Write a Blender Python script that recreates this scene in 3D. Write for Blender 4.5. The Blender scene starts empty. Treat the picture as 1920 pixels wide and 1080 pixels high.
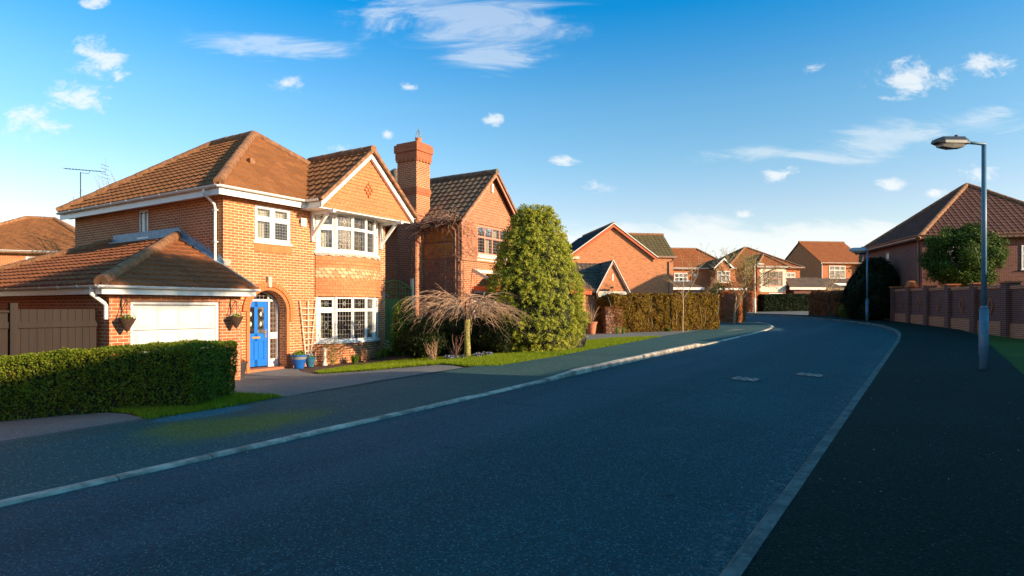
import bpy, bmesh, math, random
import numpy as np
from mathutils import Vector, Matrix, noise

S = bpy.context.scene
COL = S.collection
R = math.radians
random.seed(7)
rng = np.random.default_rng(7)

# ------------------------------------------------------------------ camera
F = 1130.0; YH = 576.0; EYE = 1.7          # focal length in 1920-px units, horizon row, eye height
cam_d = bpy.data.cameras.new('camera'); cam = bpy.data.objects.new('camera', cam_d); COL.objects.link(cam)
cam.location = (0, 0, EYE); cam.rotation_euler = (R(90), 0, 0)
cam_d.sensor_width = 36; cam_d.lens = F / 1920 * 36; cam_d.shift_y = (YH - 540) / 1920
cam_d.clip_start = .1; cam_d.clip_end = 3000
S.camera = cam
S.view_settings.view_transform = 'Standard'; S.view_settings.look = 'None'
S.view_settings.exposure = 1.0; S.view_settings.gamma = 1

# ------------------------------------------------------------------ sun and sky
SUN_EL = R(15.5); sunh = Vector((.899, -.438, 0)).normalized()
SUND = Vector((sunh.x * math.cos(SUN_EL), sunh.y * math.cos(SUN_EL), math.sin(SUN_EL)))
sd = bpy.data.lights.new('sun', 'SUN'); sun = bpy.data.objects.new('sun', sd); COL.objects.link(sun)
sd.energy = 4.4; sd.angle = R(.5); sd.color = (1, .76, .50)
sun.rotation_euler = (-SUND).to_track_quat('-Z', 'Y').to_euler()
sun.location = (60, -20, 40)

W = bpy.data.worlds.new('World'); S.world = W; W.use_nodes = True
def world():
    nt = W.node_tree; N = nt.nodes; L = nt.links
    N.clear()
    out = N.new('ShaderNodeOutputWorld'); bg = N.new('ShaderNodeBackground'); L.new(bg.outputs[0], out.inputs[0])
    sky = N.new('ShaderNodeTexSky'); sky.sky_type = 'NISHITA'; sky.sun_disc = False
    sky.sun_elevation = SUN_EL; sky.sun_rotation = math.atan2(sunh.x, sunh.y)
    sky.air_density = 1.0; sky.dust_density = .6; sky.ozone_density = 2.5
    tc = N.new('ShaderNodeTexCoord'); nrm = N.new('ShaderNodeVectorMath'); nrm.operation = 'NORMALIZE'
    L.new(tc.outputs['Generated'], nrm.inputs[0])
    sep = N.new('ShaderNodeSeparateXYZ'); L.new(nrm.outputs[0], sep.inputs[0])
    def math_(op, a, b=None, clamp=False):
        m = N.new('ShaderNodeMath'); m.operation = op; m.use_clamp = clamp
        for i, q in enumerate((a, b)):
            if q is None: continue
            if isinstance(q, (int, float)): m.inputs[i].default_value = q
            else: L.new(q, m.inputs[i])
        return m.outputs[0]
    # elevation graded tint: clear winter sky, pale at the horizon and deep above
    ramp = N.new('ShaderNodeValToRGB'); L.new(sep.outputs['Z'], ramp.inputs[0])
    e = ramp.color_ramp.elements
    stops = [(0.0, (1.35, 1.08, .98)), (.09, (1.28, 1.05, .95)), (.16, (1.10, 1.0, .95)), (.23, (.82, 1.0, .98)),
             (.315, (.58, .97, 1.04)), (.44, (.03, .80, 1.15)), (.62, (.16, .92, 1.12)), (1, (.55, 1.15, 1.05))]
    e[0].position = 0; e[0].color = (*stops[0][1], 1); e[1].position = 1; e[1].color = (*stops[-1][1], 1)
    for p, c in stops[1:-1]:
        q = e.new(p); q.color = (*c, 1)
    mul = N.new('ShaderNodeMix'); mul.data_type = 'RGBA'; mul.blend_type = 'MULTIPLY'; mul.inputs[0].default_value = 1
    L.new(sky.outputs[0], mul.inputs[6]); L.new(ramp.outputs[0], mul.inputs[7])
    # clouds: direction projected on a plane so shapes flatten towards the horizon
    ax = math_('DIVIDE', sep.outputs['X'], math_('MAXIMUM', sep.outputs['Y'], .02))
    az = math_('DIVIDE', sep.outputs['Z'], math_('MAXIMUM', sep.outputs['Y'], .02))
    comb = N.new('ShaderNodeCombineXYZ'); L.new(ax, comb.inputs[0]); L.new(az, comb.inputs[1])
    def noise_(scale, detail, rough, sx=1, sy=1, off=(0, 0, 0), dist=0):
        mp = N.new('ShaderNodeMapping'); mp.inputs['Scale'].default_value = (sx, sy, 1); mp.inputs['Location'].default_value = off
        L.new(comb.outputs[0], mp.inputs[0])
        n = N.new('ShaderNodeTexNoise'); n.inputs['Scale'].default_value = scale; n.inputs['Detail'].default_value = detail
        n.inputs['Roughness'].default_value = rough; n.inputs['Distortion'].default_value = dist
        L.new(mp.outputs[0], n.inputs[0]); return n.outputs['Fac']
    nf = noise_(19, 9, .68, 1, 1.7, (3, 1, 0), .35)
    big = noise_(7, 8, .62, 1, 2.6, (7, 4, 0), .3)
    def blob(x, y, rx, ry, rot=0):
        cx, cy = (x - 960) / F, (YH - y) / F
        mp = N.new('ShaderNodeMapping'); mp.vector_type = 'TEXTURE'
        mp.inputs['Location'].default_value = (cx, cy, 0); mp.inputs['Rotation'].default_value = (0, 0, R(rot))
        mp.inputs['Scale'].default_value = (rx / F, ry / F, 1); L.new(comb.outputs[0], mp.inputs[0])
        ln = N.new('ShaderNodeVectorMath'); ln.operation = 'LENGTH'; L.new(mp.outputs[0], ln.inputs[0])
        return math_('SUBTRACT', 1, ln.outputs['Value'])
    puffs = [(186, 110, 84, 50), (150, 182, 80, 44), (1710, 146, 110, 44, 6), (540, 157, 44, 22), (1455, 330, 52, 20, 12), (1115, 350, 44, 20),
             (1672, 346, 40, 17), (1750, 362, 42, 16), (637, 280, 46, 18), (922, 224, 26, 17), (1524, 126, 26, 12, 20), (1060, 300, 40, 12),
             (1395, 402, 30, 10), (762, 163, 24, 12), (725, 252, 18, 12), (60, 230, 80, 40), (1850, 120, 60, 30), (1840, 330, 60, 26), (1660, 183, 28, 9), (180, 5, 34, 14)]
    acc = None
    for p in puffs:
        b = blob(*p); acc = b if acc is None else math_('MAXIMUM', acc, b)
    acc0 = acc
    acc = math_('ADD', math_('MULTIPLY', acc, 1.25), math_('MULTIPLY', math_('SUBTRACT', nf, .5), 5.0))
    edge = N.new('ShaderNodeMapRange'); L.new(acc0, edge.inputs[0]); edge.inputs[1].default_value = -.25; edge.inputs[2].default_value = .15
    acc = math_('MULTIPLY', acc, edge.outputs[0])
    puff = N.new('ShaderNodeMapRange'); puff.interpolation_type = 'SMOOTHSTEP'; L.new(acc, puff.inputs[0])
    puff.inputs[1].default_value = .2; puff.inputs[2].default_value = 1.5
    # cirrus sheets
    st = noise_(3.2, 10, .66, 1, 4.2, (1, 8, 0), 1.6)
    ci = None
    for p in [(840, 15, 300, 110, -12), (960, 70, 190, 75, 10), (490, 84, 230, 34, -5), (1660, 262, 260, 50, 10), (1400, 285, 120, 22, 5), (1850, 230, 140, 40, 8)]:
        b = blob(*p); ci = b if ci is None else math_('MAXIMUM', ci, b)
    ci0 = ci; cs = N.new('ShaderNodeMapRange'); cs.interpolation_type = 'SMOOTHSTEP'; L.new(math_('ADD', ci, math_('MULTIPLY', math_('SUBTRACT', st, .58), 2.4)), cs.inputs[0]); cs.inputs[1].default_value = -.05; cs.inputs[2].default_value = .75
    ci = math_('MULTIPLY', cs.outputs[0], math_('MULTIPLY', math_('MAXIMUM', math_('SUBTRACT', st, .27), 0), 1.45))
    eg = N.new('ShaderNodeMapRange'); L.new(ci0, eg.inputs[0]); eg.inputs[1].default_value = -.1; eg.inputs[2].default_value = .35
    ci = math_('MULTIPLY', math_('MINIMUM', ci, .40), eg.outputs[0])
    # low bank
    band = N.new('ShaderNodeMapRange'); band.interpolation_type = 'SMOOTHSTEP'; L.new(az, band.inputs[0])
    band.inputs[1].default_value = .19; band.inputs[2].default_value = .09
    bank = math_('ADD', math_('MULTIPLY', band.outputs[0], .66), math_('SUBTRACT', big, .76))
    bk = N.new('ShaderNodeMapRange'); bk.interpolation_type = 'SMOOTHSTEP'; L.new(bank, bk.inputs[0])
    bk.inputs[1].default_value = 0; bk.inputs[2].default_value = .28
    cl = math_('MAXIMUM', math_('MULTIPLY', puff.outputs[0], .74), math_('MAXIMUM', ci, math_('MULTIPLY', bk.outputs[0], .68)))
    fwd = N.new('ShaderNodeMapRange'); L.new(sep.outputs['Y'], fwd.inputs[0]); fwd.inputs[1].default_value = .05; fwd.inputs[2].default_value = .3
    cl = math_('MULTIPLY', cl, fwd.outputs[0])
    mx = N.new('ShaderNodeMix'); mx.data_type = 'RGBA'
    L.new(cl, mx.inputs[0]); L.new(mul.outputs[2], mx.inputs[6]); mx.inputs[7].default_value = (4.3, 4.35, 4.3, 1)
    L.new(mx.outputs[2], bg.inputs[0]); bg.inputs[1].default_value = .12
world()

# ------------------------------------------------------------------ terrain and measuring helpers
RX, RY = .5715, .8206                         # road direction; (p across to the right, q along)
GRADE = .0189
def PQ(p, q): return (p * RY + q * RX, -p * RX + q * RY)
def pq(x, y): return (x * RY - y * RX, x * RX + y * RY)
def ss(t): t = max(0, min(1, t)); return t * t * (3 - 2 * t)
def H(x, y):
    p, q = pq(x, y)
    h = GRADE * max(-40, min(q, 110))
    h -= .33 * ss((-p - 9.3) / 5) * (1 - ss((q - 12) / 9))
    return h
def G(px, py, up=0.0):
    """point of the ground seen at a pixel of the photograph"""
    dx = (px - 960) / F; dz = (YH - py) / F; d = 10.
    for _ in range(60):
        h = H(dx * d, d) + up
        s_ = GRADE * (dx * RX + RY)
        d += (EYE + dz * d - h) / (s_ - dz) * .7
        d = max(1, min(d, 400))
    return Vector((dx * d, d, H(dx * d, d)))
AX, AY = .5266, .8501                         # direction of the street fronts
CX, CY = -7.667, 16.0                         # front left corner of the near house
HROT = math.atan2(AY, AX)
def Lc(t, s): return (CX + t * AX - s * AY, CY + t * AY + s * AX)

# ------------------------------------------------------------------ materials
def newmat(name):
    m = bpy.data.materials.new(name); m.use_nodes = True
    nt = m.node_tree; b = nt.nodes['Principled BSDF']
    return m, nt, b
def nd(nt, typ, **kw):
    n = nt.nodes.new(typ)
    for k, v in kw.items():
        if k.startswith('i_'): n.inputs[k[2:].replace('_', ' ')].default_value = v
        else: setattr(n, k, v)
    return n
def mix(nt, fac, a, b, blend='MIX'):
    m = nt.nodes.new('ShaderNodeMix'); m.data_type = 'RGBA'; m.blend_type = blend; m.clamp_factor = True
    for i, q in ((0, fac), (6, a), (7, b)):
        if isinstance(q, (int, float)): m.inputs[i].default_value = q
        elif isinstance(q, tuple): m.inputs[i].default_value = (*q[:3], 1)
        else: nt.links.new(q, m.inputs[i])
    return m.outputs[2]
def rng_(nt, src, a, b, c=0, d=1, smooth=True):
    m = nt.nodes.new('ShaderNodeMapRange'); nt.links.new(src, m.inputs[0])
    if smooth: m.interpolation_type = 'SMOOTHSTEP'
    for i, q in zip((1, 2, 3, 4), (a, b, c, d)): m.inputs[i].default_value = q
    return m.outputs[0]
def coords(nt, kind='Object', scale=(1, 1, 1), loc=(0, 0, 0)):
    tc = nt.nodes.new('ShaderNodeTexCoord'); mp = nt.nodes.new('ShaderNodeMapping')
    nt.links.new(tc.outputs[kind], mp.inputs[0]); mp.inputs['Scale'].default_value = scale; mp.inputs['Location'].default_value = loc
    return mp.outputs[0]
def noi(nt, co, scale, detail=4, rough=.6, dist=0, out='Fac'):
    n = nt.nodes.new('ShaderNodeTexNoise'); nt.links.new(co, n.inputs[0])
    n.inputs['Scale'].default_value = scale; n.inputs['Detail'].default_value = detail
    n.inputs['Roughness'].default_value = rough; n.inputs['Distortion'].default_value = dist
    return n.outputs[out]
def bump(nt, b, h, strength=.4, dist=.01):
    n = nt.nodes.new('ShaderNodeBump'); nt.links.new(h, n.inputs['Height'])
    n.inputs['Strength'].default_value = strength; n.inputs['Distance'].default_value = dist
    nt.links.new(n.outputs[0], b.inputs['Normal'])
def plain(name, c, rough=.6, var=.12, scale=6, metal=0, bmp=.0, spec=.5):
    m, nt, b = newmat(name); co = coords(nt)
    n = noi(nt, co, scale, 5)
    dark = tuple(q * (1 - var) for q in c); lite = tuple(min(1, q * (1 + var)) for q in c)
    nt.links.new(mix(nt, rng_(nt, n, .3, .7), dark, lite), b.inputs['Base Color'])
    b.inputs['Roughness'].default_value = rough; b.inputs['Metallic'].default_value = metal
    b.inputs['Specular IOR Level'].default_value = spec
    if bmp: bump(nt, b, noi(nt, co, scale * 12, 3), bmp, .01)
    return m
def brick(name, c1, c2, mortar, bw=.225, rh=.075, ms=.012, dark=.55, rough=.85, blotch=.5, smear=.5, bias=0, sms=(5, 16)):
    m, nt, b = newmat(name); uv = coords(nt, 'UV')
    br = nd(nt, 'ShaderNodeTexBrick', offset=.5); nt.links.new(uv, br.inputs[0])
    br.inputs['Scale'].default_value = 1; br.inputs['Brick Width'].default_value = bw; br.inputs['Row Height'].default_value = rh
    br.inputs['Mortar Size'].default_value = ms / 2; br.inputs['Mortar Smooth'].default_value = .2; br.inputs['Bias'].default_value = bias
    br.inputs['Color1'].default_value = (*c1, 1); br.inputs['Color2'].default_value = (*c2, 1); br.inputs['Mortar'].default_value = (*mortar, 1)
    # smears on the brick faces, and broad weathering
    sm = noi(nt, coords(nt, 'UV', (sms[0], sms[1], 1)), 1.6, 3, .6)
    wv = noi(nt, coords(nt, 'UV', (1, 1, 1)), .9, 5, .65)
    inv = nd(nt, 'ShaderNodeMath', operation='SUBTRACT'); inv.inputs[0].default_value = 1; nt.links.new(br.outputs['Fac'], inv.inputs[1])
    k = nd(nt, 'ShaderNodeMath', operation='MULTIPLY'); nt.links.new(inv.outputs[0], k.inputs[0]); nt.links.new(rng_(nt, sm, .5, .68, 0, smear), k.inputs[1])
    c = mix(nt, k.outputs[0], br.outputs['Color'], tuple(q * dark for q in c2))
    c = mix(nt, rng_(nt, wv, .35, .75, 0, blotch), c, tuple(q * .7 for q in c1), 'MIX')
    nt.links.new(c, b.inputs['Base Color']); b.inputs['Roughness'].default_value = rough
    b.inputs['Specular IOR Level'].default_value = .25
    hh = nd(nt, 'ShaderNodeMath', operation='ADD'); nt.links.new(inv.outputs[0], hh.inputs[0])
    f = noi(nt, coords(nt, 'UV'), 90, 3); g2 = nd(nt, 'ShaderNodeMath', operation='MULTIPLY'); nt.links.new(f, g2.inputs[0]); g2.inputs[1].default_value = .35
    nt.links.new(g2.outputs[0], hh.inputs[1]); bump(nt, b, hh.outputs[0], .6, .006)
    return m
def tiles(name, c1, c2, moss=(.10, .11, .02), mossy=.25, bw=.3, rh=.32, joint=.008, rough=.8):
    m, nt, b = newmat(name); uv = coords(nt, 'UV')
    br = nd(nt, 'ShaderNodeTexBrick', offset=0); nt.links.new(uv, br.inputs[0])
    br.inputs['Scale'].default_value = 1; br.inputs['Brick Width'].default_value = bw; br.inputs['Row Height'].default_value = rh
    br.inputs['Mortar Size'].default_value = joint / 2; br.inputs['Color1'].default_value = (*c1, 1); br.inputs['Color2'].default_value = (*c2, 1)
    br.inputs['Mortar'].default_value = (*[q * .35 for q in c2], 1)
    wv = noi(nt, uv, 1.3, 6, .7); gr = noi(nt, uv, 25, 3)
    c = mix(nt, rng_(nt, wv, .4, .7, 0, .45), br.outputs['Color'], tuple(q * .6 for q in c1))
    c = mix(nt, rng_(nt, gr, .62, .72, 0, .5), c, tuple(min(1, q * 1.7) for q in c1))
    c = mix(nt, rng_(nt, noi(nt, uv, 3.1, 5, .7), .64, .75, 0, mossy), c, moss)
    nt.links.new(c, b.inputs['Base Color']); b.inputs['Roughness'].default_value = rough; b.inputs['Specular IOR Level'].default_value = .3
    bump(nt, b, noi(nt, uv, 60, 3), .35, .006)
    return m
def leafmat(name, c1, c2, c3=None, rough=.55, trans=.25):
    m, nt, b = newmat(name)
    at = nd(nt, 'ShaderNodeAttribute', attribute_name='tint')
    c = mix(nt, at.outputs['Fac'], c1, c2)
    if c3: c = mix(nt, rng_(nt, at.outputs['Fac'], .86, .97), c, c3)
    b.inputs['Roughness'].default_value = rough; b.inputs['Specular IOR Level'].default_value = .18
    nt.links.new(c, b.inputs['Base Color'])
    tr = nd(nt, 'ShaderNodeBsdfTranslucent'); nt.links.new(c, tr.inputs[0])
    ms = nd(nt, 'ShaderNodeMixShader'); ms.inputs[0].default_value = trans
    nt.links.new(b.outputs[0], ms.inputs[1]); nt.links.new(tr.outputs[0], ms.inputs[2])
    nt.links.new(ms.outputs[0], nt.nodes['Material Output'].inputs[0])
    return m

M = {}
M['brick'] = brick('brick_orange', (.57, .195, .064), (.44, .12, .040), (.80, .56, .36), ms=.017, dark=.30, smear=.8)
M['brick2'] = brick('brick_red', (.40, .11, .042), (.50, .155, .06), (.66, .46, .30), ms=.016, blotch=.35, smear=.7, dark=.3)
M['brick3'] = brick('brick_light', (.62, .22, .085), (.52, .165, .06), (.62, .40, .24), ms=.016, blotch=.2, smear=.9, dark=.4, sms=(2.2, 7))
M['brick_dark'] = brick('brick_purple', (.17, .062, .045), (.12, .042, .034), (.28, .17, .13), ms=.018, blotch=.3, smear=.7)
M['brick_far'] = brick('brick_far', (.52, .16, .055), (.42, .12, .042), (.6, .32, .16), ms=.016, blotch=.25, smear=.8, sms=(1.6, 5))
M['rubbed'] = brick('rubbed_brick', (.64, .20, .065), (.54, .155, .052), (.55, .25, .12), bw=.075, rh=.225, ms=.008, blotch=.1, smear=.1)
M['chim_brick'] = brick('chimney_brick', (.40, .13, .06), (.33, .10, .045), (.4, .16, .09), blotch=.2, smear=.2)
M['tile1'] = tiles('brown_tiles', (.32, .132, .045), (.24, .094, .032), mossy=.25)
M['tile_g'] = tiles('dark_brown_tiles', (.30, .105, .04), (.23, .08, .03), mossy=.3)
M['tile2'] = tiles('grey_brown_tiles', (.19, .125, .075), (.13, .085, .055), mossy=.5)
M['tile_slate_blue'] = tiles('slate_blue_tiles', (.035, .045, .06), (.028, .036, .05), mossy=.05)
M['tile_olive'] = tiles('weathered_tiles', (.15, .115, .05), (.12, .09, .04), mossy=.5)
M['tile_dark'] = tiles('dark_tiles', (.15, .105, .08), (.11, .078, .06), mossy=.2)
M['tile_far'] = tiles('red_brown_tiles', (.34, .11, .032), (.27, .085, .026), mossy=.12)
M['tile_right'] = tiles('plum_tiles', (.14, .06, .04), (.11, .046, .033), mossy=.1)
M['ridge'] = plain('ridge_tile', (.25, .115, .05), .85, .35, 7, bmp=.4)
M['ridge_grey'] = plain('ridge_tile_grey', (.13, .10, .075), .85, .35, 7, bmp=.4)
M['hung'] = tiles('hung_tiles', (.72, .245, .10), (.60, .19, .075), mossy=0, bw=.165, rh=.1, joint=.007)
M['scallop'] = tiles('scalloped_tiles', (.85, .50, .28), (.55, .19, .075), mossy=0, bw=.165, rh=.112, joint=.01)
M['hung2'] = tiles('hung_tiles_old', (.52, .22, .12), (.43, .17, .09), mossy=0, bw=.165, rh=.1, joint=.007)
M['hung_o'] = tiles('hung_tiles_orange', (.75, .27, .06), (.62, .21, .05), mossy=0, bw=.165, rh=.1, joint=.009)
M['upvc'] = plain('white_upvc', (.80, .78, .74), .32, .04, 2)
M['cream'] = plain('cream_paint', (.72, .66, .55), .5, .05, 3)
M['render'] = plain('cream_render', (.72, .64, .50), .8, .05, 3)
M['garage_door'] = plain('garage_door_white', (.58, .57, .53), .38, .04, 2)
M['blue'] = plain('blue_door_paint', (.012, .16, .62), .3, .05, 3)
M['redfascia'] = plain('red_paint', (.50, .09, .025), .45, .1, 3)
M['pinkwood'] = plain('pink_timber', (.50, .22, .15), .6, .1, 4)
M['lead'] = plain('lead_flashing', (.26, .38, .46), .5, .2, 8)
M['mortar'] = plain('mortar_fillet', (.42, .36, .28), .9, .3, 14, bmp=.4)
M['came'] = plain('lead_came', (.24, .23, .21), .4, .1, 5)
M['brass'] = plain('brass', (.62, .40, .14), .35, .1, 5, metal=.7)
M['steel'] = plain('galvanised_steel', (.30, .36, .40), .45, .15, 6, metal=.5)
M['darksteel'] = plain('dark_metal', (.05, .055, .06), .4, .1, 6, metal=.3)
M['black'] = plain('black_metal', (.02, .02, .02), .45, .1, 5)
M['brownpipe'] = plain('brown_pipe', (.30, .15, .09), .5, .1, 4)
M['terracotta'] = plain('terracotta', (.48, .17, .075), .75, .15, 10)
M['bluepot'] = plain('blue_glaze', (.015, .11, .42), .15, .12, 5)
M['tealpot'] = plain('teal_glaze', (.04, .15, .24), .2, .15, 5)
M['darkpot'] = plain('dark_pot', (.045, .045, .05), .4, .1, 5)
M['wicker'] = plain('dark_wicker', (.07, .035, .02), .8, .4, 30, bmp=1)
M['soil'] = plain('soil', (.085, .04, .022), .95, .55, 22, bmp=1)
M['stone'] = plain('stone', (.50, .44, .35), .85, .2, 10, bmp=.3)
M['bark'] = plain('grey_bark', (.20, .14, .10), .9, .4, 14, bmp=.6)
M['bark_green'] = plain('mossy_bark', (.26, .235, .055), .9, .65, 16, bmp=.6)
M['twig'] = plain('twig_bark', (.48, .29, .17), .8, .35, 9)
M['twig_far'] = plain('far_twig', (.44, .30, .16), .8, .35, 9)
M['vine'] = plain('vine_stem', (.30, .17, .12), .85, .4, 9)
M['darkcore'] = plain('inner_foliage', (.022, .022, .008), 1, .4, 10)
M['room'] = plain('room_wall', (.25, .21, .17), .9, .1, 2)
M['curtain'] = plain('curtain', (.75, .70, .58), .85, .06, 3)
M['drape'] = plain('gold_drape', (.12, .07, .02), .85, .2, 3)
M['rubber'] = plain('asphalt_seal', (.02, .022, .025), .7, .2, 10)

def fencemat(name, c, bw=.1):
    m, nt, b = newmat(name); co = coords(nt, 'UV')
    st = noi(nt, coords(nt, 'UV', (1 / bw * .9, .5, 1)), 1, 3)
    gr = noi(nt, coords(nt, 'UV', (60, 2, 1)), 1, 4)
    c_ = mix(nt, rng_(nt, st, .3, .7), tuple(q * .7 for q in c), tuple(q * 1.25 for q in c))
    c_ = mix(nt, rng_(nt, gr, .4, .7, 0, .4), c_, tuple(q * .6 for q in c))
    nt.links.new(c_, b.inputs['Base Color']); b.inputs['Roughness'].default_value = .8
    bump(nt, b, gr, .3, .005); return m
M['fence_brown'] = fencemat('brown_boards', (.020, .009, .004))
M['gate_green'] = fencemat('green_stained_boards', (.10, .15, .03))
M['trellis'] = fencemat('pale_trellis_wood', (.62, .52, .40))
def glassmat(see):
    m, nt, b = newmat('window_glass' if see else 'reflective_glass')
    if not see:
        co = coords(nt, 'UV')
        n = noi(nt, co, 2.2, 3)
        nt.links.new(mix(nt, rng_(nt, n, .42, .6), (.02, .022, .025), (.20, .18, .15)), b.inputs['Base Color'])
        b.inputs['Roughness'].default_value = .04; b.inputs['Specular IOR Level'].default_value = .9
        return m
    g = nd(nt, 'ShaderNodeBsdfGlossy'); g.inputs['Roughness'].default_value = .02; g.inputs[0].default_value = (.95, .95, .95, 1)
    t = nd(nt, 'ShaderNodeBsdfTransparent'); t.inputs[0].default_value = (.82, .84, .84, 1)
    f = nd(nt, 'ShaderNodeFresnel'); f.inputs[0].default_value = 1.75
    bp = nd(nt, 'ShaderNodeBump'); bp.inputs['Strength'].default_value = .12; bp.inputs['Distance'].default_value = .02
    nt.links.new(noi(nt, coords(nt, 'UV'), 7, 2), bp.inputs['Height']); nt.links.new(bp.outputs[0], g.inputs['Normal'])
    ms = nd(nt, 'ShaderNodeMixShader'); nt.links.new(f.outputs[0], ms.inputs[0]); nt.links.new(t.outputs[0], ms.inputs[1]); nt.links.new(g.outputs[0], ms.inputs[2])
    nt.links.new(ms.outputs[0], nt.nodes['Material Output'].inputs[0]); return m
M['glass'] = glassmat(True); M['glass_far'] = glassmat(False)
M['leaf_hedge'] = leafmat('hedge_leaf', (.075, .115, .008), (.25, .29, .02), (.48, .36, .03))
M['leaf_conifer'] = leafmat('conifer_spray', (.10, .15, .012), (.46, .46, .045), (.85, .70, .14))
M['leaf_dark'] = leafmat('dark_leaf', (.016, .028, .006), (.04, .06, .012), (.07, .09, .02))
M['leaf_yew'] = leafmat('yew_leaf', (.012, .022, .008), (.028, .045, .014))
M['leaf_laurel'] = leafmat('laurel_leaf', (.06, .11, .012), (.17, .25, .02), (.3, .36, .06))
M['leaf_tree'] = leafmat('tree_leaf', (.025, .06, .008), (.085, .14, .012), (.2, .26, .05))
M['leaf_mixed'] = leafmat('mixed_hedge_leaf', (.15, .065, .014), (.36, .22, .02), (.55, .42, .035))
M['leaf_beech'] = leafmat('beech_leaf', (.46, .14, .045), (.70, .27, .09), (.25, .16, .04))
M['leaf_beech_dark'] = leafmat('beech_leaf_dull', (.23, .09, .035), (.38, .16, .06), (.12, .1, .03))
M['leaf_spring'] = leafmat('spring_bud', (.22, .20, .02), (.34, .30, .04))
M['leaf_plant'] = leafmat('strap_leaf', (.08, .16, .015), (.20, .30, .04))
M['petal'] = leafmat('pansy_petal', (.10, .13, .42), (.75, .75, .80), (.7, .5, .1))
M['petal_w'] = leafmat('pale_petal', (.75, .6, .2), (.85, .85, .75))
M['grass'] = leafmat('grass_blade', (.12, .20, .006), (.32, .40, .015), (.34, .34, .04), trans=.35)

def groundmat(name, c1, c2, speck=.0, speckc=(.3, .33, .35), sc=30, rough=.85, patch=None, extra=None, bmp=.5, spec=.2, grain=0):
    m, nt, b = newmat(name)
    co = coords(nt, 'Object')
    big = noi(nt, co, .35, 6, .6, .5); mid = noi(nt, co, 3, 5, .7); fine = noi(nt, co, sc * 1.6, 4, .85)
    c = mix(nt, rng_(nt, big, .35, .68), c1, c2)
    c = mix(nt, rng_(nt, mid, .4, .7, 0, .3), c, tuple(q * .6 for q in c1))
    c = mix(nt, rng_(nt, fine, .35, .6, 0, .75), c, tuple(q * .3 for q in c1))
    if extra: c = extra(nt, co, c)
    if grain:
        gn = noi(nt, co, 38, 5, .9)
        c = mix(nt, rng_(nt, gn, .51, .64, 0, .6), c, tuple(q * 2.0 + .012 for q in c2)); c = mix(nt, rng_(nt, gn, .49, .38, 0, .7), c, tuple(q * .3 for q in c1))
    vo = nd(nt, 'ShaderNodeTexVoronoi'); nt.links.new(co, vo.inputs[0]); vo.inputs['Scale'].default_value = sc * 1.6
    wn = nd(nt, 'ShaderNodeTexWhiteNoise'); nt.links.new(vo.outputs['Color'], wn.inputs[0])
    k = nd(nt, 'ShaderNodeMath', operation='MULTIPLY'); nt.links.new(rng_(nt, wn.outputs[0], 1 - speck, 1 - speck * .8), k.inputs[0])
    nt.links.new(rng_(nt, vo.outputs['Distance'], .38, .2), k.inputs[1])
    c = mix(nt, k.outputs[0], c, speckc)
    nt.links.new(c, b.inputs['Base Color']); b.inputs['Roughness'].default_value = rough; b.inputs['Specular IOR Level'].default_value = spec
    bump(nt, b, fine, bmp, .01)
    return m
def spot(nt, co, x, y, rx, ry, rot, soft=.5, wob=.5):
    mp = nd(nt, 'ShaderNodeMapping', vector_type='TEXTURE'); nt.links.new(co, mp.inputs[0])
    mp.inputs['Location'].default_value = (x, y, 0); mp.inputs['Rotation'].default_value = (0, 0, rot); mp.inputs['Scale'].default_value = (rx, ry, 1000)
    ln = nd(nt, 'ShaderNodeVectorMath', operation='LENGTH'); nt.links.new(mp.outputs[0], ln.inputs[0])
    a = nd(nt, 'ShaderNodeMath', operation='ADD'); nt.links.new(ln.outputs['Value'], a.inputs[0])
    w = nd(nt, 'ShaderNodeMath', operation='MULTIPLY_ADD'); nt.links.new(noi(nt, co, 2.5, 6, .7), w.inputs[0]); w.inputs[1].default_value = wob; w.inputs[2].default_value = -wob / 2
    nt.links.new(w.outputs[0], a.inputs[1])
    return rng_(nt, a.outputs[0], 1, 1 - soft)
RANG = math.atan2(RY, RX)
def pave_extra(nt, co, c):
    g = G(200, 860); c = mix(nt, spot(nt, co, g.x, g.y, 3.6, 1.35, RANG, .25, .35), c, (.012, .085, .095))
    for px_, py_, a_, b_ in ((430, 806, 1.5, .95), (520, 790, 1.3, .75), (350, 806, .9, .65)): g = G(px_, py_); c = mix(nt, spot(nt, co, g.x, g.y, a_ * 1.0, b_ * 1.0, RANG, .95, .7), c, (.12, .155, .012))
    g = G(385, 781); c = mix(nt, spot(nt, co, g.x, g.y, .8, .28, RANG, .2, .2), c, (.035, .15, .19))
    return c
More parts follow.
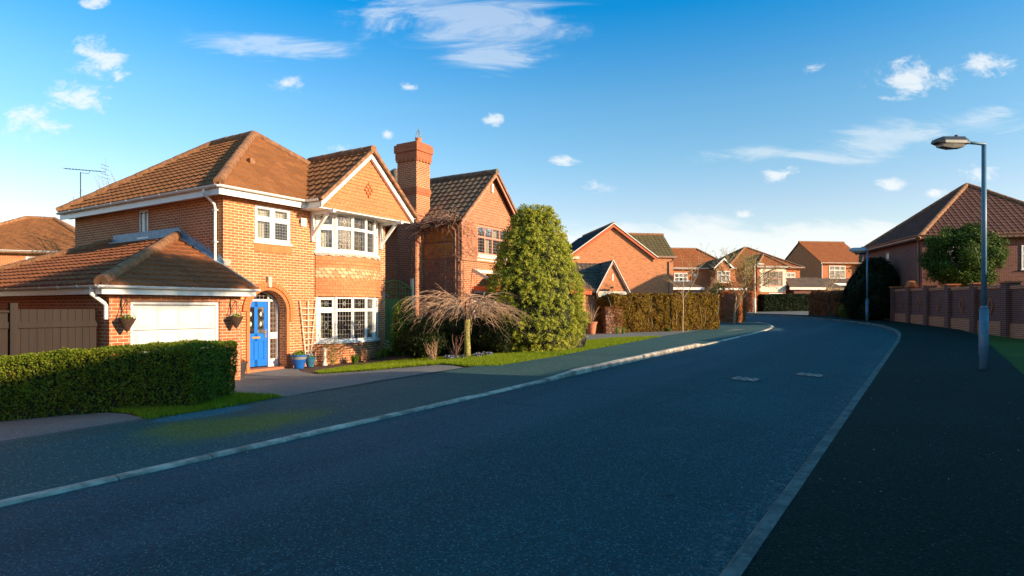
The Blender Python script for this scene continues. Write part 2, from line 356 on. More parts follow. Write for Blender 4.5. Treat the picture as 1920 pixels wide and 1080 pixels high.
def road_extra(nt, co, c):
    mpl = nd(nt, 'ShaderNodeMapping', vector_type='TEXTURE'); nt.links.new(co, mpl.inputs[0]); mpl.inputs['Rotation'].default_value = (0, 0, RANG)
    sp = nd(nt, 'ShaderNodeSeparateXYZ'); nt.links.new(mpl.outputs[0], sp.inputs[0])
    wl = nd(nt, 'ShaderNodeMath', operation='MULTIPLY_ADD'); nt.links.new(noi(nt, co, .8, 5, .7), wl.inputs[0]); wl.inputs[1].default_value = .5; nt.links.new(sp.outputs['Y'], wl.inputs[2])
    ll = nd(nt, 'ShaderNodeMath', operation='MULTIPLY'); nt.links.new(rng_(nt, wl.outputs[0], 4.2, 4.9), ll.inputs[0]); ll.inputs[1].default_value = .75
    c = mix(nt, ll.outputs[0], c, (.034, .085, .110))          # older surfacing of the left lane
    sm = nd(nt, 'ShaderNodeMath', operation='ABSOLUTE'); sb_ = nd(nt, 'ShaderNodeMath', operation='SUBTRACT'); nt.links.new(wl.outputs[0], sb_.inputs[0]); sb_.inputs[1].default_value = 3.75; nt.links.new(sb_.outputs[0], sm.inputs[0])
    c = mix(nt, rng_(nt, sm.outputs[0], .035, .01, 0, .6), c, (.004, .03, .04))   # lane joint
    vc = nd(nt, 'ShaderNodeTexVoronoi', feature='DISTANCE_TO_EDGE'); vc.inputs['Scale'].default_value = .42
    wv_ = nd(nt, 'ShaderNodeVectorMath', operation='ADD'); nt.links.new(co, wv_.inputs[0]); nt.links.new(noi(nt, co, 1.3, 6, .75, out='Color'), wv_.inputs[1]); nt.links.new(wv_.outputs[0], vc.inputs[0])
    ck = nd(nt, 'ShaderNodeMath', operation='MULTIPLY'); nt.links.new(rng_(nt, vc.outputs['Distance'], .012, .004), ck.inputs[0]); nt.links.new(rng_(nt, noi(nt, co, .5, 3), .52, .6, 0, .7), ck.inputs[1])
    c = mix(nt, ck.outputs[0], c, (.003, .02, .028))           # hairline cracks
    g = G(1250, 930); c = mix(nt, spot(nt, co, g.x, g.y, .10, .07, 0, .5, .3), c, (.004, .02, .03))
    # wheel tracks and repair strips run with the road
    mp = nd(nt, 'ShaderNodeMapping', vector_type='TEXTURE'); nt.links.new(co, mp.inputs[0]); mp.inputs['Rotation'].default_value = (0, 0, RANG); mp.inputs['Scale'].default_value = (14, 1.0, 1)
    c = mix(nt, rng_(nt, noi(nt, mp.outputs[0], .9, 4, .5), .42, .62, 0, .6), c, (.006, .050, .066))
    mp2 = nd(nt, 'ShaderNodeMapping', vector_type='TEXTURE'); nt.links.new(co, mp2.inputs[0]); mp2.inputs['Rotation'].default_value = (0, 0, RANG)
    sep = nd(nt, 'ShaderNodeSeparateXYZ'); nt.links.new(mp2.outputs[0], sep.inputs[0])   # y = -p
    wb = nd(nt, 'ShaderNodeMath', operation='MULTIPLY_ADD'); nt.links.new(noi(nt, co, 1.1, 6, .75), wb.inputs[0]); wb.inputs[1].default_value = .9; nt.links.new(sep.outputs['Y'], wb.inputs[2])
    gr = nd(nt, 'ShaderNodeMath', operation='MULTIPLY'); nt.links.new(rng_(nt, wb.outputs[0], 1.95, 1.5), gr.inputs[0]); nt.links.new(rng_(nt, noi(nt, co, 9, 7, .85), .47, .62, 0, .5), gr.inputs[1])
    c = mix(nt, gr.outputs[0], c, (.20, .23, .22))          # grit washed against the right kerb
    gl = nd(nt, 'ShaderNodeMath', operation='MULTIPLY'); nt.links.new(rng_(nt, sep.outputs['Y'], 5.75, 6.2), gl.inputs[0]); nt.links.new(rng_(nt, noi(nt, co, 3, 6, .7), .45, .65, 0, .5), gl.inputs[1])
    c = mix(nt, gl.outputs[0], c, (.09, .08, .07))
    return c
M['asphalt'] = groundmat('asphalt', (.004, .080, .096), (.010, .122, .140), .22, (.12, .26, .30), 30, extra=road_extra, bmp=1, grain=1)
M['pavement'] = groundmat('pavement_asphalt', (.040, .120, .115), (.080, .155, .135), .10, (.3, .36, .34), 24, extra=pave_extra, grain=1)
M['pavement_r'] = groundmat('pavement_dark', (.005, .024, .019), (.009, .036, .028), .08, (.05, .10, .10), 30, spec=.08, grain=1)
M['drive'] = groundmat('driveway_tarmac', (.27, .27, .25), (.36, .34, .30), .01, (.3, .3, .3), 30)
M['drive_far'] = groundmat('concrete_drive', (.24, .23, .21), (.32, .30, .27), .0, (.3, .3, .3), 10)
M['kerb'] = plain('kerb_concrete', (.46, .39, .31), .9, .55, 3.5, bmp=.5)
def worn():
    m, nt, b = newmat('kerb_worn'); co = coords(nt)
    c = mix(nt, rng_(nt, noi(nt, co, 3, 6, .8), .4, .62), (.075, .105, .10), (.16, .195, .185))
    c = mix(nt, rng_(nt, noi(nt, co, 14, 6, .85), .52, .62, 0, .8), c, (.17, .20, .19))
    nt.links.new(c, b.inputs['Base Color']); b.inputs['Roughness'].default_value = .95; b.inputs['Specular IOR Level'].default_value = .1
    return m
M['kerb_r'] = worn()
M['turf'] = groundmat('turf', (.06, .10, .006), (.12, .17, .01), .0, (.2, .2, .05), 16, rough=.95)
M['path_brick'] = brick('brick_paving', (.50, .19, .085), (.40, .13, .06), (.35, .22, .14), bw=.2, rh=.1, ms=.01, blotch=.3)
M['cover'] = brick('manhole_cover', (.16, .21, .24), (.10, .14, .16), (.05, .07, .09), bw=.05, rh=.05, ms=.014, blotch=.3)

# ------------------------------------------------------------------ mesh builder
class MB:
    def __init__(s): s.v = []; s.f = []; s.uv = {}; s.marks = []
    def mark(s): s.marks.append((len(s.v), len(s.f)))
    def add(s, vs, fs, uvs=None):
        b = len(s.v); s.v += [tuple(q) for q in vs]
        for i, f in enumerate(fs):
            if uvs and uvs[i] is not None: s.uv[len(s.f)] = uvs[i]
            s.f.append(tuple(b + j for j in f))
    def box(s, x0, x1, y0, y1, z0, z1):
        if x0 > x1: x0, x1 = x1, x0
        if y0 > y1: y0, y1 = y1, y0
        if z0 > z1: z0, z1 = z1, z0
        s.add([(x0, y0, z0), (x1, y0, z0), (x1, y1, z0), (x0, y1, z0), (x0, y0, z1), (x1, y0, z1), (x1, y1, z1), (x0, y1, z1)],
              [(0, 3, 2, 1), (4, 5, 6, 7), (0, 1, 5, 4), (1, 2, 6, 5), (2, 3, 7, 6), (3, 0, 4, 7)])
        return s
    def poly(s, pts, uv=None): s.add(pts, [tuple(range(len(pts)))], [uv] if uv else None); return s
    def prism(s, pts, d):
        n = len(pts); d = Vector(d); a = [Vector(p) for p in pts]; b = [p + d for p in a]
        s.add(a + b, [tuple(reversed(range(n))), tuple(range(n, 2 * n))] + [(i, (i + 1) % n, n + (i + 1) % n, n + i) for i in range(n)]); return s
    def beam(s, p0, p1, w, h, up=(0, 0, 1)):
        p0 = Vector(p0); p1 = Vector(p1); d = (p1 - p0).normalized(); up = Vector(up)
        sd_ = d.cross(up).normalized(); u = sd_.cross(d).normalized()
        a = sd_ * w / 2; b = u * h / 2
        s.add([p0 - a - b, p0 + a - b, p0 + a + b, p0 - a + b, p1 - a - b, p1 + a - b, p1 + a + b, p1 - a + b],
              [(0, 1, 2, 3), (7, 6, 5, 4), (0, 4, 5, 1), (1, 5, 6, 2), (2, 6, 7, 3), (3, 7, 4, 0)]); return s
    def tube(s, pts, rad, n=8, cap=True):
        pts = [Vector(p) for p in pts]; m = len(pts)
        if not hasattr(rad, '__len__'): rad = [rad] * m
        base = len(s.v); ref = None
        for i, p in enumerate(pts):
            t = (pts[min(i + 1, m - 1)] - pts[max(i - 1, 0)])
            t = t.normalized() if t.length > 1e-9 else Vector((0, 0, 1))
            if ref is None or abs(ref.dot(t)) > .95:
                ref = Vector((0, 0, 1)) if abs(t.z) < .9 else Vector((1, 0, 0))
            a = t.cross(ref).normalized(); b = t.cross(a); ref = a.cross(t) if True else ref
            for k in range(n):
                g = 2 * math.pi * k / n
                s.v.append(tuple(p + (a * math.cos(g) + b * math.sin(g)) * rad[i]))
        for i in range(m - 1):
            for k in range(n):
                s.f.append((base + i * n + k, base + i * n + (k + 1) % n, base + (i + 1) * n + (k + 1) % n, base + (i + 1) * n + k))
        if cap:
            s.f.append(tuple(base + k for k in reversed(range(n)))); s.f.append(tuple(base + (m - 1) * n + k for k in range(n)))
        return s
    def lathe(s, prof, n=20, c=(0, 0, 0)):
        base = len(s.v)
        for r, z in prof:
            for k in range(n):
                g = 2 * math.pi * k / n; s.v.append((c[0] + r * math.cos(g), c[1] + r * math.sin(g), c[2] + z))
        for i in range(len(prof) - 1):
            for k in range(n):
                s.f.append((base + i * n + k, base + i * n + (k + 1) % n, base + (i + 1) * n + (k + 1) % n, base + (i + 1) * n + k))
        s.f.append(tuple(base + k for k in reversed(range(n)))); s.f.append(tuple(base + (len(prof) - 1) * n + k for k in range(n)))
        return s
    def build(s, name, mat, parent=None, smooth=False, bevel=0, loc=None, rotz=0, recalc=True):
        if len(s.marks) > 1:
            out = []; mk = s.marks + [(len(s.v), len(s.f))]; mk[0] = (0, 0)
            for (v0, f0), (v1, f1) in zip(mk, mk[1:]):
                if f1 <= f0: continue
                q = MB(); q.v = s.v[v0:v1]; q.f = [tuple(i - v0 for i in f) for f in s.f[f0:f1]]; q.uv = {k - f0: [u for u in w] for k, w in s.uv.items() if f0 <= k < f1}
                out.append(q.build(name, mat, parent, smooth, bevel, loc, rotz, recalc))
            return out[0]
        me = bpy.data.meshes.new(name); me.from_pydata(s.v, [], s.f); me.validate()
        if recalc and len(s.f) < 60000:
            bm = bmesh.new(); bm.from_mesh(me); bmesh.ops.recalc_face_normals(bm, faces=bm.faces); bm.to_mesh(me); bm.free()
        if len(me.polygons):
            uvl = me.uv_layers.new(name='UVMap'); co = me.vertices; data = uvl.data
            keep = len(me.polygons) == len(s.f)
            for pi, p in enumerate(me.polygons):
                n = p.normal
                if keep and pi in s.uv:
                    # custom uv given per original vertex order
                    mp = dict(zip(s.f[pi], s.uv[pi]))
                    for li in p.loop_indices: data[li].uv = mp.get(me.loops[li].vertex_index, (0, 0))
                    continue
                az, ay, ax_ = abs(n.z), abs(n.y), abs(n.x)
                for li in p.loop_indices:
                    c = co[me.loops[li].vertex_index].co
                    if az > .95: u = (c.x, c.y)
                    elif ax_ > ay: u = (c.y, c.z / max(.2, math.sqrt(max(0.01, 1 - az * az))) if az > .05 else c.z)
                    else: u = (c.x, c.z / max(.2, math.sqrt(max(0.01, 1 - az * az))) if az > .05 else c.z)
                    data[li].uv = u
        if smooth: me.polygons.foreach_set('use_smooth', [True] * len(me.polygons))
        me.materials.append(M[mat] if isinstance(mat, str) else mat)
        o = bpy.data.objects.new(name, me); COL.objects.link(o)
        if parent: o.parent = parent
        if loc is not None: o.location = loc
        o.rotation_euler.z = rotz
        if bevel:
            b = o.modifiers.new('bevel', 'BEVEL'); b.width = bevel; b.segments = 2; b.limit_method = 'ANGLE'
        return o

def tag(o, label=None, cat=None, group=None, kind=None):
    if label: o['label'] = label
    if cat: o['category'] = cat
    if group: o['group'] = group
    if kind: o['kind'] = kind
    return o
def thing(name, label, cat, loc, rotz=0, group=None):
    o = bpy.data.objects.new(name, None); COL.objects.link(o); o.location = loc; o.rotation_euler.z = rotz
    o.empty_display_size = .3
    return tag(o, label, cat, group)
def copy_tree(o, parent=None):
    c = o.copy(); COL.objects.link(c)
    if parent: c.parent = parent
    for ch in list(o.children): copy_tree(ch, c)
    return c

def leaves_mesh(name, C, NRM, size, mat, parent=None, jit=.7, asp=.5, tint=None, loc=None, droop=0.0):
    """one diamond leaf per row of C, facing roughly NRM"""
    n = len(C); C = np.asarray(C, float)
    nr = np.asarray(NRM, float) + rng.normal(0, jit, (n, 3)); nr /= np.linalg.norm(nr, axis=1)[:, None] + 1e-9
    r = rng.normal(0, 1, (n, 3)); r[:, 2] -= droop
    u = r - nr * (r * nr).sum(1)[:, None]; u /= np.linalg.norm(u, axis=1)[:, None] + 1e-9
    v = np.cross(nr, u); sz = (np.asarray(size) * rng.uniform(.65, 1.3, n))[:, None]
    bend = nr * sz * .22
    V = np.empty((n, 4, 3)); V[:, 0] = C - u * sz - bend; V[:, 1] = C - v * sz * asp; V[:, 2] = C + u * sz - bend; V[:, 3] = C + v * sz * asp
    me = bpy.data.meshes.new(name); me.vertices.add(4 * n); me.vertices.foreach_set('co', V.reshape(-1))
    me.loops.add(4 * n); me.loops.foreach_set('vertex_index', np.arange(4 * n, dtype=np.int32))
    me.polygons.add(n); me.polygons.foreach_set('loop_start', np.arange(0, 4 * n, 4, dtype=np.int32)); me.polygons.foreach_set('loop_total', np.full(n, 4, dtype=np.int32))
    me.update(calc_edges=True)
    at = me.attributes.new('tint', 'FLOAT', 'POINT')
    t = rng.uniform(0, 1, n) if tint is None else np.clip(np.asarray(tint), 0, 1)
    at.data.foreach_set('value', np.repeat(t, 4).astype(np.float32))
    me.materials.append(M[mat]); o = bpy.data.objects.new(name, me); COL.objects.link(o)
    if parent: o.parent = parent
    if loc is not None: o.location = loc
    return o
def nz(p, sc): return noise.noise(Vector((p[0] * sc, p[1] * sc, p[2] * sc)))
# ------------------------------------------------------------------ building pieces
def wall_open(mb, fn, u0, u1, z0, top, ops=(), th=.12):
    """solid wall of thickness th; fn(u, z, n) -> point, n = depth behind the face; ops = (u0,u1,z0,z1,arch)"""
    tp = top if hasattr(top, '__len__') else [(u0, top), (u1, top)]
    def tz(u):
        for (a, za), (b, zb) in zip(tp, tp[1:]):
            if a - 1e-6 <= u <= b + 1e-6: return za + (zb - za) * (u - a) / max(1e-9, b - a)
        return tp[-1][1]
    xs = {u0, u1} | {u for u, _ in tp}
    for o in ops:
        xs |= {o[0], o[1]}
        if o[4]: xs |= {o[0] + (o[1] - o[0]) * (1 - math.cos(math.pi * k / 18)) / 2 for k in range(19)}
    xs = sorted(x for x in xs if u0 - 1e-6 <= x <= u1 + 1e-6)
    def oz(o, u):
        if not o[4]: return o[3]
        r = (o[1] - o[0]) / 2; c = (o[0] + o[1]) / 2
        return o[3] + math.sqrt(max(0, r * r - (u - c) ** 2))
    def q(a, b, c, d): mb.poly([a, b, c, d])
    for a, b in zip(xs, xs[1:]):
        if b - a < 1e-5: continue
        m = (a + b) / 2
        cur = sorted([o for o in ops if o[0] < m < o[1]], key=lambda o: o[2])
        la = z0; lb = z0
        for o in cur + [None]:
            ha, hb = (tz(a), tz(b)) if o is None else (o[2], o[2])
            for n in (0, th):
                if ha - la > 1e-4 or hb - lb > 1e-4: q(fn(a, la, n), fn(b, lb, n), fn(b, hb, n), fn(a, ha, n))
            if o:
                if o[2] > z0 + 1e-4: q(fn(a, o[2], 0), fn(b, o[2], 0), fn(b, o[2], th), fn(a, o[2], th))
                la, lb = oz(o, a), oz(o, b)
                q(fn(a, la, 0), fn(a, la, th), fn(b, lb, th), fn(b, lb, 0))
        q(fn(a, tz(a), 0), fn(b, tz(b), 0), fn(b, tz(b), th), fn(a, tz(a), th))
    for o in ops:
        for u in (o[0], o[1]): q(fn(u, o[2], 0), fn(u, o[3], 0), fn(u, o[3], th), fn(u, o[2], th))
    for u in (u0, u1): q(fn(u, z0, 0), fn(u, tz(u), 0), fn(u, tz(u), th), fn(u, z0, th))

def roof_mesh(name, mat, parent, planes, wave=True, gauge=.32, tw=.3, hgt=.045, roll=.028, ns=8):
    """planes: (O, U, V, w, l, clips) ; clips: (point, normal) keep the side the normal points to"""
    bmo = bmesh.new(); uvl = bmo.loops.layers.uv.new('UVMap')
    for O, U, V, w, l, clips in planes:
        O = Vector(O); U = Vector(U).normalized(); V = Vector(V).normalized(); Nn = U.cross(V)
        nu = max(1, int(w / tw * ns)) if wave else max(1, int(w / 1.0))
        us = [w * i / nu for i in range(nu + 1)]
        rows = []; j = 0
        while j * gauge < l:
            rows.append((j * gauge, hgt, j)); rows.append((min(l, (j + 1) * gauge), .008, j)); j += 1
        bm = bmesh.new(); ul = bm.loops.layers.uv.new('UVMap'); g = []
        for v, h, jj in rows:
            lift = rng.normal(0, .0025, nu // ns + 2)
            r_ = []
            for i, u in enumerate(us):
                k = (u / tw) % 1.0
                prof = roll * (math.exp(-((k - .5) / .17) ** 2) + .35 * math.exp(-((k - .02) / .08) ** 2)) if wave else 0
                hh = h + prof + (lift[min(len(lift) - 1, int(u / tw))] if h > .01 else 0)
                r_.append(bm.verts.new(O + U * u + V * v + Nn * hh))
            g.append(r_)
        for a in range(len(g) - 1):
            riser = rows[a][1] < rows[a + 1][1]
            for i in range(nu):
                f = bm.faces.new((g[a][i], g[a][i + 1], g[a + 1][i + 1], g[a + 1][i]))
                va, vb = rows[a][0], rows[a + 1][0]
                if riser: va -= .01
                for lp, uvv in zip(f.loops, ((us[i], va + .004), (us[i + 1], va + .004), (us[i + 1], vb - .004), (us[i], vb - .004))): lp[ul].uv = uvv
        # eaves edge down
        lo = [bm.verts.new(O + U * u - Nn * .02) for u in us]
        for i in range(nu):
            f = bm.faces.new((lo[i], lo[i + 1], g[0][i + 1], g[0][i]))
            for lp, u in zip(f.loops, (us[i], us[i + 1], us[i + 1], us[i])): lp[ul].uv = (u, .02)
        # flat underside so that the covering has a thickness
        un = [bm.verts.new(O + U * a + V * b - Nn * .03) for a, b in ((0, 0), (0, l), (w, l), (w, 0))]
        bm.faces.new(un)
        for co, no in clips:
            no = Vector(no)
            bmesh.ops.bisect_plane(bm, geom=list(bm.verts) + list(bm.edges) + list(bm.faces), plane_co=Vector(co), plane_no=no, clear_inner=True)
        me = bpy.data.meshes.new('tmp'); bm.to_mesh(me); bm.free(); bmo.from_mesh(me); bpy.data.meshes.remove(me)
    me = bpy.data.meshes.new(name); bmo.to_mesh(me); bmo.free(); me.materials.append(M[mat])
    o = bpy.data.objects.new(name, me); COL.objects.link(o); o.parent = parent
    return o
def caps(mb, a, b, r=.125, seg=.42, n=12):
    mb.mark()
    a = Vector(a); b = Vector(b); L_ = (b - a).length; k = max(1, int(L_ / seg)); d = (b - a) / k
    for i in range(k):
        j = Vector((0, 0, random.uniform(-.006, .006)))
        mb.tube([a + d * i + j, a + d * (i + .9) + j, a + d * (i + 1.03) + j], [r * 1.06, r, r * .98], n)
def gutter(mb, pts, r=.06, brk=.9, out=None):
    mb.mark()
    pts = [Vector(p) for p in pts]
    for a, b in zip(pts, pts[1:]):
        d = (b - a).normalized(); s_ = d.cross(Vector((0, 0, 1))).normalized()
        prof = [(math.cos(g) * r, -abs(math.sin(g)) * r) for g in [math.pi * k / 8 for k in range(9)]]
        prof += [(x * .88, z * .88 + .0) for x, z in reversed(prof)]
        ring = lambda p: [p + s_ * x + Vector((0, 0, z)) for x, z in prof]
        A = ring(a); B = ring(b); n = len(A)
        mb.add(A + B, [tuple(range(n)), tuple(reversed(range(n, 2 * n)))] + [(i, (i + 1) % n, n + (i + 1) % n, n + i) for i in range(n)])
        L_ = (b - a).length; k = int(L_ / brk)
        for i in range(k + 1):
            c = a + d * (min(L_ - .05, .1 + i * brk))
            mb.tube([c - s_ * (r + .006) + Vector((0, 0, .004)), c - s_ * r * .7 + Vector((0, 0, -r * .78)), c + Vector((0, 0, -r - .006)), c + s_ * r * .7 + Vector((0, 0, -r * .78)), c + s_ * (r + .006) + Vector((0, 0, .004))], .011, 5)
def frame_of(n):
    n = Vector(n).normalized(); return Vector((0, 0, 1)).cross(n).normalized(), Vector((0, 0, 1)), n
def window(parent, o, n, w, h, lights, fmat='upvc', fw=.06, depth=.07, inset=.0, lead=None, sill=None, glass='glass', curtain=None, motif=False, pane_in=.03, name='window', sillmat=None):
    """o: lower left corner on the wall face seen from outside, n: outward normal; lights: (u0,u1,v0,v1) openings in the frame"""
    u, v, n = frame_of(n); o = Vector(o) - n * inset
    P = lambda a, b, c: o + u * a + v * b + n * c
    def bx(mb, a0, a1, b0, b1, c0, c1):
        mb.add([P(a0, b0, c0), P(a1, b0, c0), P(a1, b0, c1), P(a0, b0, c1), P(a0, b1, c0), P(a1, b1, c0), P(a1, b1, c1), P(a0, b1, c1)],
               [(0, 3, 2, 1), (4, 5, 6, 7), (0, 1, 5, 4), (1, 2, 6, 5), (2, 3, 7, 6), (3, 0, 4, 7)])
    mb = MB()
    # frame = rectangle minus lights: vertical slices
    xs = sorted({0, w} | {q for l in lights for q in l[:2]})
    for a, b in zip(xs, xs[1:]):
        m = (a + b) / 2; z = 0
        for l in sorted([l for l in lights if l[0] < m < l[1]], key=lambda l: l[2]):
            if l[2] - z > .001: bx(mb, a, b, z, l[2], -depth, 0)
            z = l[3]
        if h - z > .001: bx(mb, a, b, z, h, -depth, 0)
    for l in lights:        # sash beads
        e = .016
        bx(mb, l[0], l[1], l[2], l[2] + e, -depth * .8, -.012); bx(mb, l[0], l[1], l[3] - e, l[3], -depth * .8, -.012)
        bx(mb, l[0], l[0] + e, l[2] + e, l[3] - e, -depth * .8, -.012); bx(mb, l[1] - e, l[1], l[2] + e, l[3] - e, -depth * .8, -.012)
    f = mb.build(name, fmat, parent)
    for i, l in enumerate(lights):
        g = MB(); g.poly([P(l[0], l[2], -pane_in), P(l[1], l[2], -pane_in), P(l[1], l[3], -pane_in), P(l[0], l[3], -pane_in)])
        g.build('pane', glass, f)
        if lead:
            nx, nz_ = lead; m = MB(); lw = .0052
            big = (l[3] - l[2]) > .5
            kx = max(1, round((l[1] - l[0]) / nx)); kz = max(1, round((l[3] - l[2]) / nz_))
            for j in range(1, kx):
                a = l[0] + (l[1] - l[0]) * j / kx; bx(m, a - lw, a + lw, l[2] + .016, l[3] - .016, -pane_in + .002, -pane_in + .012)
            for j in range(1, kz):
                a = l[2] + (l[3] - l[2]) * j / kz; bx(m, l[0] + .016, l[1] - .016, a - lw, a + lw, -pane_in + .003, -pane_in + .010)
            if motif:
                cu, cv = (l[0] + l[1]) / 2, (l[2] + l[3]) / 2; r = .07 if big else .05
                c = [P(cu, cv - r * 1.6, -pane_in + .014), P(cu + r, cv, -pane_in + .014), P(cu, cv + r * 1.6, -pane_in + .014), P(cu - r, cv, -pane_in + .014)]
                for a, b in zip(c, c[1:] + c[:1]): m.beam(a, b, .014, .01, n)
            m.build('leading', 'came', f)
            if motif and not big:
                cu, cv = (l[0] + l[1]) / 2, (l[2] + l[3]) / 2
                t = MB(); t.poly([P(cu + .028 * math.cos(g), cv + .03 + .032 * math.sin(g), -pane_in + .016) for g in np.linspace(0, 2 * math.pi, 9)[:-1]]); t.build('tulip', 'terracotta', f)
                t = MB(); t.poly([P(cu, cv - .06, -pane_in + .017), P(cu + .05, cv + .02, -pane_in + .017), P(cu, cv - .01, -pane_in + .017), P(cu - .05, cv + .02, -pane_in + .017)]); t.build('tulip_leaf', 'gate_green', f)
        if curtain and curtain[i % len(curtain)]:
            kind, a0, a1 = curtain[i % len(curtain)]; m = MB(); k = 24
            q0 = l[0] + (l[1] - l[0]) * a0; q1 = l[0] + (l[1] - l[0]) * a1
            pts = [(q0 + (q1 - q0) * j / k, .16 + .022 * math.sin(j * 1.9)) for j in range(k + 1)]
            for (a, c), (b, d) in zip(pts, pts[1:]): m.poly([P(a, l[2] - .05, -c), P(b, l[2] - .05, -d), P(b, l[3] + .05, -d), P(a, l[3] + .05, -c)])
            m.build('curtain', kind, f)
    if sill:
        m = MB(); bx(m, -.05, w + .05, -.05, -.002, -depth, sill); m.build('sill', sillmat or fmat, f)
    return f
def grid_lights(w, h, cols, rows, b=.055, m=.05):
    """cols / rows: relative sizes"""
    L_ = []; tw = w - 2 * b - m * (len(cols) - 1); th_ = h - 2 * b - m * (len(rows) - 1)
    x = b
    for c in cols:
        cw = tw * c / sum(cols); z = b
        for r_ in rows:
            rh = th_ * r_ / sum(rows); L_.append((x, x + cw, z, z + rh)); z += rh + m
        x += cw + m
    return L_

# ------------------------------------------------------------------ ground, roads, kerbs
def structure(name, mb, mat, **k):
    return tag(mb.build(name, mat, **k), kind='structure')
def axis_vals(a, b, fine0, fine1, step):
    v = [a]
    x = a
    while x < b:
        d = 0 if fine0 <= x <= fine1 else min(abs(x - fine0), abs(x - fine1))
        x += step * (1 + d * .12); v.append(min(x, b))
    return v
mb = MB(); xs = axis_vals(-420, 460, -30, 45, 1.2); ys = axis_vals(-120, 900, -8, 95, 1.2)
for y in ys:
    for x in xs: mb.v.append((x, y, H(x, y) - .06))
nx = len(xs)
for j in range(len(ys) - 1):
    for i in range(nx - 1): mb.f.append((j * nx + i, j * nx + i + 1, (j + 1) * nx + i + 1, (j + 1) * nx + i))
structure('ground', mb, 'turf', recalc=False, smooth=True)

LK = [(-6.37, -45), (-6.37, 24), (-6.4, 28), (-6.6, 32), (-7.2, 35.5), (-8.6, 39), (-11.2, 42.6), (-15, 46.5), (-20, 50), (-30, 55), (-60, 66)]
RK = [(-1.05, -45), (-1.05, 26), (-1.15, 29), (-1.5, 32.5), (-2.3, 36.5), (-3.7, 40.5), (-5.9, 45), (-8.8, 49.3), (-12.5, 53), (-18, 57), (-28, 62.5), (-60, 75)]
def resample(pl, step=.6):
    # Catmull-Rom through the outline
    P_ = [Vector((a, b)) for a, b in pl]; out = []
    for i in range(len(P_) - 1):
        p0 = P_[max(i - 1, 0)] if i > 1 else P_[i] * 2 - P_[i + 1]; p1, p2 = P_[i], P_[i + 1]; p3 = P_[min(i + 2, len(P_) - 1)]
        if i == 0: p0 = p1 - (p2 - p1).normalized() * 1; 
        L_ = (p2 - p1).length; n = max(1, int(L_ / step))
        lin = L_ > 30
        for k in range(n):
            t = k / n
            if lin: out.append(p1.lerp(p2, t)); continue
            if (p1 - p0).length > 10: q0 = p1 - (p1 - p0).normalized() * L_
            else: q0 = p0
            out.append(.5 * ((2 * p1) + (-q0 + p2) * t + (2 * q0 - 5 * p1 + 4 * p2 - p3) * t * t + (-q0 + 3 * p1 - 3 * p2 + p3) * t ** 3))
    out.append(P_[-1]); return out
LKs = resample(LK); RKs = resample(RK)
def offset(pl, d):
    o = []
    for i, p in enumerate(pl):
        t = (pl[min(i + 1, len(pl) - 1)] - pl[max(i - 1, 0)]).normalized(); o.append(p + Vector((-t.y, t.x)) * d)   # +d = to the left
    return o
def strip(mb, A, B, za, zb, n=1):
    """surface between two (p,q) polylines of the same length; za, zb: height above terrain as function of q"""
    base = len(mb.v)
    for a, b in zip(A, B):
        for k in range(n + 1):
            t = k / n; c = a.lerp(b, t); x, y = PQ(c.x, c.y)
            za_, zb_ = za(a.y), zb(a.y); mb.v.append((x, y, H(x, y) + za_ + (zb_ - za_) * t))
    m = n + 1
    for i in range(len(A) - 1):
        for k in range(n): mb.f.append((base + i * m + k, base + i * m + k + 1, base + (i + 1) * m + k + 1, base + (i + 1) * m + k))
def match(A, B):
    """resample B to A's parameter by arc fraction on the curved part"""
    def cum(P_):
        c = [0]
        for a, b in zip(P_, P_[1:]): c.append(c[-1] + (b - a).length)
        return c
    ca, cb = cum(A), cum(B); out = []; j = 0
    for s_ in ca:
        t = s_ / ca[-1] * cb[-1]
        while j < len(cb) - 2 and cb[j + 1] < t: j += 1
        out.append(B[j].lerp(B[j + 1], (t - cb[j]) / max(1e-6, cb[j + 1] - cb[j])))
    return out
c0 = lambda q: 0.0
mb = MB(); strip(mb, LKs, match(LKs, RKs), c0, c0, 8)
structure('road', mb, 'asphalt', recalc=False, smooth=True)
def kl(q): return .03 + .085 * ss((q - 10.3) / 1.2) * (1 - ss((q - 20.0) / .9))
def kr(q): return .03 + .075 * ss((q - 25.5) / 2)
def kerb(name, pl, side, kf, mat, w=.135, L_=.915):
    mb = MB(); cum = 0; i = 0
    fine = resample([(p.x, p.y) for p in pl], .15) if False else pl
    # walk along by stone length
    pts = []; acc = 0; last = pl[0]; pts.append(pl[0])
    for a, b in zip(pl, pl[1:]):
        seg = (b - a).length; pos = 0
        while acc + (seg - pos) >= L_:
            pos += L_ - acc; acc = 0; pts.append(a.lerp(b, pos / seg))
        acc += seg - pos
    for a, b in zip(pts, pts[1:]):
        if a.y < -12: continue
        t = (b - a).normalized(); n = Vector((-t.y, t.x)) * side
        g = .006; a_ = a + t * g; b_ = b - t * g; j = random.uniform(-.004, .004)
        V_ = []
        for p, f in ((a_, kf(a.y)), (b_, kf(b.y))):
            for off, up in ((-.004, -.12), (-.002, f - .02 + j), (.02, f + j), (w, f + .004 + j), (w, -.12)):
                c = p + n * off; x, y = PQ(c.x, c.y); V_.append((x, y, H(x, y) + up))
        mb.add(V_, [(0, 1, 6, 5), (1, 2, 7, 6), (2, 3, 8, 7), (3, 4, 9, 8), (0, 4, 3, 2, 1), (5, 6, 7, 8, 9)])
    return structure(name, mb, mat)
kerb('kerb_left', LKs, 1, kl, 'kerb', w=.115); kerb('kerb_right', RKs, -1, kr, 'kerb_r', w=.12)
PW = 2.72
mb = MB(); A = offset(LKs, .11); B = offset(LKs, PW); strip(mb, A, B, lambda q: kl(q), lambda q: .045, 4)
structure('pavement', mb, 'pavement', recalc=False, smooth=True)
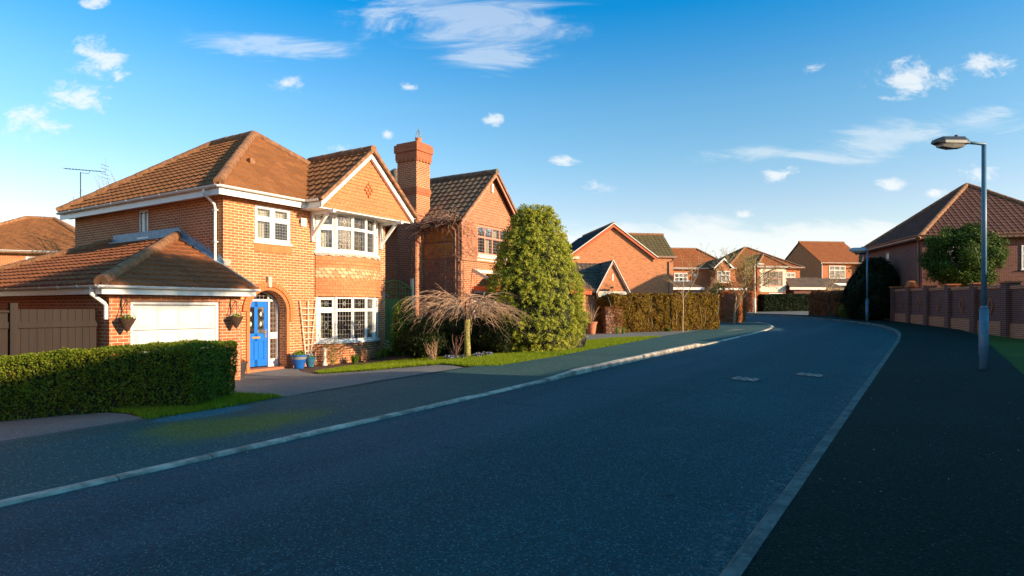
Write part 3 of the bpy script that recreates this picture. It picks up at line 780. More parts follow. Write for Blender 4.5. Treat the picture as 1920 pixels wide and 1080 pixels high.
# edging along the back of the left pavement
mb = MB(); A = offset(LKs, PW - .005); B = offset(LKs, PW + .055); strip(mb, A, B, lambda q: .052, lambda q: .052)
structure('pavement_edging', mb, 'pavement', recalc=False)
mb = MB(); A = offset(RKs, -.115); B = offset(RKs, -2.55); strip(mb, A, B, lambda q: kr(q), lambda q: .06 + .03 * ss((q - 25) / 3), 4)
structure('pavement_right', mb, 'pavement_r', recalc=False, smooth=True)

def sheet(name, pts, mat, lift, step=1.0, kind='structure', wob=0):
    """flat outline draped over the terrain"""
    P_ = []
    m = len(pts)
    for i in range(m):
        a = Vector(pts[i][:2]); b = Vector(pts[(i + 1) % m][:2]); k = max(1, int((b - a).length / .3)) if wob else 1
        for j in range(k):
            c = a.lerp(b, j / k)
            if wob: c += Vector((nz((c.x, c.y, 0), 2.3), nz((c.x, c.y, 5), 2.3))) * wob
            P_.append(c)
    bm = bmesh.new(); vs = [bm.verts.new((p.x, p.y, 0)) for p in P_]; f = bm.faces.new(vs)
    if f.normal.z < 0: f.normal_flip()
    bm.normal_update()
    for ax in (0, 1):
        lo = min(p[ax] for p in P_); hi = max(p[ax] for p in P_); x = math.floor(lo / step) * step + step
        while x < hi:
            no = Vector((1, 0, 0)) if ax == 0 else Vector((0, 1, 0))
            bmesh.ops.bisect_plane(bm, geom=list(bm.verts) + list(bm.edges) + list(bm.faces), plane_co=no * x, plane_no=no); x += step
    for v in bm.verts: v.co.z = H(v.co.x, v.co.y) + lift
    bmesh.ops.recalc_face_normals(bm, faces=bm.faces)
    if sum(f.normal.z for f in bm.faces) < 0: bmesh.ops.reverse_faces(bm, faces=bm.faces)
    me = bpy.data.meshes.new(name); bm.to_mesh(me); bm.free(); me.materials.append(M[mat])
    o = bpy.data.objects.new(name, me); COL.objects.link(o); return tag(o, kind=kind)
Lx = lambda t, s: Vector((*Lc(t, s), 0))
drive_poly = [G(533, 748.5), G(700, 718.5), G(870, 691.5), G(830, 686), G(700, 697), G(590, 703.5), G(565, 699), Lx(2.3, 0), Lx(0, .1), Lx(-3.6, -1.1), Lx(-4.2, -3.5), G(430, 744.5)]
sheet('driveway', drive_poly, 'drive', .035)
sheet('neighbour_driveway', [G(-300, 900), PQ(-9.12, -4), G(147, 818), G(277, 793.5), G(262, 786), G(235, 780), G(200, 777.5), G(150, 779), G(60, 781), G(-300, 800)], 'drive', .035)
# soil of the planting beds, lawns lie on it
bed_poly = [Lx(2.3, -.02), G(565, 699), G(590, 703), G(700, 697), G(830, 686), G(870, 690), G(935, 690), G(1050, 671), G(1100, 660), G(1098, 640), Lx(17, -3), Lx(10, -.6), Lx(9.3, 2.4), Lx(6.1, 1)]
sheet('planting_bed', bed_poly, 'soil', .02)
LAWN = [G(590, 701), G(645, 692), G(740, 680), G(870, 671), G(940, 667.5), G(1050, 663.5), G(1096, 655), G(1100, 641), G(1150, 636.5), G(1240, 633), G(1170, 647), G(1100, 660), G(1050, 671), G(935, 690), G(870, 690), G(830, 686), G(700, 697), G(600, 703.5)]
VERGE = [G(277, 793), G(410, 772), G(533, 749), G(440, 744), G(300, 752), G(60, 768), G(60, 780), G(200, 776.5), G(250, 782)]
sheet('lawn', LAWN, 'turf', .045, wob=.05); sheet('grass_verge', VERGE, 'turf', .04, wob=.03)
sheet('far_driveway', [G(1101, 641), G(1240, 633.5), G(1300, 628.5), G(1400, 619), G(1360, 618), G(1250, 620), G(1110, 629), Lx(17, -2), Lx(16, -3)], 'drive', .038)
sheet('hedge_bed', [G(1110, 629), G(1250, 620), G(1360, 617), G(1330, 610), G(1110, 618)], 'soil', .03)
sheet('side_road', [PQ(-12.5, 56.5), PQ(-8.5, 52), PQ(-6.5, 56), PQ(-5, 62), PQ(-9, 68), PQ(-14, 66.3), PQ(-18, 64), PQ(-17, 60)], 'drive_far', .03, 2)
sheet('verge_right', [PQ(1.5, -8), PQ(1.5, 27), PQ(1.0, 34), PQ(-1, 41), PQ(-4, 47.5), PQ(-7, 52), PQ(-2, 56), PQ(14, 50), PQ(16, -8)], 'turf', .03, 2)

# ------------------------------------------------------------------ blades of grass on the lawns (nobody could count them)
def in_poly(x, y, poly):
    c = False; n = len(poly)
    for i in range(n):
        x0, y0 = poly[i][0], poly[i][1]; x1, y1 = poly[i - 1][0], poly[i - 1][1]
        if (y0 > y) != (y1 > y) and x < (x1 - x0) * (y - y0) / (y1 - y0) + x0: c = not c
    return c
def grass(polys, dens, h, lift):
    C = []
    for poly in polys:
        xs_ = [p[0] for p in poly]; ys_ = [p[1] for p in poly]
        n = int((max(xs_) - min(xs_)) * (max(ys_) - min(ys_)) * dens)
        for _ in range(n):
            x = random.uniform(min(xs_), max(xs_)); y = random.uniform(min(ys_), max(ys_))
            if in_poly(x, y, poly): C.append((x, y, H(x, y) + lift))
    C = np.array(C); n = len(C); ang = rng.uniform(0, 6.283, n); hh = h * rng.uniform(.5, 1.3, n); w = .006 * rng.uniform(.8, 1.6, n)
    V = np.empty((n, 3, 3)); dx = np.cos(ang); dy = np.sin(ang)
    V[:, 0] = C - np.stack([dx * w, dy * w, 0 * w], 1); V[:, 1] = C + np.stack([dx * w, dy * w, 0 * w], 1)
    lean = rng.normal(0, .4, (n, 2)) * hh[:, None]; V[:, 2] = C + np.stack([lean[:, 0], lean[:, 1], hh], 1)
    me = bpy.data.meshes.new('grass'); me.vertices.add(3 * n); me.vertices.foreach_set('co', V.reshape(-1))
    me.loops.add(3 * n); me.loops.foreach_set('vertex_index', np.arange(3 * n, dtype=np.int32)); me.polygons.add(n)
    me.polygons.foreach_set('loop_start', np.arange(0, 3 * n, 3, dtype=np.int32)); me.polygons.foreach_set('loop_total', np.full(n, 3, dtype=np.int32)); me.update(calc_edges=True)
    at = me.attributes.new('tint', 'FLOAT', 'POINT'); at.data.foreach_set('value', np.repeat(rng.uniform(0, 1, n), 3).astype(np.float32))
    me.materials.append(M['grass']); o = bpy.data.objects.new('grass', me); COL.objects.link(o)
    tag(o, 'short green grass of the front lawns and verges', 'grass', kind='stuff')
grass([LAWN, VERGE], 3000, .065, .04)
# ------------------------------------------------------------------ HOUSE 1: near detached house with garage
Z1 = -.17
h1 = thing('detached_house', 'near brick house with blue front door, white barge boards and attached garage', 'house', (CX, CY, Z1), HROT)
wb = MB()
fr = lambda y0: (lambda u, z, n: Vector((u, y0 + n, z)))
lf = lambda x0: (lambda u, z, n: Vector((x0 + n, u, z)))
BC, BH, BS = 4.42, 1.33, .5                                  # bow: centre, half chord, depth
BR = (BH * BH + BS * BS) / (2 * BS); BY = BR - BS; BT = math.asin(BH / BR)
def bow(th, z, off=0): return Vector((BC + (BR + off) * math.sin(th), BY - (BR + off) * math.cos(th), z))
# front wall with the upstairs window, arched porch and both bay openings
wall_open(wb, fr(0), 0, 6.09, -.6, 4.92, [(.95, 2.13, 3.72, 4.74, 0), (.77, 1.97, .02, 1.75, 1), (BC - BH + .08, BC + BH - .08, .82, 2.18, 0), (BC - BH + .08, BC + BH - .08, 3.62, 4.78, 0)], .3)
wall_open(wb, lf(0), .3, 8.4, -.6, 4.92, [(1.7 + 2.05, 4.3, 3.98, 4.80, 0)], .3)
wb.box(6.09 - .3, 6.09, .3, 8.4, -.6, 4.92); wb.box(.3, 5.79, 8.1, 8.4, -.6, 4.92)
wb.build('wall', 'brick', h1)
# garage and its walls
gw = MB()
wall_open(gw, fr(-1.2), -3.31, -.30, -.6, 2.16, [(-2.89, -.86, -.5, 2.0, 0)], .25)
gw.box(-3.31, -3.06, -.95, 9.0, -.6, 2.16); gw.box(-.55, -.30, -.95, 0, -.6, 2.16); gw.box(-3.06, -.002, 8.75, 9.0, -.6, 2.16)
gw.build('garage_wall', 'brick2', h1)
# hollow interior: floors
fl = MB(); fl.box(.3, 5.79, .3, 8.1, .02, .12); fl.box(.3, 5.79, .3, 8.1, 2.6, 2.75); fl.box(.3, 5.79, .3, 8.1, 4.80, 4.88); fl.box(.3, 5.79, 2.6, 2.7, .12, 4.8)
fl.box(2.55, 2.65, .3, 2.6, .12, 4.8)
fl.build('interior', 'room', h1)
# soldier course below the upstairs window
so = MB(); so.box(.93, 2.15, -.012, .0, 3.44, 3.665); so.build('soldier_course', 'rubbed', h1)
# arch rings
ar = MB(); ac = 1.37
for k in range(26):
    a0 = math.pi * k / 26; a1 = math.pi * (k + 1) / 26 - .012
    for r0, r1, y0, y1 in ((.605, .70, -.035, .02), (.705, .83, -.07, -.0)):
        pts = [(ac + r * math.cos(a), y0, 1.75 + r * math.sin(a)) for r, a in ((r0, a0), (r1, a0), (r1, a1), (r0, a1))]
        ar.prism(pts, (0, y1 - y0, 0))
for sx in (-1, 1):
    ar.box(ac + sx * .605, ac + sx * .70, -.035, .02, -.1, 1.75)
    if sx > 0: ar.box(ac + sx * .705, ac + sx * .83, -.07, 0, 1.45, 1.75)
ar.build('arch_ring', 'rubbed', h1)
ks = MB(); ks.prism([(ac - .05, -.1, 2.44), (ac + .05, -.1, 2.44), (ac + .065, -.1, 2.74), (ac - .065, -.1, 2.74)], (0, .1, 0)); ks.build('keystone', 'stone', h1)
# porch interior: door wall, step
pf = MB(); yd = .36
pf.box(.77, .85, yd, yd + .07, .14, 2.08); pf.box(1.62, 1.68, yd - .02, yd + .07, .14, 2.08); pf.box(1.93, 1.97, yd - .02, yd + .07, .14, 2.08)
pf.box(.77, 1.97, yd - .02, yd + .07, 2.04, 2.10); pf.box(1.68, 1.93, yd - .01, yd + .06, .14, .36); pf.box(1.68, 1.93, yd - .01, yd + .06, .95, 1.13)
for a in range(12):
    a0 = math.pi * a / 12; a1 = math.pi * (a + 1) / 12
    if math.sin(a0) * .6 + 1.75 < 2.02 and math.sin(a1) * .6 + 1.75 < 2.02: continue
    pts = [(ac + r * math.cos(q), yd, 1.75 + r * math.sin(q)) for r, q in ((.55, a0), (.6, a0), (.6, a1), (.55, a1))]; pf.prism(pts, (0, .06, 0))
pf.box(1.62, 1.67, yd, yd + .05, 2.10, 2.30)
fr1 = pf.build('door_frame', 'upvc', h1)
pg = MB(); pg.poly([(1.68, yd + .02, .36), (1.93, yd + .02, .36), (1.93, yd + .02, .95), (1.68, yd + .02, .95)]); pg.poly([(1.68, yd + .02, 1.13), (1.93, yd + .02, 1.13), (1.93, yd + .02, 2.04), (1.68, yd + .02, 2.04)])
pg.poly([(ac + .58 * math.cos(q), yd + .03, 1.75 + .58 * math.sin(q)) for q in np.linspace(.5, math.pi - .5, 14)]); pg.build('side_light', 'glass', fr1)
lm = MB()
for z in np.arange(.5, 2.0, .15):
    if .93 < z < 1.15: continue
    lm.box(1.68, 1.93, yd + .008, yd + .018, z - .006, z + .006)
lm.box(1.8, 1.812, yd + .008, yd + .018, .36, .95); lm.box(1.8, 1.812, yd + .008, yd + .018, 1.13, 2.04)
for x in (1.0, 1.12, 1.24, 1.36, 1.48): lm.box(x, x + .012, yd + .015, yd + .025, 2.10, 1.75 + math.sqrt(.58 ** 2 - (x - ac) ** 2))
lm.box(.88, 1.62, yd + .015, yd + .025, 2.19, 2.2)
lm.build('leading', 'came', fr1)
dr = MB(); x0, x1 = .86, 1.61; zb, zt = .17, 2.03; Y = yd
# stiles and rails leave recessed panels and two tall lights
for a, b, c, d in ((x0, x0 + .11, zb, zt), (x1 - .11, x1, zb, zt), (x0 + .32, x1 - .32, zb, zt), (x0 + .11, x1 - .11, zb, zb + .2), (x0 + .11, x1 - .11, zt - .16, zt), (x0 + .11, x1 - .11, zb + .72, zb + .95)):
    dr.box(a, b, Y, Y + .045, c, d)
for a, b in ((x0 + .11, x0 + .32), (x1 - .32, x1 - .11)):
    dr.box(a, b, Y + .02, Y + .04, zb + .2, zb + .72); dr.box(a + .035, b - .035, Y + .006, Y + .03, zb + .235, zb + .685)
dr = dr.build('front_door', 'blue', h1, bevel=.004)
dg = MB()
for a, b in ((x0 + .11, x0 + .32), (x1 - .32, x1 - .11)): dg.box(a, b, Y + .018, Y + .03, zb + .95, zt - .16)
dg.build('door_glass', 'glass_far', dr)
for cx in (x0 + .215, x1 - .215):
    for cz in (zb + 1.22, zb + 1.5): dd = MB(); dd.prism([(cx - .035, Y + .008, cz), (cx, Y + .008, cz - .075), (cx + .035, Y + .008, cz), (cx, Y + .008, cz + .075)], (0, .012, 0)); dd.build('diamond_light', 'curtain', dr)
hd = MB(); hd.box(x1 - .085, x1 - .05, Y - .015, Y, zb + .82, zb + 1.06); hd.tube([(x1 - .067, Y - .01, zb + .97), (x1 - .067, Y - .05, zb + .97), (x1 - .17, Y - .055, zb + .965)], .012, 8); hd.build('door_handle', 'brass', dr)
lb = MB(); lb.box((x0 + x1) / 2 - .13, (x0 + x1) / 2 + .13, Y - .012, Y, zb + .80, zb + .86); lb.build('letter_box', 'brass', dr)
st = MB(); st.box(.775, 1.965, -.02, yd + .3, -.2, .135); st.box(.55, 2.25, -.95, -.022, -.3, .05); st.build('porch_step', 'path_brick', h1, bevel=.008)
# upstairs window
def upwin():
    w, h = 1.18, 1.02
    L_ = [(.075, .52, .09, .60), (.075, .52, .71, .95), (.655, 1.105, .09, .60), (.655, 1.105, .71, .95)]
    return window(h1, (.95, 0, 3.72), (0, -1, 0), w, h, L_, inset=.02, lead=(.085, .085), sill=.04, curtain=[('curtain', -.1, .8), ('curtain', -.1, 1.1), None, ('curtain', -.1, 1.1)], motif=False)
upwin()
# window of the side wall
window(h1, (0, 4.3, 3.98), (-1, 0, 0), .55, .82, [(.05, .25, .06, .76), (.31, .50, .06, .76)], inset=.02, sill=.04, glass='glass_far')
# bay windows on the bow
def bay(zb, zt, zsplit, lead, sill_z):
    f = MB(); an = [(-BT + 2 * BT * k / 5) for k in range(6)]
    fr_ = []
    for k in range(5):
        a = bow(an[k], 0); b = bow(an[k + 1], 0); d = (b - a).normalized(); w = (b - a).length; n = Vector((d.y, -d.x, 0))
        fr_.append((a, d, w, n))
    def bx(mb, a, d, n, u0, u1, z0, z1, c0, c1):
        P = lambda u, z, c: Vector((a.x + d.x * u + n.x * c, a.y + d.y * u + n.y * c, z))
        mb.add([P(u0, z0, c0), P(u1, z0, c0), P(u1, z0, c1), P(u0, z0, c1), P(u0, z1, c0), P(u1, z1, c0), P(u1, z1, c1), P(u0, z1, c1)],
               [(0, 3, 2, 1), (4, 5, 6, 7), (0, 1, 5, 4), (1, 2, 6, 5), (2, 3, 7, 6), (3, 0, 4, 7)])
    lights = []
    for k, (a, d, w, n) in enumerate(fr_):
        e = .075 if k in (0, 4) else .05
        bx(f, a, d, n, 0, e, zb, zt, -.08, 0); bx(f, a, d, n, w - e, w, zb, zt, -.08, 0)
        bx(f, a, d, n, e, w - e, zb, zb + .07, -.08, 0); bx(f, a, d, n, e, w - e, zt - .06, zt, -.08, 0); bx(f, a, d, n, e, w - e, zsplit - .045, zsplit + .045, -.08, 0)
        if k in (0, 4):      # opening casements carry a second frame
            for z0, z1 in ((zb + .07, zsplit - .045), (zsplit + .045, zt - .06)):
                bx(f, a, d, n, e, e + .04, z0, z1, -.06, .012); bx(f, a, d, n, w - e - .04, w - e, z0, z1, -.06, .012)
                bx(f, a, d, n, e + .04, w - e - .04, z0, z0 + .04, -.06, .012); bx(f, a, d, n, e + .04, w - e - .04, z1 - .04, z1, -.06, .012)
            lights.append((a, d, n, e + .04, w - e - .04))
        else: lights.append((a, d, n, e, w - e))
        c = bow(an[k], 0)
        f.tube([(c.x, c.y, zb), (c.x, c.y, zt)], .034, 8)
    o = f.build('bay_window', 'upvc', h1)
    for k, (a, d, n, u0, u1) in enumerate(lights):
        g = MB(); l = MB(); P = lambda u, z, c: Vector((a.x + d.x * u + n.x * c, a.y + d.y * u + n.y * c, z))
        ex = .04 if k in (0, 4) else 0
        for z0, z1, big in ((zb + .07 + ex, zsplit - .045 - ex, 1), (zsplit + .045 + ex, zt - .06 - ex, 0)):
            g.poly([P(u0, z0, -.03), P(u1, z0, -.03), P(u1, z1, -.03), P(u0, z1, -.03)])
            kx = max(2, round((u1 - u0) / lead)); kz = max(2, round((z1 - z0) / (lead * 1.35)))
            for j in range(1, kx):
                u = u0 + (u1 - u0) * j / kx; bx(l, a, d, n, u - .005, u + .005, z0, z1, -.028, -.018)
            for j in range(1, kz):
                z = z0 + (z1 - z0) * j / kz; bx(l, a, d, n, u0, u1, z - .005, z + .005, -.027, -.019)
            if (big and k % 2 == 0) or not big:
                cu, cv = (u0 + u1) / 2, (z0 + z1) / 2; r = .065 if big else .04
                q = [P(cu, cv - r * 1.8, -.016), P(cu + r, cv, -.016), P(cu, cv + r * 1.8, -.016), P(cu - r, cv, -.016)]
                for s0, s1 in zip(q, q[1:] + q[:1]): l.beam(s0, s1, .016, .008, n)
        g.build('pane', 'glass', o); l.build('leading', 'came', o)
    s_ = MB(); A = [bow(q, sill_z, .07) for q in np.linspace(-BT * 1.06, BT * 1.06, 25)]; B = [bow(q, sill_z, -.1) for q in np.linspace(-BT * 1.06, BT * 1.06, 25)]
    for a, b, c, d in zip(A, A[1:], B[1:], B): s_.prism([a, b, c, d], (0, 0, .065))
    s_.build('sill', 'upvc', o)
    # head board
    return o
bayL = bay(.80, 2.20, 1.78, .105, .735)
bayU = bay(3.62, 4.80, 4.36, .105, 3.555)
def drape(parent, th0, th1, z0, z1, mat):
    m = MB(); P_ = [bow(q, 0, -.22 + .02 * math.sin(i * 1.7)) for i, q in enumerate(np.linspace(th0, th1, 16))]
    for a, b in zip(P_, P_[1:]): m.poly([(a.x, a.y, z0), (b.x, b.y, z0), (b.x, b.y, z1), (a.x, a.y, z1)])
    m.build('curtain', mat, parent)
drape(bayU, -.72, -.46, 3.6, 4.8, 'curtain'); drape(bayU, -.27, .28, 3.6, 4.8, 'drape'); drape(bayU, .46, .74, 3.6, 4.8, 'drape'); drape(bayL, -.70, -.62, .8, 2.2, 'curtain')
bd = MB(); A = np.linspace(-BT, BT, 21)
for a, b in zip(A, A[1:]): bd.prism([bow(a, 4.80), bow(b, 4.80), (bow(b, 0).x, .0, 4.80), (bow(a, 0).x, .0, 4.80)], (0, 0, .04))
bd.build('bay_soffit', 'cream', h1)
# brick base of the bay
bb = MB(); A = np.linspace(-BT, BT, 31)
for a, b in zip(A, A[1:]):
    for z0, z1 in ((-.6, .735),):
        u0, u1 = BR * a, BR * b
        bb.poly([bow(a, z0), bow(b, z0), bow(b, z1), bow(a, z1)], [(u0, z0), (u1, z0), (u1, z1), (u0, z1)])
    bb.poly([bow(a, .735), bow(b, .735), (bow(b, 0).x, 0, .735), (bow(a, 0).x, 0, .735)])
bb.build('bay_wall', 'brick', h1, recalc=False)
# hung tiles between the bay windows: plain courses and two scalloped courses
def hung_course(mb, fn, u0, u1, z0, z1, w=.165, shape=None, stag=0):
    n = int((u1 - u0) / w) + 2; s0 = u0 - (w / 2 if stag else 0)
    for i in range(n):
        a = s0 + i * w; b = a + w - .004
        a = max(a, u0); b = min(b, u1)
        if b - a < .02: continue
        j = random.uniform(-.002, .003)
        if shape and b - a > w * .7:
            pts = [(a, z0 + .055), (a + (b - a) * .12, z0 + .022), (a + (b - a) * .32, z0 + .003), (a + (b - a) * .5, z0 - .003), (a + (b - a) * .68, z0 + .003), (a + (b - a) * .88, z0 + .022), (b, z0 + .055), (b, z1), (a, z1)]
        else: pts = [(a, z0 + j), (b, z0 + j), (b, z1), (a, z1)]
        off = lambda z: .030 - .022 * (z - z0) / (z1 - z0)
        F_ = [fn(u, z, off(z) + j) for u, z in pts]; B_ = [fn(u, z, off(z) - .012) for u, z in pts]; m = len(pts)
        k = len(mb.v); mb.v += [tuple(q) for q in F_ + B_]
        mb.uv[len(mb.f)] = [(u + stag * .0825, z) for u, z in pts]; mb.f.append(tuple(k + q for q in range(m)))
        for q in range(m - 2): mb.f.append((k + q, k + m + q, k + m + q + 1, k + q + 1))
        mb.f.append((k, k + m - 1, k + 2 * m - 1, k + m))
tb = MB(); U = BR * BT * 1.02
bf = lambda u, z, o: bow(u / BR, z, o + .05)
z = 2.21; i = 0; sb = MB()
while z < 3.42:
    sc = 5 <= i <= 7
    hung_course(sb if sc else tb, bf, -U, U, z, z + .135, shape='s' if sc else None, stag=i % 2); z += .112; i += 1
tb.build('hung_tiles', 'hung', h1, recalc=False); sb.build('scalloped_tiles', 'scallop', h1, recalc=False)
tk = MB(); A = np.linspace(-BT * 1.02, BT * 1.02, 31)
for a, b in zip(A, A[1:]): tk.poly([bow(a, 2.20, .045), bow(b, 2.20, .045), bow(b, 3.50, .045), bow(a, 3.50, .045)])
tk.poly([bow(q, 2.2, .045) for q in A] + [(BC + BH, .01, 2.2), (BC - BH, .01, 2.2)])
tk.poly([bow(q, 3.5, .045) for q in A] + [(BC + BH, .01, 3.5), (BC - BH, .01, 3.5)])
tk.build('tile_backing', 'brick2', h1)
ap = MB()
A = np.linspace(-BT * 1.03, BT * 1.03, 41)
for a, b in zip(A, A[1:]):
    d0 = 3.47 + .022 * math.sin(a * 31) + random.uniform(-.008, .008); d1 = 3.47 + .022 * math.sin(b * 31)
    ap.poly([bow(a, d0, .088), bow(b, d1, .088), bow(b, 3.555, .075), bow(a, 3.555, .075)])
ap.build('lead_apron', 'mortar', h1, recalc=False)
# front gable with hung tiles and diamond
gx, gz0, gzt, gw_ = 4.455, 4.86, 6.50, 1.90
GY = -.86
gb = MB(); gb.prism([(gx - gw_ - .05, GY + .02, 4.84), (gx + gw_ + .05, GY + .02, 4.84), (gx, GY + .02, gzt + .05)], (0, .10, 0)); gb.build('gable_backing', 'brick2', h1)
tb = MB(); z = 4.83; i = 0
while z < gzt - .02:
    hw = gw_ * (1 - (z - 4.83) / (gzt - 4.83)) + .03
    hung_course(tb, lambda u, z, o: Vector((gx + u, GY - o + .01, z)), -hw, hw, z, z + .13, stag=i % 2); z += .108; i += 1
tb.build('hung_tiles', 'hung', h1, recalc=False)
dm = MB()
for r_ in range(-3, 4):
    for c in range(-3, 4):
        if abs(r_) + abs(c) > 3 or (r_ + c) % 2 == 0 and False: continue
        if abs(r_) + abs(c) == 1 and False: continue
        cx_, cz_ = gx + c * .075 - .02, 5.62 + r_ * .095
        if (r_ + c) % 2: continue
        dm.prism([(cx_ - .05, GY - .06, cz_), (cx_, GY - .06, cz_ - .07), (cx_ + .05, GY - .06, cz_), (cx_, GY - .05, cz_ + .07)], (0, .02, 0))
dm.build('diamond_tiles', 'rubbed', h1)
sfm = MB(); sfm.box(gx - 2.0, gx + 2.0, GY, .0, 4.79, 4.83); sfm.build('gable_soffit', 'upvc', h1)
# barge boards
bg_ = MB(); YB = -.98
for sx in (-1, 1):
    e0 = Vector((gx + sx * 2.02, YB, 4.80)); e1 = Vector((gx, YB, 4.80 + 2.02 * .905))
    dn = Vector((0, 0, -1)); w_ = .235
    bg_.prism([e0 + Vector((0, 0, w_ * .0)), e1 - Vector((0, 0, 0)), e1 + Vector((0, 0, w_)), e0 + Vector((sx * .0, 0, w_))], (0, .03, 0))
    a = Vector((gx + sx * 2.02, YB + .03, 4.81)); b = Vector((gx + sx * 2.02, GY + .1, 4.81))
    bg_.prism([e0 + Vector((0, .03, 0)), e1 + Vector((0, .03, 0)), e1 + Vector((0, .03, .02)), e0 + Vector((0, .03, .02))], (0, .10, 0))
bg_.build('barge_board', 'upvc', h1)
# brackets below the gable
for bx_ in (2.90, 5.85):
    k = MB(); k.box(bx_ - .045, bx_ + .045, -.09, -.001, 3.88, 4.79); k.box(bx_ - .045, bx_ + .045, -.86, -.09, 4.70, 4.79)
    k.beam((bx_, -.07, 4.06), (bx_, -.74, 4.72), .085, .085); k.build('gable_bracket', 'upvc', h1, bevel=.006)
    k = MB(); k.box(bx_ - .05, bx_ + .05, -1.02, -.862, 4.70, 4.80); k.build('bracket_cap', 'upvc', h1, bevel=.006)
# roofs
T1 = .759; E1 = 5.05; c1 = math.cos(math.atan(T1)); s1 = math.sin(math.atan(T1)); OV = .35
pl = []
WX = 6.09; hr = (WX / 2 + OV) / c1
pl.append(((-OV, 8.75, E1), (0, -1, 0), (c1, 0, s1), 9.1, hr, [((-OV, -OV, 0), (-1, 1, 0)), ((-OV, 8.75, 0), (-1, -1, 0))]))
pl.append(((WX + OV, -OV, E1), (0, 1, 0), (-c1, 0, s1), 9.1, hr, [((WX + OV, -OV, 0), (1, 1, 0)), ((WX + OV, 8.75, 0), (1, -1, 0))]))
pl.append(((-OV, -OV, E1), (1, 0, 0), (0, c1, s1), WX + 2 * OV, hr, [((-OV, -OV, 0), (1, -1, 0)), ((WX + OV, -OV, 0), (-1, -1, 0))]))
pl.append(((WX + OV, 8.75, E1), (-1, 0, 0), (0, -c1, s1), WX + 2 * OV, hr, [((-OV, 8.75, 0), (1, 1, 0)), ((WX + OV, 8.75, 0), (-1, 1, 0))]))
roof_mesh('roof', 'tile1', h1, pl)
TG = .905; cg = math.cos(math.atan(TG)); sg = math.sin(math.atan(TG)); RG = 4.80 + .235 + 2.02 * TG
hg = 2.08 / cg
roof_mesh('gable_roof', 'tile1', h1, [((gx - 2.08, 2.6, RG - 2.08 * TG + .01), (0, -1, 0), (cg, 0, sg), 3.62, hg, [((0, 0, E1 + T1 * OV - .12), (0, -T1, 1))]),
                                     ((gx + 2.08, -1.02, RG - 2.08 * TG + .01), (0, 1, 0), (-cg, 0, sg), 3.62, hg, [((0, 0, E1 + T1 * OV - .12), (0, -T1, 1))])])
ov = MB()   # verge tiles of the gable
for sx in (-1, 1):
    for k in range(9):
        a = Vector((gx + sx * (2.10 - 2.05 * k / 9), -1.06, RG - (2.10 - 2.05 * k / 9) * TG + .03 + .012)); b = Vector((gx + sx * (2.10 - 2.05 * (k + 1.06) / 9), -1.06, RG - (2.10 - 2.05 * (k + 1.06) / 9) * TG + .03))
        ov.beam(a, b, .09, .10, (0, 0, 1))
ov.build('verge_tiles', 'ridge', h1)
rp = MB(); top = E1 + T1 * (WX / 2 + OV) + .04; yf = WX / 2
caps(rp, (WX / 2, yf, top), (WX / 2, 8.4 - yf, top)); caps(rp, (-OV, -OV, E1 + .06), (WX / 2, yf, top)); caps(rp, (WX + OV, -OV, E1 + .06), (WX / 2, yf, top)); caps(rp, (-OV, 8.75, E1 + .06), (WX / 2, 8.4 - yf, top))
caps(rp, (WX + OV, 8.75, E1 + .06), (WX / 2, 8.4 - yf, top)); caps(rp, (gx, -1.08, RG + .05), (gx, 1.95, RG + .05))
rp.build('ridge_tiles', 'ridge', h1, smooth=False)
vt = MB(); vt.box(1.5, 1.66, 1.0, 1.2, E1 + T1 * 1.35, E1 + T1 * 1.55 + .06); vt.build('roof_vent', 'ridge', h1)
# fascia, soffit, gutters, downpipes
fa = MB()
fa.box(-.32, -.30, -.32, 8.72, 4.80, 5.03); fa.box(-.30, gx - 2.0, -.32, -.30, 4.80, 5.03); fa.box(gx - 2.02, gx - 1.99, -.98, -.32, 4.80, 5.0)
fa.box(WX + .30, WX + .32, -.32, 8.72, 4.80, 5.03)
fa.build('fascia', 'upvc', h1)
so = MB(); so.box(-.30, -.001, -.30, 8.7, 4.86, 4.875); so.box(-.001, gx - 2.0, -.30, -.001, 4.86, 4.875); so.build('soffit', 'upvc', h1)
gu = MB(); gutter(gu, [(-.39, 8.7, 5.03), (-.39, -.39, 5.03), (gx - 2.09, -.39, 5.03)]); gutter(gu, [(gx - 2.10, -.33, 5.03), (gx - 2.10, -.98, 5.03)]); gu.tube([(gx + 2.1, -.95, 5.0), (gx + 2.1, -.80, 5.0)], .05, 8)
gu.build('gutter', 'upvc', h1)
dp = MB(); dp.tube([(-.39, .25, 4.98), (-.39, .25, 4.86), (-.10, .25, 4.62), (-.07, .25, 4.5), (-.07, .25, 3.05)], .036, 10)
for z in (4.45, 3.6): dp.box(-.12, -.0, .19, .31, z, z + .03)
dp.build('downpipe', 'upvc', h1)
# garage roof (lean-to with two hips), flashings, door
TL = .43; EG = 2.33; cl = math.cos(math.atan(TL)); sl = math.sin(math.atan(TL)); gl = 3.6 / cl
roof_mesh('garage_roof', 'tile_g', h1, [((-3.6, 9.35, EG), (0, -1, 0), (cl, 0, sl), 10.85, gl, [((-3.6, -1.5, 0), (-1, 1, 0)), ((-3.6, 9.35, 0), (-1, -1, 0))]),
                                       ((-3.6, -1.5, EG), (1, 0, 0), (0, cl, sl), 3.6, gl, [((-3.6, -1.5, 0), (1, -1, 0))]),
                                       ((0, 9.35, EG), (-1, 0, 0), (0, -cl, sl), 3.6, gl, [((-3.6, 9.35, 0), (1, 1, 0))])])
rp = MB(); caps(rp, (-3.6, -1.5, EG + .05), (-.08, 2.02, EG + 3.52 * TL + .06)); caps(rp, (-3.6, 9.35, EG + .05), (-.08, 5.83, EG + 3.52 * TL + .06)); rp.build('hip_tiles', 'ridge', h1)
fh = MB(); zt_ = EG + 3.6 * TL
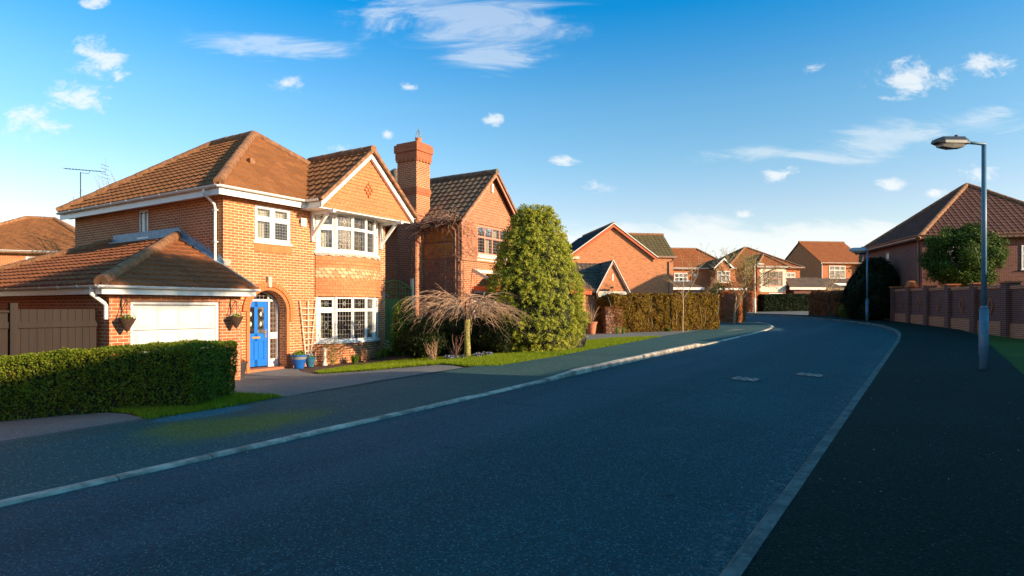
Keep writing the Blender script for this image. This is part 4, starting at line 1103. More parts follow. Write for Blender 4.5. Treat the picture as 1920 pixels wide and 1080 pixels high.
fh.prism([(-.012, 2.1, zt_ - .02), (-.012, 5.8, zt_ - .02), (-.012, 5.8, zt_ + .26), (-.012, 2.1, zt_ + .26)], (.01, 0, 0)); fh.box(-.16, -.01, 2.1, 5.8, zt_ - .02, zt_ + .02)
k = 9
for i in range(k):     # stepped flashing down the slope
    y0 = 2.1 - (2.1 + .05) * i / k; y1 = 2.1 - (2.1 + .05) * (i + 1) / k; za = EG + (y0 + 1.5) * TL; zc = EG + (y1 + 1.5) * TL
    fh.prism([(-.014, y0, za - .02), (-.014, y1, zc - .02), (-.014, y1, zc + .14), (-.014, y0, za + .26)], (.012, 0, 0))
fh.beam((-.07, 2.1, zt_ + .04), (-.07, 0, EG + 1.5 * TL + .04), .14, .03)
fh.build('flashing', 'lead', h1)
fm = MB(); fm.beam((-.04, 0, EG + 1.5 * TL + .02), (-.04, -1.5, EG + .02), .06, .06); fm.box(-.02, .2, -.02, -.002, EG + 1.5 * TL, EG + 1.5 * TL + .16); fm.build('verge_mortar', 'mortar', h1)
fa = MB(); fa.box(-3.57, -.06, -1.47, -1.45, 2.14, 2.31); fa.box(-3.57, -3.55, -1.45, 9.3, 2.14, 2.31); fa.box(-.08, -.06, -1.45, -.01, 2.14, 2.31)
fa.box(-3.55, -.08, -1.45, -1.2, 2.145, 2.16); fa.box(-3.55, -3.31, -1.2, 9.3, 2.145, 2.16); fa.build('garage_fascia', 'upvc', h1)
gu = MB(); gutter(gu, [(-3.64, 9.3, 2.32), (-3.64, -1.54, 2.32), (-.0, -1.54, 2.32)], .055)
gu.tube([(-3.64, -1.2, 2.28), (-3.64, -1.2, 2.14), (-3.40, -1.2, 1.95), (-3.37, -1.2, 1.9), (-3.37, -1.2, 1.62)], .04, 8); gu.build('garage_gutter', 'upvc', h1)
fe = MB(); fe.box(-2.89, -2.82, -1.15, -1.09, -.3, 2.0); fe.box(-.93, -.86, -1.15, -1.09, -.3, 2.0); fe.box(-2.82, -.93, -1.15, -1.09, 1.93, 2.0); fe.build('garage_door_frame', 'upvc', h1)
gd = MB()
for r_ in range(4):
    z0 = -.28 + r_ * .55
    gd.box(-2.82, -.93, -1.12, -1.10, z0, z0 + .538)
    for c in range(4):
        a = -2.82 + .04 + c * .4725
        gd.box(a, a + .39, -1.132, -1.12, z0 + .06, z0 + .485); gd.box(a + .03, a + .36, -1.142, -1.132, z0 + .09, z0 + .455)
gd.build('garage_door', 'garage_door', h1, bevel=.003)
ab = MB(); ab.box(2.46, 2.66, -.07, -.001, 4.30, 4.55); ab.box(2.49, 2.63, -.078, -.07, 4.33, 4.52); ab.build('alarm_box', 'cream', h1, bevel=.01)
al = MB(); al.box(2.435, 2.458, -.05, -.002, 4.40, 4.5); al.build('alarm_lamp', 'black', h1)
ev = MB(); ev.box(5.98, 6.0, -.04, 0, 1.95, 2.35); ev.tube([(6.0, -.03, 2.3), (6.12, -.06, 2.3), (6.2, -.06, 2.28), (6.16, -.06, 2.2)], .012, 6); ev.build('wall_hook', 'steel', h1)

# ------------------------------------------------------------------ things around the near house
def on_h1(name, label, cat, t, s, z=None, group=None, rot=0):
    x, y = Lc(t, s); return thing(name, label, cat, (x, y, H(x, y) + .04 if z is None else Z1 + z), HROT + rot, group)
def foliage_ball(parent, name, c, r, n, size, mat, squash=.7, normal_jit=.7):
    d = rng.normal(0, 1, (n, 3)); d /= np.linalg.norm(d, axis=1)[:, None]; d[:, 2] = np.abs(d[:, 2]) * squash
    return leaves_mesh(name, np.array(c) + d * r * rng.uniform(.5, 1.05, (n, 1)), d, size, mat, parent, jit=normal_jit)
for i, (t, lab) in enumerate(((-2.98 - .1, 'dark wicker hanging basket on the left pier of the garage'), (-.58, 'dark wicker hanging basket between the garage door and the blue front door'))):
    hb = on_h1('hanging_basket', lab, 'hanging basket', t, -1.2 - .24, 1.30, 'hanging baskets by the garage')
    m = MB(); m.lathe([(.012, .05), (.05, .10), (.11, .21), (.16, .31), (.168, .33), (.15, .33), (.145, .3)], 16); m.build('basket', 'wicker', hb)
    m = MB()
    for k in range(3):
        g = k * 2.09; m.tube([(.18 * math.cos(g), .18 * math.sin(g), .33), (0, .0, .66)], .006, 5)
    m.build('chain', 'black', hb)
    foliage_ball(hb, 'flowers', (0, 0, .32), .13, 260, .022, 'leaf_hedge'); foliage_ball(hb, 'petals', (0, 0, .36), .15, 50, .02, 'petal_w')
    m = MB(); m.tube([(0, .235, .80), (0, .235, .38)], .012, 6); m.tube([(0, .235, .74), (0, .1, .74), (0, -.02, .70), (0, 0, .655)], .009, 6); m.tube([(0, .235, .5), (0, .03, .73)], .008, 6)
    m.build('wall_bracket', 'black', hb)
def pot(name, label, t, s, r, h, mat, band=None, fol=('leaf_plant', 250, .035), extra=None, group=None):
    o = on_h1(name, label, 'plant pot', t, s, group=group)
    m = MB(); m.lathe([(r * .62, 0), (r * .68, h * .1), (r * .9, h * .6), (r, h * .88), (r * 1.1, h * .9), (r * 1.12, h), (r * .98, h), (r * .95, h * .9)], 24); m.build('pot', mat, o, smooth=False)
    if band: m = MB(); m.lathe([(r * .955, h * .68), (r * 1.015, h * .86), (r * 1.02, h * .87)], 24); m.build('glazed_band', band, o)
    m = MB(); m.lathe([(r * .2, h * .88), (r * .96, h * .9), (r * .9, h * .93)], 16); m.build('earth', 'soil', o)
    foliage_ball(o, 'plant', (0, 0, h * .95), r * .95, fol[1], fol[2], fol[0])
    if extra: foliage_ball(o, 'flowers', (0, 0, h * 1.08), r * .9, extra[1], .03, extra[0])
    return o
pot('flower_pot', 'large bright blue glazed pot with pale rim beside the porch arch', 2.10, -.42, .21, .40, 'bluepot', 'came')
pot('flower_pot', 'small teal glazed pot with pansies right of the large blue pot', 2.55, -.36, .16, .30, 'tealpot', None, extra=('petal', 60), fol=('leaf_plant', 120, .03))
pot('flower_pot', 'black ribbed pot of twigs at the corner of the garage', .05, -.62, .19, .40, 'darkpot', None, fol=('leaf_beech_dark', 90, .03))
tr = on_h1('trellis', 'fan shaped pale wooden trellis on the brick wall right of the porch', 'trellis', 2.72, -.04)
m = MB()
for a, b in ((-.30, -.075), (0, 0), (.30, .075)): m.beam((a, -.02, 1.98), (b, -.02, .16), .032, .02, (0, 1, 0))
for k in range(9):
    z = 1.74 - k * .185; w = .075 + (.30 - .075) * (z - .16) / 1.82 + .03; m.beam((-w, -.04, z), (w, -.04, z), .02, .03, (0, 0, 1))
m.build('slats', 'trellis', tr)
gp = on_h1('garden_ornament', 'short white stone post standing in the bed left of the bay window', 'ornament', 3.02, -.45)
m = MB(); m.lathe([(.085, 0), (.07, .05), (.045, .12), (.05, .25), (.04, .4), (.055, .44), (.07, .48), (.05, .52), (.01, .54)], 14); m.build('stone_post', 'cream', gp)

def clump(name, label, cat, x, y, n, h, mat, spread=.18, flowers=None, group=None, w=.012):
    o = thing(name, label, cat, (x, y, H(x, y) + .02), 0, group); m = MB(); tv = []
    for i in range(n):
        g = random.uniform(0, 6.28); r0 = random.uniform(0, spread * .45); l = h * random.uniform(.6, 1.15); r1 = r0 + l * random.uniform(.12, .55)
        ca, sa = math.cos(g), math.sin(g); px_, py_ = -sa * w, ca * w
        a = (ca * r0, sa * r0, 0); b = (ca * (r0 + r1) / 2, sa * (r0 + r1) / 2, l * .62); c = (ca * r1, sa * r1, l * random.uniform(.8, 1))
        m.add([(a[0] - px_, a[1] - py_, 0), (a[0] + px_, a[1] + py_, 0), (b[0] + px_, b[1] + py_, b[2]), (b[0] - px_, b[1] - py_, b[2]), c], [(0, 1, 2, 3), (3, 2, 4)])
        if flowers and random.random() < .3: tv.append(c)
    f = m.build('leaves', mat, o, recalc=False)
    at = f.data.attributes.new('tint', 'FLOAT', 'POINT'); at.data.foreach_set('value', np.repeat(rng.uniform(0, 1, (len(m.v) + 4) // 5), 5)[:len(f.data.vertices)].astype(np.float32))
    if flowers and tv:
        C = np.repeat(np.array(tv), 5, 0) + rng.normal(0, .015, (len(tv) * 5, 3)); leaves_mesh('flowers', C, rng.normal(0, 1, C.shape), .022, flowers, o)
    return o
def twiggy(name, label, cat, x, y, n, h, mat, leaf=None, spread=.5, group=None, z=None, leafn=200, rad=.006, base=.03):
    o = thing(name, label, cat, (x, y, H(x, y) if z is None else z), 0, group); m = MB(); tips = []
    for i in range(n):
        g = random.uniform(0, 6.28); l = h * random.uniform(.55, 1.1); k = random.uniform(0, spread); p = Vector((base * math.cos(g), base * math.sin(g), 0)); pts = [p.copy()]; d = Vector((k * math.cos(g), k * math.sin(g), 1)).normalized()
        for _ in range(5): d = (d + Vector((random.gauss(0, .12), random.gauss(0, .12), .02))).normalized(); p = p + d * l / 5; pts.append(p.copy()); tips.append(p.copy())
        m.tube(pts, [rad, rad * .85, rad * .7, rad * .6, rad * .5, rad * .3], 5)
        for _ in range(2):
            j = random.randint(1, 4); q = pts[j]; d2 = (d + Vector((random.gauss(0, .6), random.gauss(0, .6), .2))).normalized(); m.tube([q, q + d2 * l * .12, q + d2 * l * .25], [rad * .5, rad * .4, rad * .25], 4); tips.append(q + d2 * l * .25)
    m.build('stems', mat, o, smooth=True)
    if leaf:
        T = np.array(tips); C = T[rng.integers(0, len(T), leafn)] + rng.normal(0, .04, (leafn, 3)); leaves_mesh('leaves', C, rng.normal(0, 1, (leafn, 3)), .028, leaf, o)
    return o
def LC(t, s): return Lc(t, s)
x, y = LC(3.25, -.55); twiggy('shrub', 'yellow green twiggy shrub at the left end of the bay window bed', 'shrub', x, y, 16, .95, 'twig_far', 'leaf_spring', .35, leafn=260)
x, y = LC(3.85, -.85); clump('flower_clump', 'green strap leaved clump below the second pane of the bay window', 'plant', x, y, 70, .34, 'leaf_plant')
x, y = LC(4.35, -.80); twiggy('shrub', 'brown dried low shrub under the middle of the bay window', 'shrub', x, y, 26, .5, 'twig', 'leaf_beech_dark', .7, leafn=200)
x, y = LC(4.95, -.75); clump('flower_clump', 'small green clump at the right end of the bay brickwork', 'plant', x, y, 40, .3, 'leaf_plant')
x, y = LC(5.45, -.60); clump('flower_clump', 'pale flowered daffodil clump between bay window and house corner', 'plant', x, y, 60, .42, 'leaf_plant', flowers='petal_w')
x, y = LC(5.85, -.42); clump('flower_clump', 'daffodil clump against the right corner of the near house', 'plant', x, y, 50, .45, 'leaf_plant', flowers='petal_w')
x, y = LC(6.25, -.45); twiggy('shrub', 'dark leafy shrub with long shoots at the foot of the green gate', 'shrub', x, y, 26, .8, 'twig_far', 'leaf_laurel', .35, leafn=900)
# ------------------------------------------------------------------ gate between the houses and boarded gate left of the garage
def boards(mb, x0, x1, z0, top, y=0, bw=.10, th=.018, gap=.006):
    x = x0
    while x < x1 - .01:
        b = min(x1, x + bw - gap); mb.box(x, b, y - th, y, z0, top((x + b) / 2) if callable(top) else top); x += bw
gt = on_h1('side_gate', 'green stained side gate with an arched trellis top between the two near houses', 'gate', 6.14, .12)
gt.location.z = .05
m = MB(); boards(m, 0, 1.45, .03, 1.95); m.box(0, 1.45, 0, .04, .3, .42); m.box(0, 1.45, 0, .04, 1.6, 1.72); m.build('boards', 'gate_green', gt)
m = MB(); archz = lambda x: 2.62 - .35 * ((x - .55) / .9) ** 2
for k in range(10): x = .03 + k * .155; m.box(x - .015, x + .015, -.02, .0, 1.95, archz(x))
for z in (2.15, 2.36): m.box(0, 1.45, .0, .018, z, z + .028)
for k in range(14): a = k * 1.45 / 14; b = (k + 1) * 1.45 / 14; m.beam((a, -.01, archz(a)), (b, -.01, archz(b)), .05, .045)
m.build('trellis_top', 'gate_green', gt)
m = MB(); m.box(1.46, 1.56, -.05, .05, -.3, 2.72); m.build('gate_post', 'trellis', gt)
fx = thing('boarded_gate', 'tall dark brown boarded gate left of the white garage door', 'gate', (*Lc(-3.42, -.9), -.2), HROT + math.pi)
m = MB(); boards(m, 0, 1.35, .02, 1.86, bw=.13); m.box(0, 1.35, 0, .04, .25, .36); m.box(0, 1.35, 0, .04, 1.5, 1.62); m.build('boards', 'fence_brown', fx)
m = MB(); m.box(1.36, 1.48, -.06, .06, -.4, 1.98); m.build('gate_post', 'fence_brown', fx)
fx2 = thing('boarded_fence', 'dark brown boarded fence running on left from the boarded gate', 'fence', (*Lc(-4.92, -.9), -.2), HROT + math.pi)
m = MB(); boards(m, 0, 5.6, .02, 1.8, bw=.13); m.box(0, 5.6, 0, .04, .25, .36); m.box(0, 5.6, 0, .04, 1.5, 1.62); m.build('boards', 'fence_brown', fx2)
m = MB(); m.box(-.01, 5.6, -.05, .05, 1.80, 1.84)
m.build('capping', 'fence_brown', fx2)

# ------------------------------------------------------------------ HOUSE 2: creeper covered house with tall chimney
C2 = (-2.0, 23.5); Z2 = .35
h2 = thing('detached_house', 'creeper covered brick house with tall corbelled chimney and brown tiled gable', 'house', (*C2, Z2), HROT)
def L2(t, s): return (C2[0] + t * AX - s * AY, C2[1] + t * AY + s * AX)
w2 = MB()
wall_open(w2, fr(0), 0, 4.15, -.8, [(0, 4.86), (2.075, 4.86 + 2.075 * .945), (4.15, 4.86)], [(1.13, 3.35, 3.52, 4.70, 0), (.9, 3.2, .9, 2.0, 0)], .3)
wall_open(w2, lf(0), .3, 8.6, -.8, 4.86, [], .3)
w2.box(3.85, 4.15, .3, 8.6, -.8, 4.86); w2.box(4.15, 10, 3.0, 8.6, -.8, 4.6)
w2.build('wall', 'brick2', h2)
# single storey garage wing to the right
gx2 = MB(); wall_open(gx2, fr(.2), 4.15, 10.0, -.8, 2.25, [(4.9, 5.8, 0, 2.0, 0)], .25); gx2.box(9.75, 10.0, .45, 4.0, -.8, 2.25)
gx2.box(8.9, 9.35, -1.0, -.65, -.8, 2.1); gx2.build('porch_wall', 'brick3', h2)
m = MB(); m.box(8.95, 9.3, -.60, .1, 0, 2.05); m.build('porch_door', 'redfascia', h2)
m = MB()     # hung tiles of the front face
z = 3.20; i = 0
while z < 6.75:
    hw0 = 0; hw1 = 4.15
    if z > 4.86: k = (z - 4.86) / .945; hw0 += k; hw1 -= k
    segs = [(hw0, hw1)] if not (3.45 < z + .06 < 4.75) else [(hw0, 1.10), (3.38, hw1)]
    for a, b in segs:
        if b - a > .1: hung_course(m, lambda u, zz, o: Vector((u, -o - .03, zz)), a, b, z, z + .125, stag=i % 2)
    z += .11; i += 1
m.build('hung_tiles', 'hung2', h2, recalc=False)
m = MB(); m.box(-.0, 4.15, -.035, -.002, 3.18, 3.21); m.build('tile_band', 'ridge', h2)
m = MB(); z = 3.32; i = 0
while z < 4.6:
    if z >= 3.95 and not m.marks: m.marks = [(0, 0), (len(m.v), len(m.f))]
    if not 3.78 < z < 3.95: hung_course(m, lambda u, zz, o: Vector((-o - .02, 1.86 - u, zz)), .02, 1.52, z, z + .12, stag=i % 2)
    z += .108; i += 1
m.build('side_hung_tiles', 'hung_o', h2, recalc=False)
m = MB(); m.box(-.05, -.002, .33, 1.84, 4.62, 4.68); m.build('side_flashing', 'lead', h2)
window(h2, (1.13, 0, 3.52), (0, -1, 0), 2.22, 1.18, grid_lights(2.22, 1.18, [1, 1.1, 1.1, 1], [1.6, 1]), fmat='pinkwood', lead=(.11, .13), sill=.05, glass='glass', curtain=[None, None, ('curtain', .3, 1)], sillmat='render')
window(h2, (.9, 0, .9), (0, -1, 0), 2.3, 1.1, grid_lights(2.3, 1.1, [1, 1, 1], [1.6, 1]), fmat='upvc', sill=.05, glass='glass_far')
m = MB(); m.box(1.05, 3.42, -.05, -.002, 3.25, 3.46); m.build('sill_render', 'render', h2)
# main gable roof + rear block
T2 = .945; ct = math.cos(math.atan(T2)); st_ = math.sin(math.atan(T2)); RZ = 4.98 + 2.075 * T2; ww = 2.43
pl = [((2.075 - ww, 9.0, RZ - ww * T2), (0, -1, 0), (ct, 0, st_), 9.32, ww / ct, []),
      ((2.075 + ww, -.32, RZ - ww * T2), (0, 1, 0), (-ct, 0, st_), 9.32, ww / ct, [])]
TB = 1.0; cb_ = math.cos(math.atan(TB)); sb_ = cb_; hb_ = 2.95
pl += [((-.35, 2.9, 4.85), (1, 0, 0), (0, cb_, sb_), 10.6, hb_ / cb_, [((-.35, 2.9, 0), (1, -1, 0))]),
       ((10.25, 8.8, 4.85), (-1, 0, 0), (0, -cb_, sb_), 10.6, hb_ / cb_, [((-.35, 8.8, 0), (1, 1, 0))]),
       ((-.35, 8.8, 4.85), (0, -1, 0), (cb_, 0, sb_), 5.9, hb_ / cb_, [((-.35, 8.8, 0), (-1, -1, 0)), ((-.35, 2.9, 0), (-1, 1, 0))])]
roof_mesh('roof', 'tile2', h2, pl)
rp = MB(); caps(rp, (2.075, -.36, RZ + .05), (2.075, 3.5, RZ + .05)); caps(rp, (2.6, 5.85, 7.85), (10.2, 5.85, 7.85)); caps(rp, (-.35, 2.9, 4.9), (2.6, 5.85, 7.85)); caps(rp, (-.35, 8.8, 4.9), (2.6, 5.85, 7.85)); rp.build('ridge_tiles', 'ridge_grey', h2)
m = MB()
for sx in (-1, 1):
    e0 = Vector((2.075 + sx * 2.43, -.30, RZ - ww * T2 - .16)); e1 = Vector((2.075, -.30, RZ - .16)); m.prism([e0, e1, e1 + Vector((0, 0, .17)), e0 + Vector((0, 0, .17))], (0, .03, 0))
m.build('barge_board', 'pinkwood', h2)
m = MB()
for sx in (-1, 1):
    for k in range(10):
        a = (2.46 - 2.42 * k / 10); b = (2.46 - 2.42 * (k + 1.05) / 10); m.beam((2.075 + sx * a, -.33, RZ - a * T2 + .035), (2.075 + sx * b, -.33, RZ - b * T2 + .025), .07, .08)
m.build('verge_tiles', 'ridge', h2)
m = MB(); m.box(2.02, 2.16, -.12, -.03, 6.15, 6.5); m.box(2.05, 2.13, -.13, -.12, 6.2, 6.45); m.build('alarm_box', 'cream', h2, bevel=.008)
m = MB(); gutter(m, [(-.40, 8.9, 4.70), (-.40, -.25, 4.70)], .055); m.tube([(-.40, .22, 4.66), (-.38, .22, 4.5), (-.08, .22, 4.35), (-.07, .22, 4.2), (-.07, .22, -.4)], .034, 8)
m.build('gutter', 'brownpipe', h2)
# lean-to canopy along the front with red fascia
TCp = .45; cc = math.cos(math.atan(TCp)); sc_ = math.sin(math.atan(TCp))
roof_mesh('porch_roof', 'tile_g', h2, [((.75, -1.12, 2.22), (1, 0, 0), (0, cc, sc_), 9.2, 1.12 / cc, [((.75, -1.12, 0), (1, -1, 0)), ((9.95, -1.12, 0), (-1, -1, 0))]),
                                      ((9.95, -1.12, 2.22), (0, 1, 0), (-cc, 0, sc_), 1.3, 1.2 / cc, [((9.95, -1.12, 0), (1, 1, 0))])])
roof_mesh('wing_roof', 'tile2', h2, [((4.15, .0, 2.62), (1, 0, 0), (0, cc, sc_), 6.1, 3.0 / cc, []), ((10.25, 6.0, 2.62), (-1, 0, 0), (0, -cc, sc_), 6.1, 3.0 / cc, [])])
m = MB(); m.box(.78, 9.92, -1.10, -1.07, 2.0, 2.19); m.box(.78, .81, -1.07, -.05, 2.0, 2.19); m.box(9.9, 9.93, -1.07, .2, 2.0, 2.19); m.build('porch_fascia', 'redfascia', h2)
m = MB(); m.prism([(.77, -1.1, 2.27), (.77, -.02, 2.75), (.77, -.02, 2.93), (.77, -1.1, 2.36)], (-.02, 0, 0)); m.prism([(.77, -.03, 2.75), (4.1, -.03, 2.75), (4.1, -.03, 2.88), (.77, -.03, 2.88)], (0, .02, 0)); m.build('porch_flashing', 'render', h2)
# chimney
ch = MB(); ch.box(-.46, .37, 1.85, 2.87, -.8, 7.25); chm = ch.build('chimney', 'brick2', h2)
m = MB(); m.box(-.50, .41, 1.81, 2.91, 5.98, 6.16); m.box(-.48, .39, 1.83, 2.89, 5.88, 5.98); m.build('chimney_band', 'chim_brick', chm)
m = MB(); m.box(-.52, .43, 1.79, 2.93, 7.33, 7.62); m.box(-.56, .47, 1.75, 2.97, 7.62, 7.92); m.box(-.49, .40, 1.82, 2.90, 7.92, 8.0)
for k in range(5):
    a = -.52 + .95 * (k + .1) / 5; m.box(a, a + .11, 1.79, 1.85, 7.22, 7.33)
    b = 1.79 + 1.14 * (k + .1) / 5; m.box(-.52, -.46, b, b + .13, 7.22, 7.33)
m.box(-.50, .41, 1.81, 2.91, 7.25, 7.34); m.build('chimney_cap', 'chim_brick', chm)
m = MB(); m.lathe([(.17, 8.0), (.15, 8.05), (.125, 8.12), (.14, 8.2), (.15, 8.23), (.12, 8.24)], 16, (-.05, 2.1, 0)); pt = m.build('chimney_pot', 'terracotta', chm)
m = MB()
for k in range(12): g = k * math.pi / 6; m.tube([(-.05 + .13 * math.cos(g), 2.1 + .13 * math.sin(g), 8.24), (-.05 + .10 * math.cos(g), 2.1 + .10 * math.sin(g), 8.38), (-.05, 2.1, 8.62)], .008, 4)
m.tube([(-.05, 2.1, 8.5), (-.05, 2.1, 8.68)], .012, 5); m.build('cowl', 'steel', chm)
m = MB(); m.beam((.38, 1.83, 4.98), (.05, 1.83, 4.66), .05, .12, (0, 1, 0)); m.box(.375, .45, 1.82, 2.9, 5.0, 5.1); m.build('chimney_flashing', 'render', chm)
# creeper
cr = thing('climbing_creeper', 'leafless brown creeper climbing over the chimney side wall and gable of the chimney house', 'climbing plant', (*C2, Z2), HROT)
m = MB()
def creep(start, fn, n, umin, umax, zmax, rad, spread=.5, up=1.0, sub=2):
    for _ in range(n):
        u = random.uniform(*start); z = random.uniform(-.3, .2); d = random.gauss(0, .3); pts = []
        L_ = random.uniform(.5, 1) * zmax
        while z < L_ and len(pts) < 60:
            pts.append(fn(min(max(u, umin), umax), z, random.uniform(.01, .05))); d += random.gauss(0, spread * .5); d *= .85
            u += d * .13; z += .13 * up * random.uniform(.4, 1.2)
        if len(pts) > 3:
            m.tube(pts, [rad * (1 - .75 * i / len(pts)) for i in range(len(pts))], 4)
            for _ in range(sub):
                j = random.randrange(1, len(pts)); q = pts[j]; e = random.choice((-1, 1)); uu = 0; zz = 0; br_ = [q]
                for s_ in range(random.randint(4, 10)):
                    uu += e * random.uniform(.03, .12); zz += random.uniform(-.06, .10); br_.append(q + fn(uu, zz, 0) - fn(0, 0, 0))
                m.tube(br_, [rad * .45 * (1 - .7 * i / len(br_)) for i in range(len(br_))], 4)
side = lambda u, z, o: Vector((-o - .06, u, z)); front = lambda u, z, o: Vector((u, -o - .07, z)); chs = lambda u, z, o: Vector((-.46 - o, u, z)); chf = lambda u, z, o: Vector((u, 1.85 - o, z))
creep((.2, 1.8), side, 60, .02, 1.83, 4.7, .012, .7, sub=4); creep((.05, .5), side, 22, .02, .7, 4.7, .018, .4, sub=4)
creep((1.9, 2.8), chs, 50, 1.87, 2.85, 5.6, .011, .6); creep((2.9, 6), side, 16, 2.88, 8, 4.5, .012, .6)
creep((.0, .6), front, 16, .02, .95, 4.7, .011, .5, sub=4)
for _ in range(110):      # shoots that fan over the gable
    u = random.uniform(.1, 4.0); z = 3.3 + random.uniform(0, 1.2); d = random.gauss(0, .8); pts = []
    for s_ in range(random.randint(6, 26)):
        pts.append(front(u, z, random.uniform(.0, .04))); d = max(-2, min(2, d + random.gauss(0, .5))); u += .06 * d; z += random.uniform(0, .1)
        if z > 4.7 + 2.0 * (1 - abs(u - 2.075) / 2.075): break
        if 1.1 < u < 3.4 and 3.5 < z < 4.75: break
    if len(pts) > 3: m.tube(pts, [.008 * (1 - .6 * i / len(pts)) for i in range(len(pts))], 4)
for _ in range(230):      # tangle under the eaves corner
    p = Vector((-.30 + random.gauss(0, .12), random.uniform(-.2, 1.6), 4.75 + random.gauss(0, .1))); pts = [p]; d = Vector((random.gauss(-.3, .6), random.gauss(0, .8), random.gauss(.2, .6)))
    for s_ in range(5): d += Vector((random.gauss(0, .4), random.gauss(0, .4), random.gauss(-.15, .3))); p = p + d * .07; pts.append(p)
    m.tube(pts, [.009, .008, .007, .006, .005, .003], 4)
m.build('stems', 'vine', cr, recalc=False)
T_ = np.array([v for v in m.v[::37]]); leaves_mesh('dry_leaves', T_[rng.integers(0, len(T_), 900)] + rng.normal(0, .04, (900, 3)), rng.normal(0, 1, (900, 3)), .025, 'leaf_beech_dark', cr)

# ------------------------------------------------------------------ generic houses further away
def gable_prism(mb, w, d, z0, ze, tan, axis):
    mb.box(0, w, 0, d, z0, ze)
    if axis == 'y': mb.prism([(0, 0, ze), (w, 0, ze), (w / 2, 0, ze + w / 2 * tan)], (0, d, 0))
    if axis == 'x': mb.prism([(0, 0, ze), (0, d, ze), (0, d / 2, ze + d / 2 * tan)], (w, 0, 0))
def planes(w, d, ze, tan, kind, ov=.35, x0=0, y0=0, vg=.15):
    c = math.cos(math.atan(tan)); s = math.sin(math.atan(tan)); e = ze - ov * tan + .10
    a, b, p, q = x0 - ov, x0 + w + ov, y0 - ov, y0 + d + ov
    if kind == 'gable_y': h = (w / 2 + ov) / c; return [((a, q - ov + vg, e), (0, -1, 0), (c, 0, s), d + 2 * vg, h, []), ((b, p + ov - vg, e), (0, 1, 0), (-c, 0, s), d + 2 * vg, h, [])]
    if kind == 'gable_x': h = (d / 2 + ov) / c; return [((a + ov - vg, p, e), (1, 0, 0), (0, c, s), w + 2 * vg, h, []), ((b - ov + vg, q, e), (-1, 0, 0), (0, -c, s), w + 2 * vg, h, [])]
    h = (min(w, d) / 2 + ov) / c
    return [((a, q, e), (0, -1, 0), (c, 0, s), q - p, h, [((a, p, 0), (-1, 1, 0)), ((a, q, 0), (-1, -1, 0))]), ((b, p, e), (0, 1, 0), (-c, 0, s), q - p, h, [((b, p, 0), (1, 1, 0)), ((b, q, 0), (1, -1, 0))]),
            ((a, p, e), (1, 0, 0), (0, c, s), b - a, h, [((a, p, 0), (1, -1, 0)), ((b, p, 0), (-1, -1, 0))]), ((b, q, e), (-1, 0, 0), (0, -c, s), b - a, h, [((a, q, 0), (1, 1, 0)), ((b, q, 0), (-1, 1, 0))])]
def ridges(mb, w, d, ze, tan, kind, ov=.35, x0=0, y0=0, vg=.15):
    e = ze - ov * tan + .14
    if kind == 'gable_y': z = ze + w / 2 * tan + .14; caps(mb, (x0 + w / 2, y0 - vg, z), (x0 + w / 2, y0 + d + vg, z)); return
    if kind == 'gable_x': z = ze + d / 2 * tan + .14; caps(mb, (x0 - vg, y0 + d / 2, z), (x0 + w + vg, y0 + d / 2, z)); return
    m_ = min(w, d) / 2; z = ze + m_ * tan + .14
    if d > w: A, B = (x0 + w / 2, y0 + m_, z), (x0 + w / 2, y0 + d - m_, z)
    else: A, B = (x0 + m_, y0 + d / 2, z), (x0 + w - m_, y0 + d / 2, z)
    if (Vector(A) - Vector(B)).length > .2: caps(mb, A, B)
    a, b, p, q = x0 - ov, x0 + w + ov, y0 - ov, y0 + d + ov
    if d > w: pr = ((a, p, A), (b, p, A), (a, q, B), (b, q, B))
    else: pr = ((a, p, A), (a, q, A), (b, p, B), (b, q, B))
    for X, Y_, T in pr: caps(mb, (X, Y_, e), T)
def fwin(parent, x, z, w, h, face='front', cols=3, d=0, fmat='upvc', x0=0, W_=0, glass='glass_far', sill=True, y0=0, rows=(2, 1), mull=.05):
    if face == 'front': o, n = (x, y0 - .045, z), (0, -1, 0)
    elif face == 'left': o, n = (x0 - .045, x, z), (-1, 0, 0)
    else: o, n = (W_ + .045, x, z), (1, 0, 0)
    return window(parent, o, n, w, h, grid_lights(w, h, [1] * cols, list(rows), .07, mull), fmat=fmat, depth=.045, sill=.06 if sill else None, glass=glass)
def edge_trim(mb, w, d, ze, ov=.32, x0=0, y0=0, sides='flrb', t=.16):
    a, b, p, q = x0 - ov, x0 + w + ov, y0 - ov, y0 + d + ov; z0, z1 = ze - .14, ze + .04
    if 'f' in sides: mb.box(a, b, p, p + .025, z0, z1); gutter(mb, [(a, p - .06, z1), (b, p - .06, z1)], .055, 2); mb.box(a + .03, b - .03, p + .025, y0 - .001, z0, z0 + .015)
    if 'l' in sides: mb.box(a, a + .025, p + .026, q, z0, z1); gutter(mb, [(a - .06, q, z1), (a - .06, p, z1)], .055, 2); mb.box(a + .025, x0 - .001, p + .03, q, z0 + .001, z0 + .016)
    if 'r' in sides: mb.box(b - .025, b, p + .026, q, z0, z1); gutter(mb, [(b + .06, p, z1), (b + .06, q, z1)], .055, 2); mb.box(x0 + w + .001, b - .025, p + .03, q, z0 + .001, z0 + .016)

def at(px, d, z): return Vector(((px - 960) / F * d, d, z))
